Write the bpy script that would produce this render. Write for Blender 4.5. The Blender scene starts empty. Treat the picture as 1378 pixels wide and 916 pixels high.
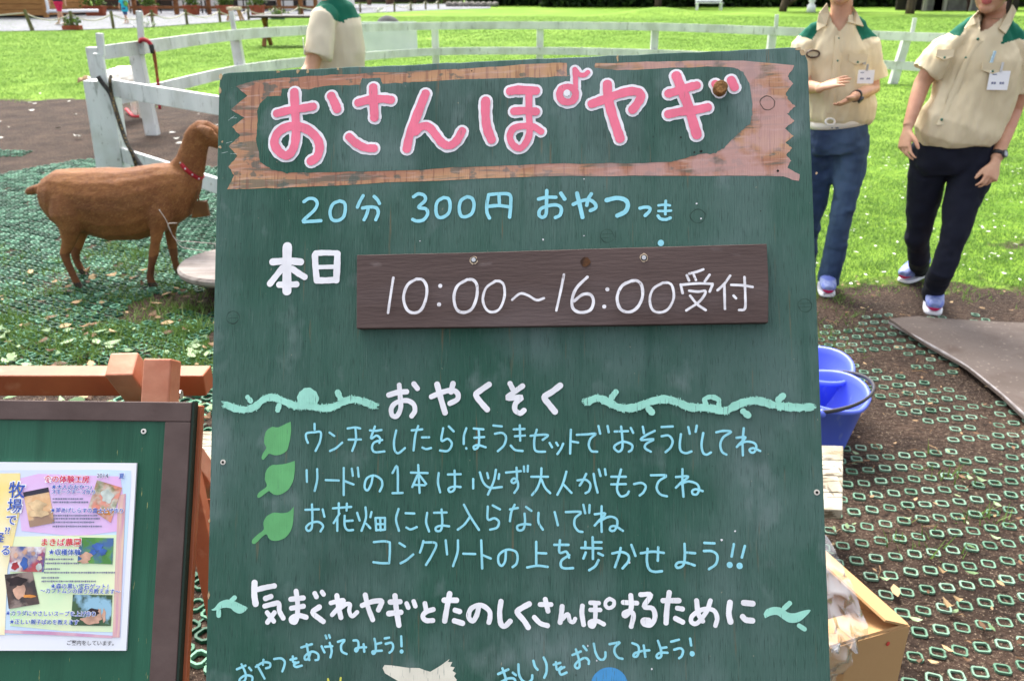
import bpy, bmesh, math, random
import numpy as np
from mathutils import Vector, Matrix
random.seed(7); RNG = np.random.default_rng(7)
SC = bpy.context.scene
COL = SC.collection
R_ = math.radians

# ------------------------------------------------------------------ camera, sky, sun, exposure
CAM_H = 1.5; PITCH = R_(22.6); F = 1150.0; CX, CY = 689.0, 458.0
cd = bpy.data.cameras.new('camera'); cam = bpy.data.objects.new('camera', cd); COL.objects.link(cam)
cam.location = (0, 0, CAM_H); cam.rotation_euler = (R_(90) - PITCH, 0, 0)
cd.sensor_width = 23.5; cd.lens = F / 1378 * 23.5
cd.clip_start = 0.05; cd.clip_end = 2000
cd.dof.use_dof = True; cd.dof.focus_distance = 1.32; cd.dof.aperture_fstop = 6.3
SC.camera = cam
W = bpy.data.worlds.new("World"); SC.world = W; W.use_nodes = True
SUN_EL, SUN_AZ = R_(58), R_(-22)           # behind the sign and a little to the left: the sign faces away from it
sky = W.node_tree.nodes.new('ShaderNodeTexSky'); sky.sky_type = 'NISHITA'; sky.sun_disc = False
sky.sun_elevation = SUN_EL; sky.sun_rotation = SUN_AZ; sky.dust_density = 6.0; sky.ozone_density = 0.2; sky.air_density = 0.8
bg = W.node_tree.nodes['Background']; hs_ = W.node_tree.nodes.new('ShaderNodeHueSaturation'); hs_.inputs['Saturation'].default_value = .38; W.node_tree.links.new(sky.outputs[0], hs_.inputs['Color']); W.node_tree.links.new(hs_.outputs[0], bg.inputs[0]); bg.inputs[1].default_value = 0.15
sd = bpy.data.lights.new('sun', 'SUN'); sd.energy = 1.0; sd.angle = R_(22); sd.color = (1, .96, .9)
sun = bpy.data.objects.new('sun', sd); COL.objects.link(sun)
sv = Vector((math.sin(SUN_AZ) * math.cos(SUN_EL), math.cos(SUN_AZ) * math.cos(SUN_EL), math.sin(SUN_EL)))
sun.rotation_euler = (-sv).to_track_quat('-Z', 'Y').to_euler(); sun.location = (0, 0, 20)
SC.view_settings.view_transform = 'Standard'; SC.view_settings.look = 'None'; SC.view_settings.gamma = 1
SC.view_settings.use_curve_mapping = False; SC.view_settings.exposure = 1.76
SC.cycles.use_denoising = True; SC.cycles.max_bounces = 8; SC.cycles.transparent_max_bounces = 12

# ------------------------------------------------------------------ survey helpers (photo measurements to metres)
sp, cp = math.sin(PITCH), math.cos(PITCH)
CO = np.array([0, 0, CAM_H])
def ray(px, py):
    a = (px - CX) / F; b = (py - CY) / F
    return np.array([a, cp - b * sp, -sp - b * cp])
def G(px, py, z=0.0):
    d = ray(px, py); t = (z - CAM_H) / d[2]; return CO + d * t
def P(px, py, Y):
    d = ray(px, py); return CO + d * (Y / d[1])

# ------------------------------------------------------------------ object helpers
ORG = {}
def tag(o, label, cat, group=None, kind=None):
    o['label'] = label; o['category'] = cat
    if group: o['group'] = group
    if kind: o['kind'] = kind
    return o
def thing(name, loc, label, cat, group=None):
    o = bpy.data.objects.new(name, None); COL.objects.link(o); o.location = Vector(loc); o.empty_display_size = .1
    ORG[o] = np.array(loc, float); tag(o, label, cat, group); return o
def link(name, me, mats, parent=None, local=False):
    o = bpy.data.objects.new(name, me); COL.objects.link(o)
    for m in (mats if isinstance(mats, (list, tuple)) else [mats]):
        me.materials.append(m)
    if parent is not None:
        o.parent = parent; org = ORG[parent]; ORG[o] = org
        if not local:
            me.transform(Matrix.Translation(Vector(-org)))
    else: ORG[o] = np.zeros(3)
    return o
def np_mesh(name, V, faces_n, loops, smooth=False, mi=None):
    me = bpy.data.meshes.new(name)
    V = np.asarray(V, np.float32); loops = np.asarray(loops, np.int32); faces_n = np.asarray(faces_n, np.int32)
    me.vertices.add(len(V)); me.vertices.foreach_set('co', V.ravel())
    me.loops.add(len(loops)); me.loops.foreach_set('vertex_index', loops)
    st = np.concatenate([[0], np.cumsum(faces_n)[:-1]]).astype(np.int32)
    me.polygons.add(len(faces_n)); me.polygons.foreach_set('loop_start', st)
    me.polygons.foreach_set('use_smooth', np.full(len(faces_n), smooth))
    if mi is not None: me.polygons.foreach_set('material_index', np.asarray(mi, np.int32))
    me.update(calc_edges=True); me.validate(); return me
class MB:
    def __init__(s): s.v = []; s.f = []; s.mi = []
    def add(s, vs, fs, mi=0):
        n = len(s.v); s.v += [tuple(map(float, q)) for q in vs]
        s.f += [tuple(i + n for i in f) for f in fs]; s.mi += [mi] * len(fs); return s
    def beam(s, p0, p1, w, h, up=(0, 0, 1), mi=0, taper=1.0):
        p0 = np.array(p0, float); p1 = np.array(p1, float); t = p1 - p0; t /= np.linalg.norm(t)
        u = np.array(up, float); sd_ = np.cross(t, u); sd_ /= np.linalg.norm(sd_); u = np.cross(sd_, t)
        vs = []
        for p, k in ((p0, 1), (p1, taper)):
            for a, b in ((-1, -1), (1, -1), (1, 1), (-1, 1)): vs.append(p + sd_ * a * w / 2 * k + u * b * h / 2 * k)
        return s.add(vs, [(0, 3, 2, 1), (4, 5, 6, 7), (0, 1, 5, 4), (1, 2, 6, 5), (2, 3, 7, 6), (3, 0, 4, 7)], mi)
    def box(s, lo, hi, mi=0):
        x0, y0, z0 = lo; x1, y1, z1 = hi
        return s.add([(x0, y0, z0), (x1, y0, z0), (x1, y1, z0), (x0, y1, z0), (x0, y0, z1), (x1, y0, z1), (x1, y1, z1), (x0, y1, z1)],
                     [(0, 3, 2, 1), (4, 5, 6, 7), (0, 1, 5, 4), (1, 2, 6, 5), (2, 3, 7, 6), (3, 0, 4, 7)], mi)
    def prism(s, pts, z0, z1, mi=0):
        n = len(pts); vs = [(p[0], p[1], z0) for p in pts] + [(p[0], p[1], z1) for p in pts]
        fs = [tuple(range(n - 1, -1, -1)), tuple(range(n, 2 * n))] + [(i, (i + 1) % n, n + (i + 1) % n, n + i) for i in range(n)]
        return s.add(vs, fs, mi)
    def loft(s, pts, rad, side=None, n=14, mi=0, cap=True):
        pts = [np.array(p, float) for p in pts]; rings = []
        m = len(pts); prev = None
        for i, p in enumerate(pts):
            t = pts[min(i + 1, m - 1)] - pts[max(i - 1, 0)]; t = t / (np.linalg.norm(t) + 1e-9)
            if side is not None: sd_ = np.array(side, float)
            else: sd_ = prev if prev is not None else (np.array([1, 0, 0.]) if abs(t[0]) < .8 else np.array([0, 1., 0]))
            sd_ = sd_ - t * sd_.dot(t); sd_ /= np.linalg.norm(sd_) + 1e-9; prev = sd_
            u = np.cross(t, sd_); r = rad[i]; a, b = (r if isinstance(r, (tuple, list)) else (r, r))
            rings.append([p + sd_ * a * math.cos(k * 2 * math.pi / n) + u * b * math.sin(k * 2 * math.pi / n) for k in range(n)])
        vs = [q for r in rings for q in r]; fs = []
        for i in range(m - 1):
            for k in range(n):
                fs.append((i * n + k, i * n + (k + 1) % n, (i + 1) * n + (k + 1) % n, (i + 1) * n + k))
        if cap:
            fs.append(tuple(range(n - 1, -1, -1))); fs.append(tuple(range((m - 1) * n, m * n)))
        return s.add(vs, fs, mi)
    def ellip(s, c, ax, r, n=16, m=10, mi=0):
        c = np.array(c, float); vs = []; fs = []
        A = [np.array(a, float) for a in ax]
        for i in range(m + 1):
            th = math.pi * i / m
            for k in range(n):
                ph = 2 * math.pi * k / n
                vs.append(c + A[0] * r[0] * math.sin(th) * math.cos(ph) + A[1] * r[1] * math.sin(th) * math.sin(ph) + A[2] * r[2] * math.cos(th))
        for i in range(m):
            for k in range(n): fs.append((i * n + k, (i + 1) * n + k, (i + 1) * n + (k + 1) % n, i * n + (k + 1) % n))
        return s.add(vs, fs, mi)
    def lathe(s, c, prof, n=32, mi=0, axis=None):
        c = np.array(c, float); vs = []; fs = []
        for r, z in prof:
            for k in range(n): vs.append(c + np.array([r * math.cos(2 * math.pi * k / n), r * math.sin(2 * math.pi * k / n), z]))
        for i in range(len(prof) - 1):
            for k in range(n): fs.append((i * n + k, i * n + (k + 1) % n, (i + 1) * n + (k + 1) % n, (i + 1) * n + k))
        return s.add(vs, fs, mi)
    def mesh(s, name='m', smooth=False):
        me = bpy.data.meshes.new(name); me.from_pydata(s.v, [], s.f)
        me.polygons.foreach_set('material_index', s.mi); me.polygons.foreach_set('use_smooth', [smooth] * len(s.f)); me.update(); return me
    def build(s, name, mats, parent=None, smooth=False, local=False, bevel=0, seg=2):
        o = link(name, s.mesh(name, smooth), mats, parent, local)
        if bevel:
            b = o.modifiers.new('bevel', 'BEVEL'); b.width = bevel; b.segments = seg; b.limit_method = 'ANGLE'
        return o
def fuse(mb, voxel, smooth_it=3, fac=.5):
    """one continuous skin out of overlapping lofts"""
    me = mb.mesh('raw'); bm = bmesh.new(); bm.from_mesh(me)
    bmesh.ops.remove_doubles(bm, verts=bm.verts, dist=1e-6); bmesh.ops.recalc_face_normals(bm, faces=bm.faces); bm.to_mesh(me); bm.free()
    o = bpy.data.objects.new('raw', me); COL.objects.link(o)
    r = o.modifiers.new('r', 'REMESH'); r.mode = 'VOXEL'; r.voxel_size = voxel
    if smooth_it:
        q = o.modifiers.new('s', 'SMOOTH'); q.iterations = smooth_it; q.factor = fac
    dg = bpy.context.evaluated_depsgraph_get(); dg.update()
    out = bpy.data.meshes.new_from_object(o.evaluated_get(dg))
    bpy.data.objects.remove(o); bpy.data.meshes.remove(me)
    out.polygons.foreach_set('use_smooth', [True] * len(out.polygons)); return out
def mcoords(me):
    a = np.empty(len(me.vertices) * 3, np.float32); me.vertices.foreach_get('co', a); return a.reshape(-1, 3)
def fcent(me):
    a = np.empty(len(me.polygons) * 3, np.float32); me.polygons.foreach_get('center', a); return a.reshape(-1, 3)
def vnorm(me):
    a = np.empty(len(me.vertices) * 3, np.float32); me.vertices.foreach_get('normal', a); return a.reshape(-1, 3)
def displace(me, fn):
    c = mcoords(me); n = vnorm(me); c = c + n * fn(c)[:, None]; me.vertices.foreach_set('co', c.astype(np.float32).ravel()); me.update()
def hash3(i, j, k, seed=0):
    h = (i * 374761393 + j * 668265263 + k * 2147483647 + seed * 974711) & 0xffffffff
    h = ((h ^ (h >> 13)) * 1274126177) & 0xffffffff
    return ((h ^ (h >> 16)) & 0xffff) / 65535.0
def vnoise(p, seed=0):
    p = np.asarray(p, np.float64); i = np.floor(p).astype(np.int64); f = p - i; f = f * f * (3 - 2 * f); out = 0
    for dx in (0, 1):
        for dy in (0, 1):
            for dz in (0, 1):
                w = (f[:, 0] if dx else 1 - f[:, 0]) * (f[:, 1] if dy else 1 - f[:, 1]) * (f[:, 2] if dz else 1 - f[:, 2])
                out = out + w * hash3(i[:, 0] + dx, i[:, 1] + dy, i[:, 2] + dz, seed)
    return out
def n2(x, y, s=1.0, seed=0):
    p = np.stack([np.asarray(x) * s + 31.7, np.asarray(y) * s + 17.3, np.full(np.shape(x), .5)], 1)
    return .6 * vnoise(p, seed) + .4 * vnoise(p * 2.3, seed + 5)
def catmull(pts, k=8, closed=False):
    pts = [np.array(p, float) for p in pts]
    if len(pts) < 3: return [pts[0] + (pts[-1] - pts[0]) * i / k for i in range(k + 1)] if len(pts) == 2 else pts
    out = []
    for i in range(len(pts) - 1):
        p0 = pts[i - 1] if i > 0 else 2 * pts[0] - pts[1]; p1, p2 = pts[i], pts[i + 1]
        p3 = pts[i + 2] if i + 2 < len(pts) else 2 * pts[-1] - pts[-2]
        for j in range(k):
            t = j / k
            out.append(.5 * ((2 * p1) + (-p0 + p2) * t + (2 * p0 - 5 * p1 + 4 * p2 - p3) * t * t + (-p0 + 3 * p1 - 3 * p2 + p3) * t ** 3))
    out.append(pts[-1]); return out

# ------------------------------------------------------------------ materials
def lin(r, g, b):
    f = lambda c: (c / 255 / 12.92) if c / 255 < .04045 else ((c / 255 + .055) / 1.055) ** 2.4
    return (f(r), f(g), f(b), 1)
def mat(name, c1, c2=None, rough=.7, scale=6.0, stretch=(1, 1, 1), detail=4, lo=.35, hi=.65, bump=0, bscale=None, spec=.3, coords='Object', extra=None, bstretch=None, alpha=None):
    m = bpy.data.materials.new(name); m.use_nodes = True; nt = m.node_tree; nd = nt.nodes; L = nt.links
    b = nd['Principled BSDF']; b.inputs['Roughness'].default_value = rough; b.inputs['Specular IOR Level'].default_value = spec
    tc = nd.new('ShaderNodeTexCoord'); mp = nd.new('ShaderNodeMapping'); mp.inputs['Scale'].default_value = stretch
    L.new(tc.outputs[coords], mp.inputs[0])
    c1 = tuple(c1) if len(c1) == 4 else tuple(c1) + (1,)
    col = None
    if c2 is None: b.inputs['Base Color'].default_value = c1
    else:
        c2 = tuple(c2) if len(c2) == 4 else tuple(c2) + (1,)
        n = nd.new('ShaderNodeTexNoise'); n.inputs['Scale'].default_value = scale; n.inputs['Detail'].default_value = detail
        L.new(mp.outputs[0], n.inputs['Vector'])
        r = nd.new('ShaderNodeMapRange'); r.inputs[1].default_value = lo; r.inputs[2].default_value = hi; L.new(n.outputs[0], r.inputs[0])
        x = nd.new('ShaderNodeMix'); x.data_type = 'RGBA'; x.inputs[6].default_value = c1; x.inputs[7].default_value = c2
        L.new(r.outputs[0], x.inputs[0]); col = x.outputs[2]
    if extra:      # list of (colour, noise scale, stretch, lo, hi, amount)
        if col is None:
            rgb = nd.new('ShaderNodeRGB'); rgb.outputs[0].default_value = c1; col = rgb.outputs[0]
        for (ec, es, est, elo, ehi, amt) in extra:
            mp2 = nd.new('ShaderNodeMapping'); mp2.inputs['Scale'].default_value = est; mp2.inputs['Location'].default_value = (es * .37, es * .11, 1.3)
            L.new(tc.outputs[coords], mp2.inputs[0])
            n = nd.new('ShaderNodeTexNoise'); n.inputs['Scale'].default_value = es; n.inputs['Detail'].default_value = 5; L.new(mp2.outputs[0], n.inputs['Vector'])
            r = nd.new('ShaderNodeMapRange'); r.inputs[1].default_value = elo; r.inputs[2].default_value = ehi; r.inputs[4].default_value = amt
            L.new(n.outputs[0], r.inputs[0])
            x = nd.new('ShaderNodeMix'); x.data_type = 'RGBA'; x.inputs[7].default_value = tuple(ec)[:3] + (1,)
            L.new(r.outputs[0], x.inputs[0]); L.new(col, x.inputs[6]); col = x.outputs[2]
    if col is not None: L.new(col, b.inputs['Base Color'])
    if bump:
        mp3 = nd.new('ShaderNodeMapping'); mp3.inputs['Scale'].default_value = bstretch or stretch; L.new(tc.outputs[coords], mp3.inputs[0])
        n = nd.new('ShaderNodeTexNoise'); n.inputs['Scale'].default_value = bscale or scale * 3; n.inputs['Detail'].default_value = 5
        L.new(mp3.outputs[0], n.inputs['Vector']); bp = nd.new('ShaderNodeBump'); bp.inputs['Strength'].default_value = bump; bp.inputs['Distance'].default_value = .01
        L.new(n.outputs[0], bp.inputs['Height']); L.new(bp.outputs[0], b.inputs['Normal'])
    return m
def attr_mix(name, ca, cb, rough=.6, attr='rnd', trans=0.0, cc=None):
    m = bpy.data.materials.new(name); m.use_nodes = True; nd = m.node_tree.nodes; L = m.node_tree.links; b = nd['Principled BSDF']
    a = nd.new('ShaderNodeAttribute'); a.attribute_name = attr
    r = nd.new('ShaderNodeValToRGB'); r.color_ramp.elements[0].color = tuple(ca) + (1,); r.color_ramp.elements[1].color = tuple(cb) + (1,)
    if cc: e = r.color_ramp.elements.new(.5); e.color = tuple(cc) + (1,)
    L.new(a.outputs['Fac'], r.inputs[0]); L.new(r.outputs[0], b.inputs['Base Color']); b.inputs['Roughness'].default_value = rough
    b.inputs['Specular IOR Level'].default_value = .25
    if trans:
        t = nd.new('ShaderNodeBsdfTranslucent'); L.new(r.outputs[0], t.inputs[0]); x = nd.new('ShaderNodeMixShader'); x.inputs[0].default_value = trans
        L.new(b.outputs[0], x.inputs[1]); L.new(t.outputs[0], x.inputs[2]); L.new(x.outputs[0], nd['Material Output'].inputs[0])
    return m
def set_attr(me, vals, name='rnd'):
    a = me.attributes.new(name, 'FLOAT', 'POINT'); a.data.foreach_set('value', np.asarray(vals, np.float32))

M = {}
WHITE_OLD = lin(226, 228, 226)
M['fence'] = mat('white_painted_wood', lin(222, 224, 222), lin(196, 199, 198), .6, 5, (1, 1, .3), extra=[(lin(120, 122, 115), 22, (1, 1, .25), .6, .68, .6), (lin(176, 178, 166), 3, (1, 1, 1), .5, .7, .6), (lin(96, 88, 72), 60, (1, 1, .4), .66, .72, .6)], bump=.3)
M['soil'] = None
M['orange'] = mat('orange_stained_wood', lin(172, 92, 52), lin(146, 72, 40), .5, 8, (1, 1, 1), extra=[(lin(190, 130, 95), 30, (1, 1, 1), .6, .75, .5)], bump=.1, spec=.5)
M['orange_lit'] = mat('lit_orange_wood', lin(205, 140, 110), lin(180, 108, 78), .5, 14, (1, 1, 1), bump=.1, spec=.5)  # paler copy of the orange stain: light on the legs put into colour
M['frame2'] = mat('dark_brown_painted_wood', lin(92, 76, 72), lin(78, 62, 58), .55, 12, (1, 1, 1), bump=.1)
M['screw'] = mat('screw_metal', (.55, .55, .55), rough=.35, spec=.6); M['screw'].node_tree.nodes['Principled BSDF'].inputs['Metallic'].default_value = .9
M['white_plain'] = mat('white_paper', lin(238, 238, 240), rough=.35, spec=.4)
M['black'] = mat('black_plastic', (.02, .02, .022), rough=.45)
M['dark'] = mat('dark_void', (.015, .014, .012), rough=.9)

# ------------------------------------------------------------------ the ground: one sheet to the horizon
def zg(x, y):
    x = np.asarray(x, float); y = np.asarray(y, float)
    return .42 * np.exp(-((x - 7.6) / 2.2) ** 2 - ((y - 47) / 2.2) ** 2)
def lawn_mask(x, y):
    x = np.asarray(x, float); y = np.asarray(y, float)
    k = np.clip((x + 3.4) / 4.0, 0, 1); k = k * k * (3 - 2 * k)
    yb = 11.9 + (4.42 - 11.9) * k + .25 * np.clip(-x - 4, 0, 3)
    nz = (n2(x, y, 1.1, 3) - .5) * 1.5 * np.where(x > 0, .55, 1.2) + (n2(x, y, 5, 8) - .5) * .5
    m = (y - yb + nz) / .6 + .5
    bare = 1 - ((x - 3.1) / .5) ** 2 - ((y - 5.2) / .3) ** 2
    m = m - 1.3 * np.clip(bare, 0, 1) * (n2(x, y, 4, 31) > .42)
    return np.clip(m, 0, 1)
ys = np.concatenate([np.linspace(-40, -2, 10), np.arange(-1.6, 13, .09), np.arange(13, 60, .6), np.geomspace(60, 900, 14)])
xs_ = np.concatenate([np.arange(0, 8, .09), np.arange(8, 40, .8), np.geomspace(40, 900, 14)]); xs = np.concatenate([-xs_[:0:-1], xs_])
XX, YY = np.meshgrid(xs, ys); nx, ny = len(xs), len(ys)
zz = zg(XX.ravel(), YY.ravel()) + np.where(np.abs(XX.ravel()) < 8, (n2(XX.ravel(), YY.ravel(), 2.2, 2) - .5) * .02, 0)
V = np.stack([XX.ravel(), YY.ravel(), zz], 1)
ii = np.arange(nx * (ny - 1)).reshape(ny - 1, nx)[:, :-1].ravel()
Lp = np.stack([ii, ii + 1, ii + 1 + nx, ii + nx], 1).ravel()
gme = np_mesh('ground', V, np.full(len(ii), 4), Lp, True); set_attr(gme, lawn_mask(V[:, 0], V[:, 1]), 'lawn')
def ground_mat():
    m = bpy.data.materials.new('soil_and_lawn'); m.use_nodes = True; nd = m.node_tree.nodes; L = m.node_tree.links; b = nd['Principled BSDF']
    tc = nd.new('ShaderNodeTexCoord')
    def noise(s, d=5):
        n = nd.new('ShaderNodeTexNoise'); n.inputs['Scale'].default_value = s; n.inputs['Detail'].default_value = d; L.new(tc.outputs['Object'], n.inputs['Vector']); return n.outputs[0]
    def rng(i, a, c):
        r = nd.new('ShaderNodeMapRange'); r.inputs[1].default_value = a; r.inputs[2].default_value = c; L.new(i, r.inputs[0]); return r.outputs[0]
    def mix(f, a, c):
        x = nd.new('ShaderNodeMix'); x.data_type = 'RGBA'
        for k, q in ((6, a), (7, c)):
            if isinstance(q, tuple): x.inputs[k].default_value = q
            else: L.new(q, x.inputs[k])
        L.new(f, x.inputs[0]); return x.outputs[2]
    soil = mix(rng(noise(3.5), .38, .66), lin(42, 32, 26), lin(66, 52, 43))
    soil = mix(rng(noise(90, 3), .6, .72), soil, lin(112, 98, 82))
    soil = mix(rng(noise(220, 2), .64, .7), soil, lin(140, 124, 106)); soil = mix(rng(noise(38, 3), .56, .66), soil, lin(36, 27, 22))
    g = mix(rng(noise(.9), .35, .65), lin(98, 132, 34), lin(116, 146, 46))
    g = mix(rng(noise(14, 6), .4, .62), g, lin(82, 118, 30))
    g = mix(rng(noise(.25), .5, .7), g, lin(124, 154, 58)); g = mix(rng(noise(.6), .55, .7), g, lin(92, 124, 34))
    a = nd.new('ShaderNodeAttribute'); a.attribute_name = 'lawn'
    ad = nd.new('ShaderNodeMath'); ad.operation = 'ADD'; L.new(a.outputs['Fac'], ad.inputs[0])
    sc_ = nd.new('ShaderNodeMath'); sc_.operation = 'MULTIPLY_ADD'; L.new(noise(9, 6), sc_.inputs[0]); sc_.inputs[1].default_value = 1.2; sc_.inputs[2].default_value = -.6
    L.new(sc_.outputs[0], ad.inputs[1])
    c = mix(rng(ad.outputs[0], .35, .65), soil, g); L.new(c, b.inputs['Base Color']); b.inputs['Roughness'].default_value = .9; b.inputs['Specular IOR Level'].default_value = .15
    bp = nd.new('ShaderNodeBump'); bp.inputs['Strength'].default_value = .8; bp.inputs['Distance'].default_value = .03; L.new(noise(45, 6), bp.inputs['Height']); L.new(bp.outputs[0], b.inputs['Normal'])
    return m
gr = link('ground', gme, ground_mat()); gr['kind'] = 'structure'

# paved road at the back left
near = [G(*q) for q in ((-260, 47), (-100, 45), (0, 43), (100, 41.5), (200, 37.5), (300, 30.5), (400, 24), (500, 18), (600, 13.5), (660, 12))]
far = [G(*q) for q in ((660, 7), (600, 6), (500, 6), (400, 6), (300, 6), (200, 7), (100, 8), (0, 8), (-100, 8), (-260, 9))]
mb = MB(); pts = [p[:2] for p in near] + [p[:2] for p in far]
for i in range(len(near) - 1):
    a, b_, c, d = near[i], near[i + 1], far[-2 - i], far[-1 - i]
    mb.add([(*q[:2], .02) for q in (a, b_, c, d)], [(0, 1, 2, 3)])
o = mb.build('road', mat('pale_worn_asphalt', lin(104, 106, 112), lin(116, 118, 122), .85, 1.5)); o['kind'] = 'structure'

# ------------------------------------------------------------------ white ring fence and its straight front section
fposts = [(-5.05, 9.0, .93), (-4.12, 9.45, .95), (-3.72, 12.0, .95), (-2.75, 14.6, .9), (-1.43, 16.5, .86), (.53, 16.9, .86), (2.6, 16.3, .86), (4.42, 15.3, .86), (6.15, 14.2, .80), (7.7, 12.6, .82)]
p0b = G(149, 192); fposts[0] = (p0b[0], p0b[1], .93); p1 = G(203, 181); fposts[1] = (p1[0], p1[1], .95)
p2 = P(318, 43, 12.1); fposts[2] = (p2[0], 12.1, .94)
q8 = G(1206, 113); fposts[8] = (q8[0], q8[1], .79)
q7 = P(1040, 40, 15.2); fposts[7] = (q7[0], q7[1], .84)
q6 = P(882, 33, 16.2); fposts[6] = (q6[0], q6[1], .86)
q5 = P(727, 31, 16.8); fposts[5] = (q5[0], q5[1], .86)
q4 = P(585, 31, 16.6); fposts[4] = (q4[0], q4[1], .86)
ring = thing('paddock_fence', (fposts[4][0], fposts[4][1], 0), 'long curved white two rail fence running round the paddock behind the signboard', 'fence')
for k, (x, y, h) in enumerate(fposts):
    tilt = .05 if k == 1 else (.06 if k == 2 else (-.12 if k == 8 else 0))
    mb = MB().beam((x + tilt * .5, y, -.02), (x - tilt * .5, y, h), .125, .11, up=(0, 1, 0)); mb.build('post', M['fence'], ring, bevel=.006)
    if k in (1, 2, 7, 8):
        hh = {1: .3, 2: .24, 7: .2, 8: .22}[k]
        so_ = .12 if k == 1 else 0; MB().beam((x + so_ * .6 + .03 - tilt * .45, y - .075, h - .12), (x + so_ + .02 - tilt * .6, y - .075, h + hh), .06, .03, up=(0, 1, 0)).build('stake', M['fence'], ring, bevel=.003)
c = np.mean([(x, y) for x, y, h in fposts], 0)
for hz, nm in ((-.055, 'rail'), (-.50, 'rail')):
    line = []
    for (x, y, h) in fposts:
        d = np.array([x, y]) - c; d /= np.linalg.norm(d); q = np.array([x, y]) - d * .085
        if (x, y) == fposts[0][:2]: q = np.array([x + .06, y - .02])
        line.append((q[0], q[1], h + hz))
    cur = catmull(line, 8); mb = MB(); vs = []; fs = []
    for i, p in enumerate(cur):
        t = np.array(cur[min(i + 1, len(cur) - 1)]) - np.array(cur[max(i - 1, 0)]); t[2] = 0; t /= np.linalg.norm(t); s = np.array([t[1], -t[0], 0])
        for a, b_ in ((-1, -1), (1, -1), (1, 1), (-1, 1)): vs.append(p + s * a * .016 + np.array([0, 0, b_ * .065]))
    for i in range(len(cur) - 1):
        for k in range(4): fs.append((i * 4 + k, i * 4 + (k + 1) % 4, i * 4 + 4 + (k + 1) % 4, i * 4 + 4 + k))
    fs += [(3, 2, 1, 0), tuple(range(len(vs) - 4, len(vs)))]
    mb.add(vs, fs).build(nm, M['fence'], ring)
# white sheet panel hung on the far rails
a, b_ = P(470, 50, 16.55), P(562, 50, 16.52)
MB().beam((a[0], 16.42, .62), (b_[0], 16.42, .62), .03, .52).build('infill_panel', mat('white_sheet', lin(214, 220, 220), lin(198, 206, 206), .5, 3), ring)
# front section: near post, long rails towards the sign
pn = G(158, 258); yn = pn[1]
sec = thing('rail_fence', (pn[0], yn, 0), 'short white fence section with a stout split post that the black leash is tied to', 'fence')
tp = P(136, 108, yn)
MB().beam((pn[0] + .0, yn, -.02), (tp[0] + .0, yn, tp[2]), .205, .15, up=(0, 1, 0), taper=1.0).build('post', M['fence'], sec, bevel=.006)
a = P(139, 112, yn - .09); b_ = P(132, 72, yn - .1)
MB().beam(a, b_, .072, .03, up=(0, 1, 0)).build('stake', M['fence'], sec, bevel=.003)
a = P(137, 75, yn - .1); b_ = P(134, 45, yn - .1)
MB().beam(a, b_, .05, .028, up=(0, 1, 0)).build('stake', M['fence'], sec, bevel=.003)
for (xa, ya, xb, yb, Ya, Yb, h) in ((150, 118, 300, 143, yn - .02, yn - .85, .125), (152, 204, 300, 252, yn + .05, yn - .85, .11)):
    a = P(xa, ya, Ya); b_ = P(xb, yb, Yb); d = (b_ - a)
    MB().beam(a, a + d * 2.0, .035, h).build('rail', M['fence'], sec, bevel=.004)
e = P(300, 143, yn - .85); a = P(150, 118, yn - .02); e2 = a + (e - a) * 1.95
MB().beam((e2[0], e2[1] + .09, -.02), (e2[0], e2[1] + .09, e2[2] + .1), .12, .12, up=(0, 1, 0)).build('post', M['fence'], sec, bevel=.006)

# ------------------------------------------------------------------ far background
leafm = attr_mix('dark_hedge_leaf', (.012, .026, .008), (.05, .10, .02), .6, trans=.25, cc=(.024, .052, .012))
leafl = attr_mix('tree_leaf', (.03, .06, .012), (.11, .19, .03), .6, trans=.3)
bark = mat('grey_brown_bark', lin(92, 78, 64), lin(62, 52, 44), .9, 6, (1, 1, .2), bump=.5)
def leaf_cloud(pos, size, name, seed=0):
    n = len(pos); rg = np.random.default_rng(seed)
    a = rg.normal(size=(n, 3)); a /= np.linalg.norm(a, axis=1)[:, None]; b = rg.normal(size=(n, 3)); b = np.cross(a, b); b /= np.linalg.norm(b, axis=1)[:, None]
    s = (size * rg.uniform(.6, 1.3, n))[:, None]
    Vv = np.stack([pos - a * s, pos + b * s * .55, pos + a * s, pos - b * s * .55], 1).reshape(-1, 3)
    me = np_mesh(name, Vv, np.full(n, 4), np.arange(4 * n)); set_attr(me, np.repeat(rg.uniform(0, 1, n), 4)); return me
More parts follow.
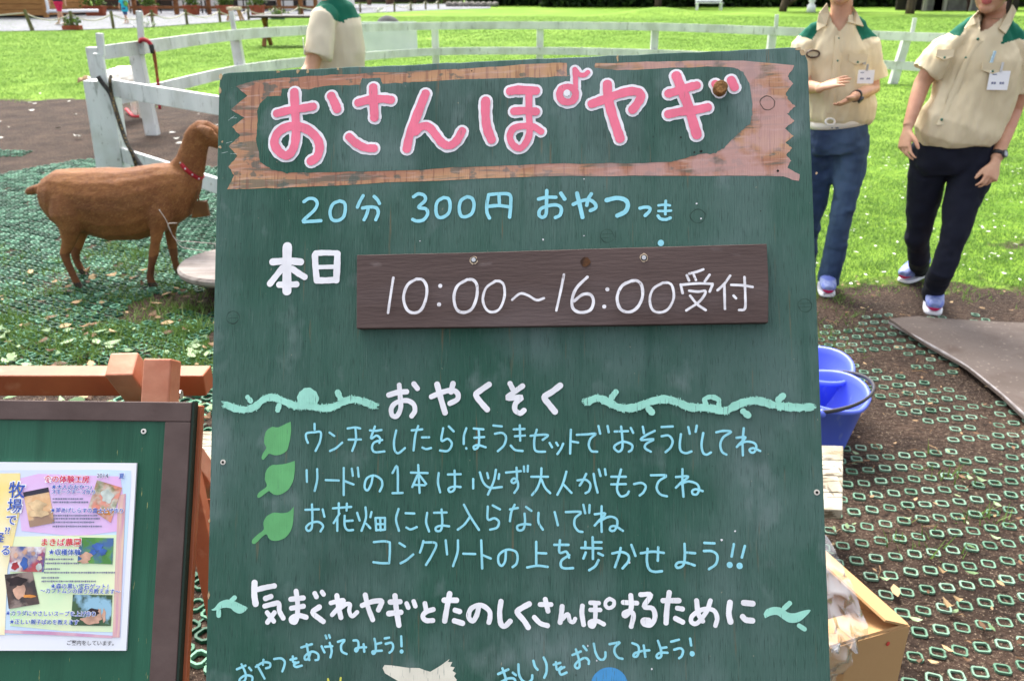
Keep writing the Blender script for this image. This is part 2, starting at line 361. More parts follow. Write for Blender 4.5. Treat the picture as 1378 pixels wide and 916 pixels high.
# clipped hedge line
n = 60000; hx = RNG.uniform(2, 62, n); hz = RNG.uniform(0, 1, n) ** .8 * 4.4
bul = (n2(hx, hz, .5, 4) - .5) * 2.2
hy = 66 + hx * .04 - RNG.uniform(0, 1, n) ** 2 * 1.2 + bul * .8; hz = hz + np.where(hz > 3.6, bul * .6, 0)
o = link('hedge', leaf_cloud(np.stack([hx, hy, hz], 1), .22, 'hedge', 3), leafm); tag(o, 'long dark green hedge closing off the far side of the lawn', 'hedge')
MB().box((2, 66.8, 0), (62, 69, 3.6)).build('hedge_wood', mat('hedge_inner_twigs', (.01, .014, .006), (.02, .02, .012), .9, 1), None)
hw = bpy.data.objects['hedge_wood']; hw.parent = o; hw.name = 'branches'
def tree(px, py, hgt, r, label, lean=0, fork=False, seed=1, Y=None):
    b = G(px, py) if Y is None else P(px, py, Y); b[2] = 0
    t = thing('tree', b, label, 'tree')
    mb = MB(); top = b + np.array([lean, .2, hgt * .55])
    mb.loft(catmull([b, b + (top - b) * .3 + np.array([.05, 0, 0]), b + (top - b) * .65, top], 4), list(np.linspace(r * 1.25, r * .6, 13)), n=10)
    rg = np.random.default_rng(seed); cs = []
    for k in range(6):
        a = rg.uniform(0, 6.28); e = top + np.array([math.cos(a) * hgt * .22, math.sin(a) * hgt * .22, hgt * rg.uniform(.1, .35)])
        mb.loft([top - (top - b) * rg.uniform(0, .3), (top + e) / 2 + np.array([0, 0, .2]), e], [r * .4, r * .28, r * .1], n=7); cs.append(e)
    if fork:
        e = b + np.array([2.6, 0, 2.6]); mb.loft([b + np.array([.05, 0, .25]), b + np.array([1.2, 0, 1.05]), e], [r * .7, r * .6, r * .4], n=8); cs.append(e)
    mb.build('trunk', bark, t, smooth=True)
    pos = []
    for e in cs + [top + np.array([0, 0, hgt * .3])]:
        m_ = 900; d = rg.normal(size=(m_, 3)); d /= np.linalg.norm(d, axis=1)[:, None]; pos.append(e + d * (rg.uniform(.3, 1, (m_, 1)) ** .5) * hgt * .17 * rg.uniform(.8, 1.25))
    link('crown', leaf_cloud(np.concatenate(pos), .2, 'crown', seed), leafl, t)
    return t
tree(885, 11, 8, .2, 'tree with a slim trunk standing just behind the grassy mound', seed=1)
tree(1053, 16, 8, .19, 'leaning forked tree to the right of the white garden bench', .6, True, seed=2)
tree(1224, 19, 8, .20, 'straight pale trunked tree between the two uniformed staff members', seed=3)
tree(1172, 8, 9, .5, 'thick dark trunk half lost in the hedge shade above the nearer staff member', seed=4)

# white bench
bc = G(954, 14.0); t = thing('garden_bench', bc, 'small white slatted garden bench on the far lawn in front of the hedge', 'bench')
wm = mat('white_bench_paint', lin(235, 236, 238), None, .5)
x, y = bc[:2]
MB().box((x - .85, y - .2, .40), (x + .85, y + .25, .45)).build('seat', wm, t)
for zz_ in (.5, .66, .82): MB().box((x - .85, y + .27, zz_), (x + .85, y + .30, zz_ + .13)).build('back_slat', wm, t)
for sx in (-.75, .75):
    MB().box((x + sx - .04, y - .18, 0), (x + sx + .04, y - .1, .4)).build('leg', wm, t); MB().box((x + sx - .04, y + .302, 0), (x + sx + .04, y + .36, .95)).build('leg', wm, t)
# open shed
b = G(1290, 15); x, y = b[:2]
t = thing('garden_shed', b, 'low dark open fronted shed with pale posts beneath the hedge', 'shed')
dk = mat('dark_shed_boards', (.05, .04, .032), (.03, .026, .022), .9, 2)
MB().box((x - 3.2, y + 1.6, 0), (x + 4.5, y + 1.7, 2.4)).build('wall', dk, t)
MB().add([(x - 3.5, y - .5, 2.3), (x + 4.8, y - .5, 2.3), (x + 4.8, y + 2, 2.9), (x - 3.5, y + 2, 2.9), (x - 3.5, y - .5, 2.4), (x + 4.8, y - .5, 2.4), (x + 4.8, y + 2, 3.0), (x - 3.5, y + 2, 3.0)],
         [(0, 3, 2, 1), (4, 5, 6, 7), (0, 1, 5, 4), (1, 2, 6, 5), (2, 3, 7, 6), (3, 0, 4, 7)]).build('roof', dk, t)
for px_ in (1244, 1271, 1304): q = P(px_, 10, y); MB().box((q[0] - .1, y - .1, 0), (q[0] + .1, y + .1, 2.33)).build('post', mat('pale_post', (.3, .28, .24), None, .8), t)
for px_, wd in ((1259, .7), (1288, 1.5)):
    q = P(px_, 10, y + .5); MB().box((q[0] - wd, y + .4, 0), (q[0] + wd, y + .9, .75)).build('crate_front', mat('shed_crate', (.2, .19, .17), (.12, .11, .1), .8, 3), t)
# white standing ornament
b = G(1091, 17); x, y = b[:2]; MBo = MB().lathe((x, y, 0), [(.01, 0), (.26, 0), (.24, .35), (.13, .5), (.2, .62), (.2, .8), (.1, .95), (.01, .98)], 16)
o = MBo.build('lantern', wm, smooth=True); tag(o, 'little white lantern shaped ornament on the lawn beside the leaning tree', 'ornament')

# timber building and deck fence at the back left
tim = mat('honey_brown_timber', lin(170, 124, 72), lin(150, 104, 58), .7, 2, (1, 1, 9)); timd = mat('brown_fence_timber', lin(140, 92, 54), lin(112, 72, 42), .7, 5)
b = G(20, 24.5); x1 = P(62, 22, b[1])[0]; x0 = P(-260, 22, b[1])[0]; y0 = b[1]
t = thing('timber_cabin', (x1, y0, 0), 'honey brown boarded cabin at the edge of the paved road', 'building')
mb = MB()
for k in range(13): mb.box((x0, y0 + .02 * (k % 2), .12 + k * .26), (x1 - .1, y0 + 5, .12 + k * .26 + .245))
mb.build('wall', tim, t); MB().box((x0, y0 + .05, -.02), (x1, y0 + 5, .12)).build('plinth', M['dark'], t)
MB().box((x1 - .1, y0 - .05, 0), (x1 + .06, y0 + .2, 3.4)).build('corner_post', tim, t)
mb = MB().loft(catmull([(x1 + .2, y0 - .1, 3.3), (x1 + .22, y0 - .1, .5), (x1 + .35, y0 - .1, .32), (x1 + 2.6, y0 - .1, .34)], 5), [.07] * 16, n=8); mb.build('downpipe', wm, t, smooth=True)
MB().add([(x0 - .6, y0 - .8, 3.4), (x1 + .6, y0 - .8, 3.4), (x1 + .6, y0 + 3, 4.8), (x0 - .6, y0 + 3, 4.8), (x0 - .6, y0 - .8, 3.52), (x1 + .6, y0 - .8, 3.52), (x1 + .6, y0 + 3, 4.92), (x0 - .6, y0 + 3, 4.92)],
         [(0, 3, 2, 1), (4, 5, 6, 7), (0, 1, 5, 4), (1, 2, 6, 5), (2, 3, 7, 6), (3, 0, 4, 7)]).build('roof', mat('dark_roof', (.06, .05, .045), None, .8), t)
b = G(240, 20.5); yf = b[1]; xa = P(66, 20, yf)[0]; xb = P(425, 20, yf)[0]
t = thing('deck_fence', (xa, yf, 0), 'brown post and rail fence behind the row of terracotta planters', 'fence')
for px_ in (66, 130, 181, 208, 237, 281, 345, 376, 405, 425):
    q = P(px_, 10, yf)[0]; MB().box((q - .1, yf - .08, 0), (q + .1, yf + .08, 1.25)).build('post', timd, t)
for z in (.38, .82, 1.18): MB().box((xa, yf - .13, z - .07), (xb, yf - .082, z + .07)).build('rail', timd, t)
# cafe building behind the deck
yb_ = yf + 9; t = thing('cafe_building', (xa, yb_, 0), 'white cafe front with dark openings behind the brown deck fence', 'building')
xr = P(455, 5, yb_)[0]
MB().box((xa - 1, yb_, 0), (xr, yb_ + 6, 3.2)).build('wall', mat('white_render', lin(228, 226, 222), lin(214, 212, 208), .8, 1), t)
MB().box((xa - 1.5, yb_ - 1.2, 3.2), (xr + .5, yb_ + 6.5, 3.5)).build('roof', mat('brown_roof', (.1, .06, .04), None, .8), t)
for pa, pb in ((70, 95), (125, 172), (182, 232), (296, 320), (352, 372), (395, 412)):
    MB().box((P(pa, 5, yb_)[0], yb_ - .05, .05), (P(pb, 5, yb_)[0], yb_ - .01, 2.1)).build('window', mat('dark_glass', (.03, .028, .026), None, .2), t)
mb = MB()
# cafe tables on the deck
for i, px_ in enumerate((112, 190, 225, 262, 318, 360, 392)):
    q = P(px_, 10, yf + 2.2); x, y = q[0], q[1]
    t = thing('cafe_table', (x, y, 0), '', 'table', 'cafe tables behind the deck fence')
    t['label'] = ['dark cafe table beside the timber cabin behind the deck fence', 'cafe table behind the planter nearest the walking child', 'cafe table behind the second terracotta planter', 'pale cafe table behind the fence between two planters', 'cafe table behind the low wooden stool', 'cafe table behind the fifth terracotta planter', 'cafe table at the end of the deck fence by the waiting staff member'][i]
    dm = mat('cafe_table_wood', [(.05, .04, .035), (.5, .49, .46)][i % 2], None, .6)
    MB().box((x - .6, y - .4, .68), (x + .6, y + .4, .74)).build('tabletop', dm, t); 
    for sx in (-.5, .5):
        for sy in (-.3, .3): MB().box((x + sx - .03, y + sy - .03, 0), (x + sx + .03, y + sy + .03, .68)).build('leg', M['dark'], t)
# planters
terr = mat('terracotta', lin(158, 84, 58), lin(138, 70, 46), .8, 4)
for i, (px_, py_, w, lab) in enumerate(((130, 22, .95, 'widest terracotta planter box, left of the walking child'), (203, 22.5, .62, 'terracotta planter with sparse greenery just right of the walking child'), (259, 20, .72, 'terracotta planter with a bushy plant left of the wooden stool'), (303, 19, .72, 'terracotta planter with tall foliage behind the wooden stool'), (347, 17, .66, 'terracotta planter with a bushy plant right of the wooden stool'))):
    b = G(px_, py_); x, y = b[:2]; y = min(y, yf - .5); x = P(px_, py_, y)[0]
    t = thing('planter', (x, y, 0), lab, 'planter', 'terracotta planters along the deck fence')
    MB().add([(x - w / 2 * .85, y - .2, 0), (x + w / 2 * .85, y - .2, 0), (x + w / 2 * .85, y + .2, 0), (x - w / 2 * .85, y + .2, 0), (x - w / 2, y - .25, .42), (x + w / 2, y - .25, .42), (x + w / 2, y + .25, .42), (x - w / 2, y + .25, .42)],
             [(0, 3, 2, 1), (4, 5, 6, 7), (0, 1, 5, 4), (1, 2, 6, 5), (2, 3, 7, 6), (3, 0, 4, 7)]).build('pot', terr, t)
    mb_ = MB().box((x - w / 2 - .03, y - .28, .421), (x + w / 2 + .03, y + .28, .49)); mb_.build('rim', terr, t)
    d = RNG.normal(size=(260, 3)) * np.array([w * .3, .16, .16]) + np.array([x, y, .68]); link('foliage', leaf_cloud(d, .08, 'fol', i), leafl, t)
# little planter and white pots by the road
for i, (px_, py_, lab) in enumerate(((98, 41, 'low terracotta trough of green plants on the near road edge'), (374, 27, 'low green trough with a yellow flower beside a roadside stake'))):
    b = G(px_, py_); x, y = b[:2]; t = thing('flower_trough', (x, y, 0), lab, 'planter')
    MB().box((x - .3, y - .15, .02), (x + .3, y + .15, .16)).build('pot', terr if i == 0 else mat('green_trough', (.05, .12, .08), None, .6), t)
    d = RNG.normal(size=(150, 3)) * np.array([.18, .1, .09]) + np.array([x, y, .28]); link('foliage', leaf_cloud(d, .06, 'fol', 20 + i), leafl, t)
for i, (px_, py_, lab) in enumerate(((197, 37, 'white flower clump at the kerb behind a leaning fence stake'), (511, 17.5, 'white flower clump on the road edge left of centre'), (551, 14.5, 'white flower clump farthest along the road edge'))):
    b = G(px_, py_); x, y = b[:2]; t = thing('flower_clump', (x, y, 0), lab, 'plant', 'white flower clumps by the road')
    d = RNG.normal(size=(120, 3)) * np.array([.2, .12, .07]) + np.array([x, y, .12]); d[:, 2] = np.abs(d[:, 2])
    link('blossom', leaf_cloud(d, .05, 'fol', 30 + i), attr_mix('white_petal', (.5, .52, .45), (.8, .8, .76), .6), t)
# wooden stool
b = G(317, 28.5); x, y = b[:2]; t = thing('wooden_stool', (x, y, 0), 'small wooden stool with splayed legs and a pale top on the road', 'stool')
MB().box((x - .28, y - .2, .46), (x + .28, y + .2, .58)).build('seat', mat('pale_stool_top', lin(205, 190, 165), None, .7), t)
for sx in (-1, 1):
    for sy in (-1, 1): MB().beam((x + sx * .3, y + sy * .2, 0.02), (x + sx * .18, y + sy * .12, .46), .07, .07, up=(0, 1, 0)).build('leg', tim, t)
# rope stakes along the road
stk = mat('greenish_stake', lin(112, 106, 72), lin(88, 84, 58), .8, 5)
spos = [(44, 42, 13.5), (99, 41, 15), (153, 39, 15), (206.5, 36.5, 13.5), (252, 33.5, 13), (296.5, 30.5, 12), (335, 27.5, 10), (371, 25.5, 8), (403, 23.5, 7), (485, 17.5, 3), (531, 16.3, 3), (553, 15, 2), (573, 13.5, 0), (590, 12.5, -1)]
names = ['thick leaning rope stake nearest the timber cabin', 'rope stake rising out of the terracotta trough', 'rope stake between the two walking visitors', 'rope stake beside the white flower clump at the kerb', 'rope stake in front of the second terracotta planter', 'rope stake just left of the wooden stool', 'dark green rope stake just right of the wooden stool', 'rope stake by the green flower trough', 'rope stake left of the waiting staff member', 'rope stake just right of the waiting staff member', 'rope stake between two white flower clumps', 'rope stake behind the farthest white flower clump', 'second last rope stake where the road bends away', 'last rope stake before the low stone bed']
prev = None; tops = []
for (px_, py_, pt), nm in zip(spos, names):
    b = G(px_, py_); tpz = P(px_, pt, b[1])[2]; dx = -.14 if px_ == 44 else 0
    o = MB().loft([(b[0], b[1], 0), (b[0] + dx, b[1], tpz)], [.06 if px_ != 44 else .075, .055], n=8).build('rope_stake', stk, smooth=False); tag(o, nm, 'stake', 'rope stakes along the road'); tops.append((b[0] + dx, b[1], tpz - .1))
rp = []
for a, b_ in zip(tops[:-1], tops[1:]):
    a = np.array(a); b_ = np.array(b_)
    for k in range(8): u = k / 8; q = a + (b_ - a) * u; q[2] -= .22 * 4 * u * (1 - u); rp.append(q)
l0 = np.array(P(-120, 24, tops[0][1])); l0[2] = .5; rp = [l0, (l0 + np.array(tops[0])) / 2 - np.array([0, 0, .12])] + rp + [np.array(tops[-1])]
o = MB().loft(rp, [.022] * len(rp), n=6).build('barrier_rope', mat('pale_rope', lin(190, 184, 168), None, .9), smooth=True); tag(o, 'pale rope slung from stake to stake along the road', 'rope')
# log cafe posts and stone bed far centre
for i, (px_, py_, w) in enumerate(((497, 7.5, .35), (525, 6.5, .7), (598, 5.5, .45), (558, 5, .3))):
    b = G(px_, py_); o = MB().loft([(b[0], b[1], 0), (b[0], b[1], 2.6)], [w * .5, w * .45], n=10).build('log_post', mat('dark_log', (.12, .06, .035), (.05, .03, .02), .8, 2)); 
    tag(o, ['dark log post right behind the waiting staff member', 'thickest dark log post of the far shelter', 'dark log post nearest the low stone bed', 'thin dark log post in the middle of the far shelter'][i], 'post', 'log posts of the far shelter')
b = G(540, 4); o = None
t = thing('log_shelter', (b[0], b[1], 0), 'dark low shelter behind the log posts at the far end of the road', 'shelter')
xa_, xb_ = P(468, 3, b[1])[0], P(622, 3, b[1])[0]
MB().box((xa_, b[1] + 2, 0), (xb_, b[1] + 2.2, 2.6)).build('wall', mat('shelter_dark', (.06, .045, .04), (.12, .1, .09), .9, 1), t); MB().box((xa_ - .5, b[1] - 4, 2.7), (xb_ + .5, b[1] + 3, 2.95)).build('roof', timd, t)
b = G(634, 9.5); x, y = b[:2]; mb = MB()
for k in range(9): mb.ellip((x - 1.6 + k * .42, y + RNG.uniform(-.1, .1), .16), np.eye(3), (.26, .22, .2), 9, 6)
o = mb.build('stone_edging', mat('grey_fieldstone', lin(150, 146, 138), lin(110, 106, 100), .9, 3), smooth=True); tag(o, 'low row of grey stones edging the bed at the end of the road', 'stones')
b = G(655, 6); d = RNG.normal(size=(900, 3)) * np.array([1.6, .8, .5]) + np.array([b[0], b[1], .5]); d[:, 2] = np.abs(d[:, 2]); o = link('shrub', leaf_cloud(d, .14, 'sh', 51), leafm); tag(o, 'dark shrub behind the low row of grey stones', 'shrub')
n = 9000; hx = RNG.uniform(-3.5, 4, n); d = np.stack([hx, 70 + RNG.normal(0, .5, n), RNG.uniform(0, 4, n)], 1); o = link('hedge', leaf_cloud(d, .24, 'h2', 61), leafm); tag(o, 'short dark hedge stretch beside the far log shelter', 'hedge')
# black picnic table
b = P(378, 36, 24); x, y, z = b
t = thing('picnic_table', (x, y, 0), 'long dark picnic table on the lawn just behind the white fence', 'table')
bt = mat('dark_stained_table', (.03, .025, .02), (.05, .04, .03), .6, 3)
xa_, xb_ = P(344, 34, 24)[0], P(470, 34, 24)[0]
MB().box((xa_, 23.4, .70), (xb_, 24.3, .76)).build('tabletop', bt, t, bevel=.01)
for q in (xa_ + .3, xb_ - .3):
    MB().beam((q, 23.5, 0), (q, 24.0, .7), .09, .09, up=(1, 0, 0)).build('leg', timd, t); MB().beam((q, 24.2, 0), (q, 23.7, .7), .09, .09, up=(1, 0, 0)).build('leg', timd, t)
MB().box((xa_ + .1, 23.0, .4), (xb_ - .1, 23.25, .45)).build('bench', timd, t)
# dark stone beyond the white sheet
b = P(521, 33, 22); o = MB().ellip((b[0], 22, .55), np.eye(3), (.32, .3, .36), 14, 10).build('boulder', mat('dark_boulder', (.05, .05, .055), (.1, .1, .1), .8, 4), smooth=True)
displace(o.data, lambda c: (vnoise(c * 3, 2) - .5) * .12); tag(o, 'dark rounded rock seen over the white panelled rail', 'rock')
o.location.z = -.1; 

# ------------------------------------------------------------------ green ring mats
def ring_mat(name, org, ang, nu, nv, pu, pv, keep, zfn, bars, mats_, ringw=.040, ringh=.042, th=.005, hgt=.011, chf=.0065, rrot=0):
    u = np.array([math.cos(ang), math.sin(ang)]); v = np.array([-u[1], u[0]])
    A, B = np.meshgrid(np.arange(nu) * pu, np.arange(nv) * pv); c = np.array(org) + A.ravel()[:, None] * u + B.ravel()[:, None] * v
    k = keep(c[:, 0], c[:, 1]); c = c[k]; n = len(c)
    ch = chf
    def oct_(w, h, q): return np.array([(w / 2, -h / 2 + q), (w / 2, h / 2 - q), (w / 2 - q, h / 2), (-w / 2 + q, h / 2), (-w / 2, h / 2 - q), (-w / 2, -h / 2 + q), (-w / 2 + q, -h / 2), (w / 2 - q, -h / 2)])
    o_ = oct_(ringw, ringh, ch); i_ = oct_(ringw - 2 * th, ringh - 2 * th, ch * .72)
    jit = RNG.normal(0, .05, n); cj, sj = np.cos(ang + rrot + jit), np.sin(ang + rrot + jit)
    z = zfn(c[:, 0], c[:, 1]) + RNG.normal(0, .0015, n); tx = RNG.normal(0, .035, n); ty = RNG.normal(0, .035, n)
    tpl = [(o_, 0), (o_, hgt), (i_, hgt), (i_, 0)]; Vs = []
    for (q, hz) in tpl:
        x = q[:, 0][None] * cj[:, None] - q[:, 1][None] * sj[:, None]; y = q[:, 0][None] * sj[:, None] + q[:, 1][None] * cj[:, None]
        zz = z[:, None] + hz + q[:, 0][None] * tx[:, None] + q[:, 1][None] * ty[:, None]
        Vs.append(np.stack([x + c[:, :1], y + c[:, 1:], zz], 2))
    Vs = np.stack(Vs, 1).reshape(n, 32, 3)
    q = []
    for r in range(3):
        for kk in range(8): q.append((r * 8 + kk, r * 8 + (kk + 1) % 8, (r + 1) * 8 + (kk + 1) % 8, (r + 1) * 8 + kk))
    q = np.array(q); Lp = (q[None] + (np.arange(n) * 32)[:, None, None]).reshape(-1)
    Vv = Vs.reshape(-1, 3); nf = n * 24; rn = np.repeat(RNG.uniform(0, 1, n), 32)
    if bars:
        bv = []; 
        for (d, ln, gp) in ((u, pu - ringw + .004, pu / 2), (v, pv - ringh + .004, pv / 2)):
            pr = np.array([-d[1], d[0]]); keepb = RNG.uniform(0, 1, n) < bars
            cc = c[keepb] + d * gp; zb = z[keepb] + hgt * .55; s = .0032
            a = [cc - d * ln / 2 - pr * s, cc - d * ln / 2 + pr * s, cc + d * ln / 2 + pr * s, cc + d * ln / 2 - pr * s]
            bv.append(np.stack([np.concatenate([w, zb[:, None]], 1) for w in a], 1).reshape(-1, 3))
        bv = np.concatenate(bv); nb = len(bv) // 4
        Lp = np.concatenate([Lp, np.arange(nb * 4) + len(Vv)]); Vv = np.concatenate([Vv, bv]); nf = nf + nb; rn = np.concatenate([rn, np.repeat(RNG.uniform(0, .6, nb), 4)])
    me = np_mesh(name, Vv, np.full(nf, 4), Lp); set_attr(me, rn); return link(name, me, mats_)
ringc = attr_mix('pale_green_rubber', tuple(lin(80, 116, 94)[:3]), tuple(lin(122, 152, 132)[:3]), .55, cc=tuple(lin(102, 136, 114)[:3]))
ringl = attr_mix('green_rubber', tuple(lin(28, 74, 54)[:3]), tuple(lin(104, 158, 128)[:3]), .5, cc=tuple(lin(44, 98, 72)[:3]))
def keep_r(x, y):
    s = n2(x, y, 1.3, 21); bare = (n2(x, y, 2.4, 33) > .66) & (y > 2.2)
    stripe = (np.abs((x - 1.55) * .8 + (y - 3.0) * .75 - .35) < .14) & (y < 3.45) & (y > 2.55) & (n2(x, y, 6, 4) > .38)
    return (x > -.55) & (y < 3.95 - .25 * np.abs(n2(x, y, 2, 5) - .5) * 4) & (y > .6) & (x < 4.6) & ~bare & ~stripe & (RNG.uniform(0, 1, len(x)) > .015)
def z_r(x, y): return -.001 + (n2(x, y, 2.2, 2) - .5) * .02 - np.clip(n2(x, y, 1.7, 9) - .58, 0, 1) * .07
o = ring_mat('ring_mat', (-.9, -.2), R_(10), 100, 72, .060, .073, keep_r, z_r, 0, ringc, ringw=.0365, ringh=.033, th=.0044, hgt=.0065, chf=.0055, rrot=R_(-24)); tag(o, 'worn pale green plastic ring mat sunk into dark soil right of the signboard', 'mat')
edge_l = np.array([G(*q)[:2] for q in ((-60, 214), (0, 214), (40, 216), (125, 216), (180, 225), (290, 225))])
def keep_l(x, y):
    yb = np.interp(x, edge_l[:, 0], edge_l[:, 1])
    return (x <= -.55) & (y < yb + (n2(x, y, 3, 6) - .5) * .3) & (y > .6) & (x > -6.5) & ~((n2(x, y, 1.6, 12) > .70) & (y < 5)) & (RNG.uniform(0, 1, len(x)) > .02)
def z_l(x, y): return -.002 + (n2(x, y, 2.2, 2) - .5) * .02 - np.clip(n2(x, y, 1.9, 14) - .52, 0, 1) * .06 * (y < 4.6)
o = ring_mat('ring_mat', (-8.2, 1.2), R_(-32), 150, 150, .056, .064, keep_l, z_l, .45, ringl, ringw=.043, ringh=.046, th=.006, hgt=.013, chf=.009); tag(o, 'dense green plastic ring mat that the brown goat stands on', 'mat')
c2_ = [G(*q)[:2] for q in ((-30, 204), (0, 203), (38, 203), (30, 209), (0, 213), (-30, 214))]
def keep_c(x, y):
    return (x < c2_[2][0] + .1) & (y > G(0, 211)[1]) & (y < G(0, 202)[1] - (x - c2_[1][0]) * .2) & (x > -8)
o = ring_mat('ring_mat', (-8, 6.0), R_(4), 60, 60, .06, .066, keep_c, z_r, .9, ringl); tag(o, 'small separate corner of green ring mat lying beyond the bare soil strip', 'mat')

# brown rubber sheet
pl = [G(*q) for q in ((1194, 443), (1214, 440), (1232, 437), (1300, 441), (1378, 445), (1560, 452), (1640, 700), (1520, 660), (1378, 574), (1330, 530), (1290, 500), (1262, 482), (1236, 467))]
bm = bmesh.new(); vs = [bm.verts.new((p[0], p[1], .03)) for p in pl]; f = bm.faces.new(vs)
if f.normal.z < 0: f.normal_flip()
bmesh.ops.triangulate(bm, faces=[f]); bmesh.ops.subdivide_edges(bm, edges=bm.edges[:], cuts=4, use_grid_fill=True); bmesh.ops.subdivide_edges(bm, edges=bm.edges[:], cuts=2, use_grid_fill=True)
me = bpy.data.meshes.new('sheet'); bm.to_mesh(me); bm.free(); cc = mcoords(me)
cc[:, 2] = .02 + (n2(cc[:, 0], cc[:, 1], 2.2, 2) - .5) * .02 + n2(cc[:, 0], cc[:, 1], 3, 41) * .012 + .02 * np.exp(-((cc[:, 0] - pl[0][0]) ** 2 + (cc[:, 1] - pl[0][1]) ** 2) / .03)
me.vertices.foreach_set('co', cc.ravel())
o = link('rubber_sheet', me, mat('dusty_brown_rubber', lin(98, 88, 82), lin(80, 69, 62), .8, 2.5, extra=[(lin(70, 56, 48), 6, (1, 1, 1), .55, .7, .7), (lin(150, 138, 126), 60, (1, 1, 1), .62, .72, .5)], bump=.25, bscale=30))
s = o.modifiers.new('thick', 'SOLIDIFY'); s.thickness = .012; tag(o, 'dusty brown rubber sheet with a curled edge spread over the bare soil', 'rubber sheet')
ed = [P(0, 0, 1)] * 0 + [np.array([pl[i][0], pl[i][1], .045]) for i in (0, 12, 11, 10, 9, 8)]
ed = catmull(ed, 6); ed = [e + np.array([.004, .004, (n2(np.array([e[0]]), np.array([e[1]]), 3, 41)[0]) * .012 - .014]) for e in ed]
MB().loft(ed, [(.008, .004)] * len(ed), side=(0, 0, 1), n=8).build('rolled_edge', mat('worn_grey_edge', lin(150, 146, 146), lin(120, 114, 112), .6, 20), o, smooth=True)

# grass blades, litter
def blades(px, py, h, w, name, m, lean=.35):
    n = len(px); a = RNG.uniform(0, 6.28, n); ln = RNG.normal(0, lean, (n, 2)) * h[:, None]
    z0 = zg(px, py) - .01; dx, dy = np.cos(a) * w, np.sin(a) * w
    Vv = np.stack([np.stack([px - dx, py - dy, z0], 1), np.stack([px + dx, py + dy, z0], 1), np.stack([px + ln[:, 0], py + ln[:, 1], z0 + h], 1)], 1).reshape(-1, 3)
    me = np_mesh(name, Vv, np.full(n, 3), np.arange(3 * n)); set_attr(me, np.repeat(RNG.uniform(0, 1, n), 3)); o = link(name, me, m); o['kind'] = 'stuff'; return o
bladem = attr_mix('grass_blade', (.10, .20, .036), (.18, .29, .075), .5, trans=.5, cc=(.135, .24, .052))
n = 1000000; gy = np.exp(RNG.uniform(math.log(4.0), math.log(46), n)); gx = RNG.uniform(-1, 1, n) * (gy * .66 + 1.0)
mk = lawn_mask(gx, gy); cl = n2(gx, gy, 4, 17); kp = RNG.uniform(0, 1, n) < mk * np.clip(.35 + cl * 1.1, 0, 1); gx, gy = gx[kp], gy[kp]; cl = cl[kp]
hh = RNG.uniform(.016, .038, len(gx)) * (.5 + cl * .9) * (1 + gy * .008); ww = .0022 + gy * .00034
o = blades(gx, gy, hh, ww, 'lawn_grass', bladem, .5); tag(o, 'bright green lawn grass round the paddock fence', 'grass', kind='stuff')
tx, ty = [], []
tuf = [(18, 432), (40, 470), (70, 492), (105, 480), (120, 455), (150, 470), (60, 450), (200, 440), (235, 460), (12, 490), (110, 495), (150, 440), (190, 468), (90, 430), (262, 470), (240, 490), (260, 385), (272, 372), (250, 400), (276, 395), (232, 385), (278, 362), (255, 410), (170, 392), (20, 415), (1120, 440), (1140, 425), (1115, 470), (1112, 452), (1130, 405), (1275, 640), (1240, 735), (1330, 700)]
for i in range(130): tuf.append((RNG.uniform(-40, 285), RNG.uniform(330, 505)))
for (px_, py_) in tuf:
    b = G(px_, py_); k = int(RNG.integers(25, 90)) if px_ < 300 else 26; r = RNG.uniform(.03, .10)
    tx.append(b[0] + RNG.normal(0, r, k)); ty.append(b[1] + RNG.normal(0, r * .7, k))
tx, ty = np.concatenate(tx), np.concatenate(ty)
tuftm = attr_mix('tuft_blade', (.05, .12, .02), (.17, .27, .06), .5, trans=.3)
o = blades(tx, ty, RNG.uniform(.02, .07, len(tx)), np.full(len(tx), .0032), 'grass_tufts', tuftm, .6); tag(o, 'grass tufts growing through the ring mats', 'grass', kind='stuff')
def litter(n, xf, yf_, size, name, m, lab, cat, zoff=.012):
    x, y = xf(n), yf_(n); z = zg(x, y) + zoff; a = RNG.uniform(0, 6.28, n); s = size * RNG.uniform(.5, 1.4, n); t1, t2 = RNG.normal(0, .3, n), RNG.normal(0, .3, n)
    pr = [(-1, 0), (-.3, .42), (.4, .34), (1, 0), (.35, -.38), (-.35, -.4)]; Vv = []
    for (u, v) in pr:
        lx, ly = u * s, v * s; Vv.append(np.stack([x + lx * np.cos(a) - ly * np.sin(a), y + lx * np.sin(a) + ly * np.cos(a), z + np.abs(lx * t1) * 1.6 + ly * t2 + .35 * s * v * v * 2 + .004], 1))
    Vv = np.stack(Vv, 1).reshape(-1, 3); me = np_mesh(name, Vv, np.full(n, 6), np.arange(6 * n)); set_attr(me, np.repeat(RNG.uniform(0, 1, n), 6)); o = link(name, me, m); tag(o, lab, cat, kind='stuff'); return o
drym = attr_mix('dry_leaf', tuple(lin(76, 54, 38)[:3]), tuple(lin(176, 150, 112)[:3]), .7, cc=tuple(lin(116, 88, 62)[:3]))
grnm = attr_mix('fallen_green_leaf', tuple(lin(70, 100, 60)[:3]), tuple(lin(150, 172, 130)[:3]), .6)
litter(1100, lambda n: RNG.uniform(-.2, 4.2, n), lambda n: RNG.uniform(1.0, 4.6, n), .011, 'dry_leaves', drym, 'dry brown leaf scraps scattered over the soil', 'leaves')
litter(330, lambda n: RNG.uniform(-2.8, -.5, n), lambda n: RNG.uniform(2.2, 4.6, n), .026, 'dry_leaves', drym, 'dry leaf scraps lying on the mat in front of the brown goat', 'leaves')
litter(420, lambda n: RNG.uniform(-2.8, -.5, n), lambda n: RNG.uniform(2.0, 3.7, n), .030, 'green_leaves', grnm, 'greyish green fallen leaves on the mat behind the poster board', 'leaves')
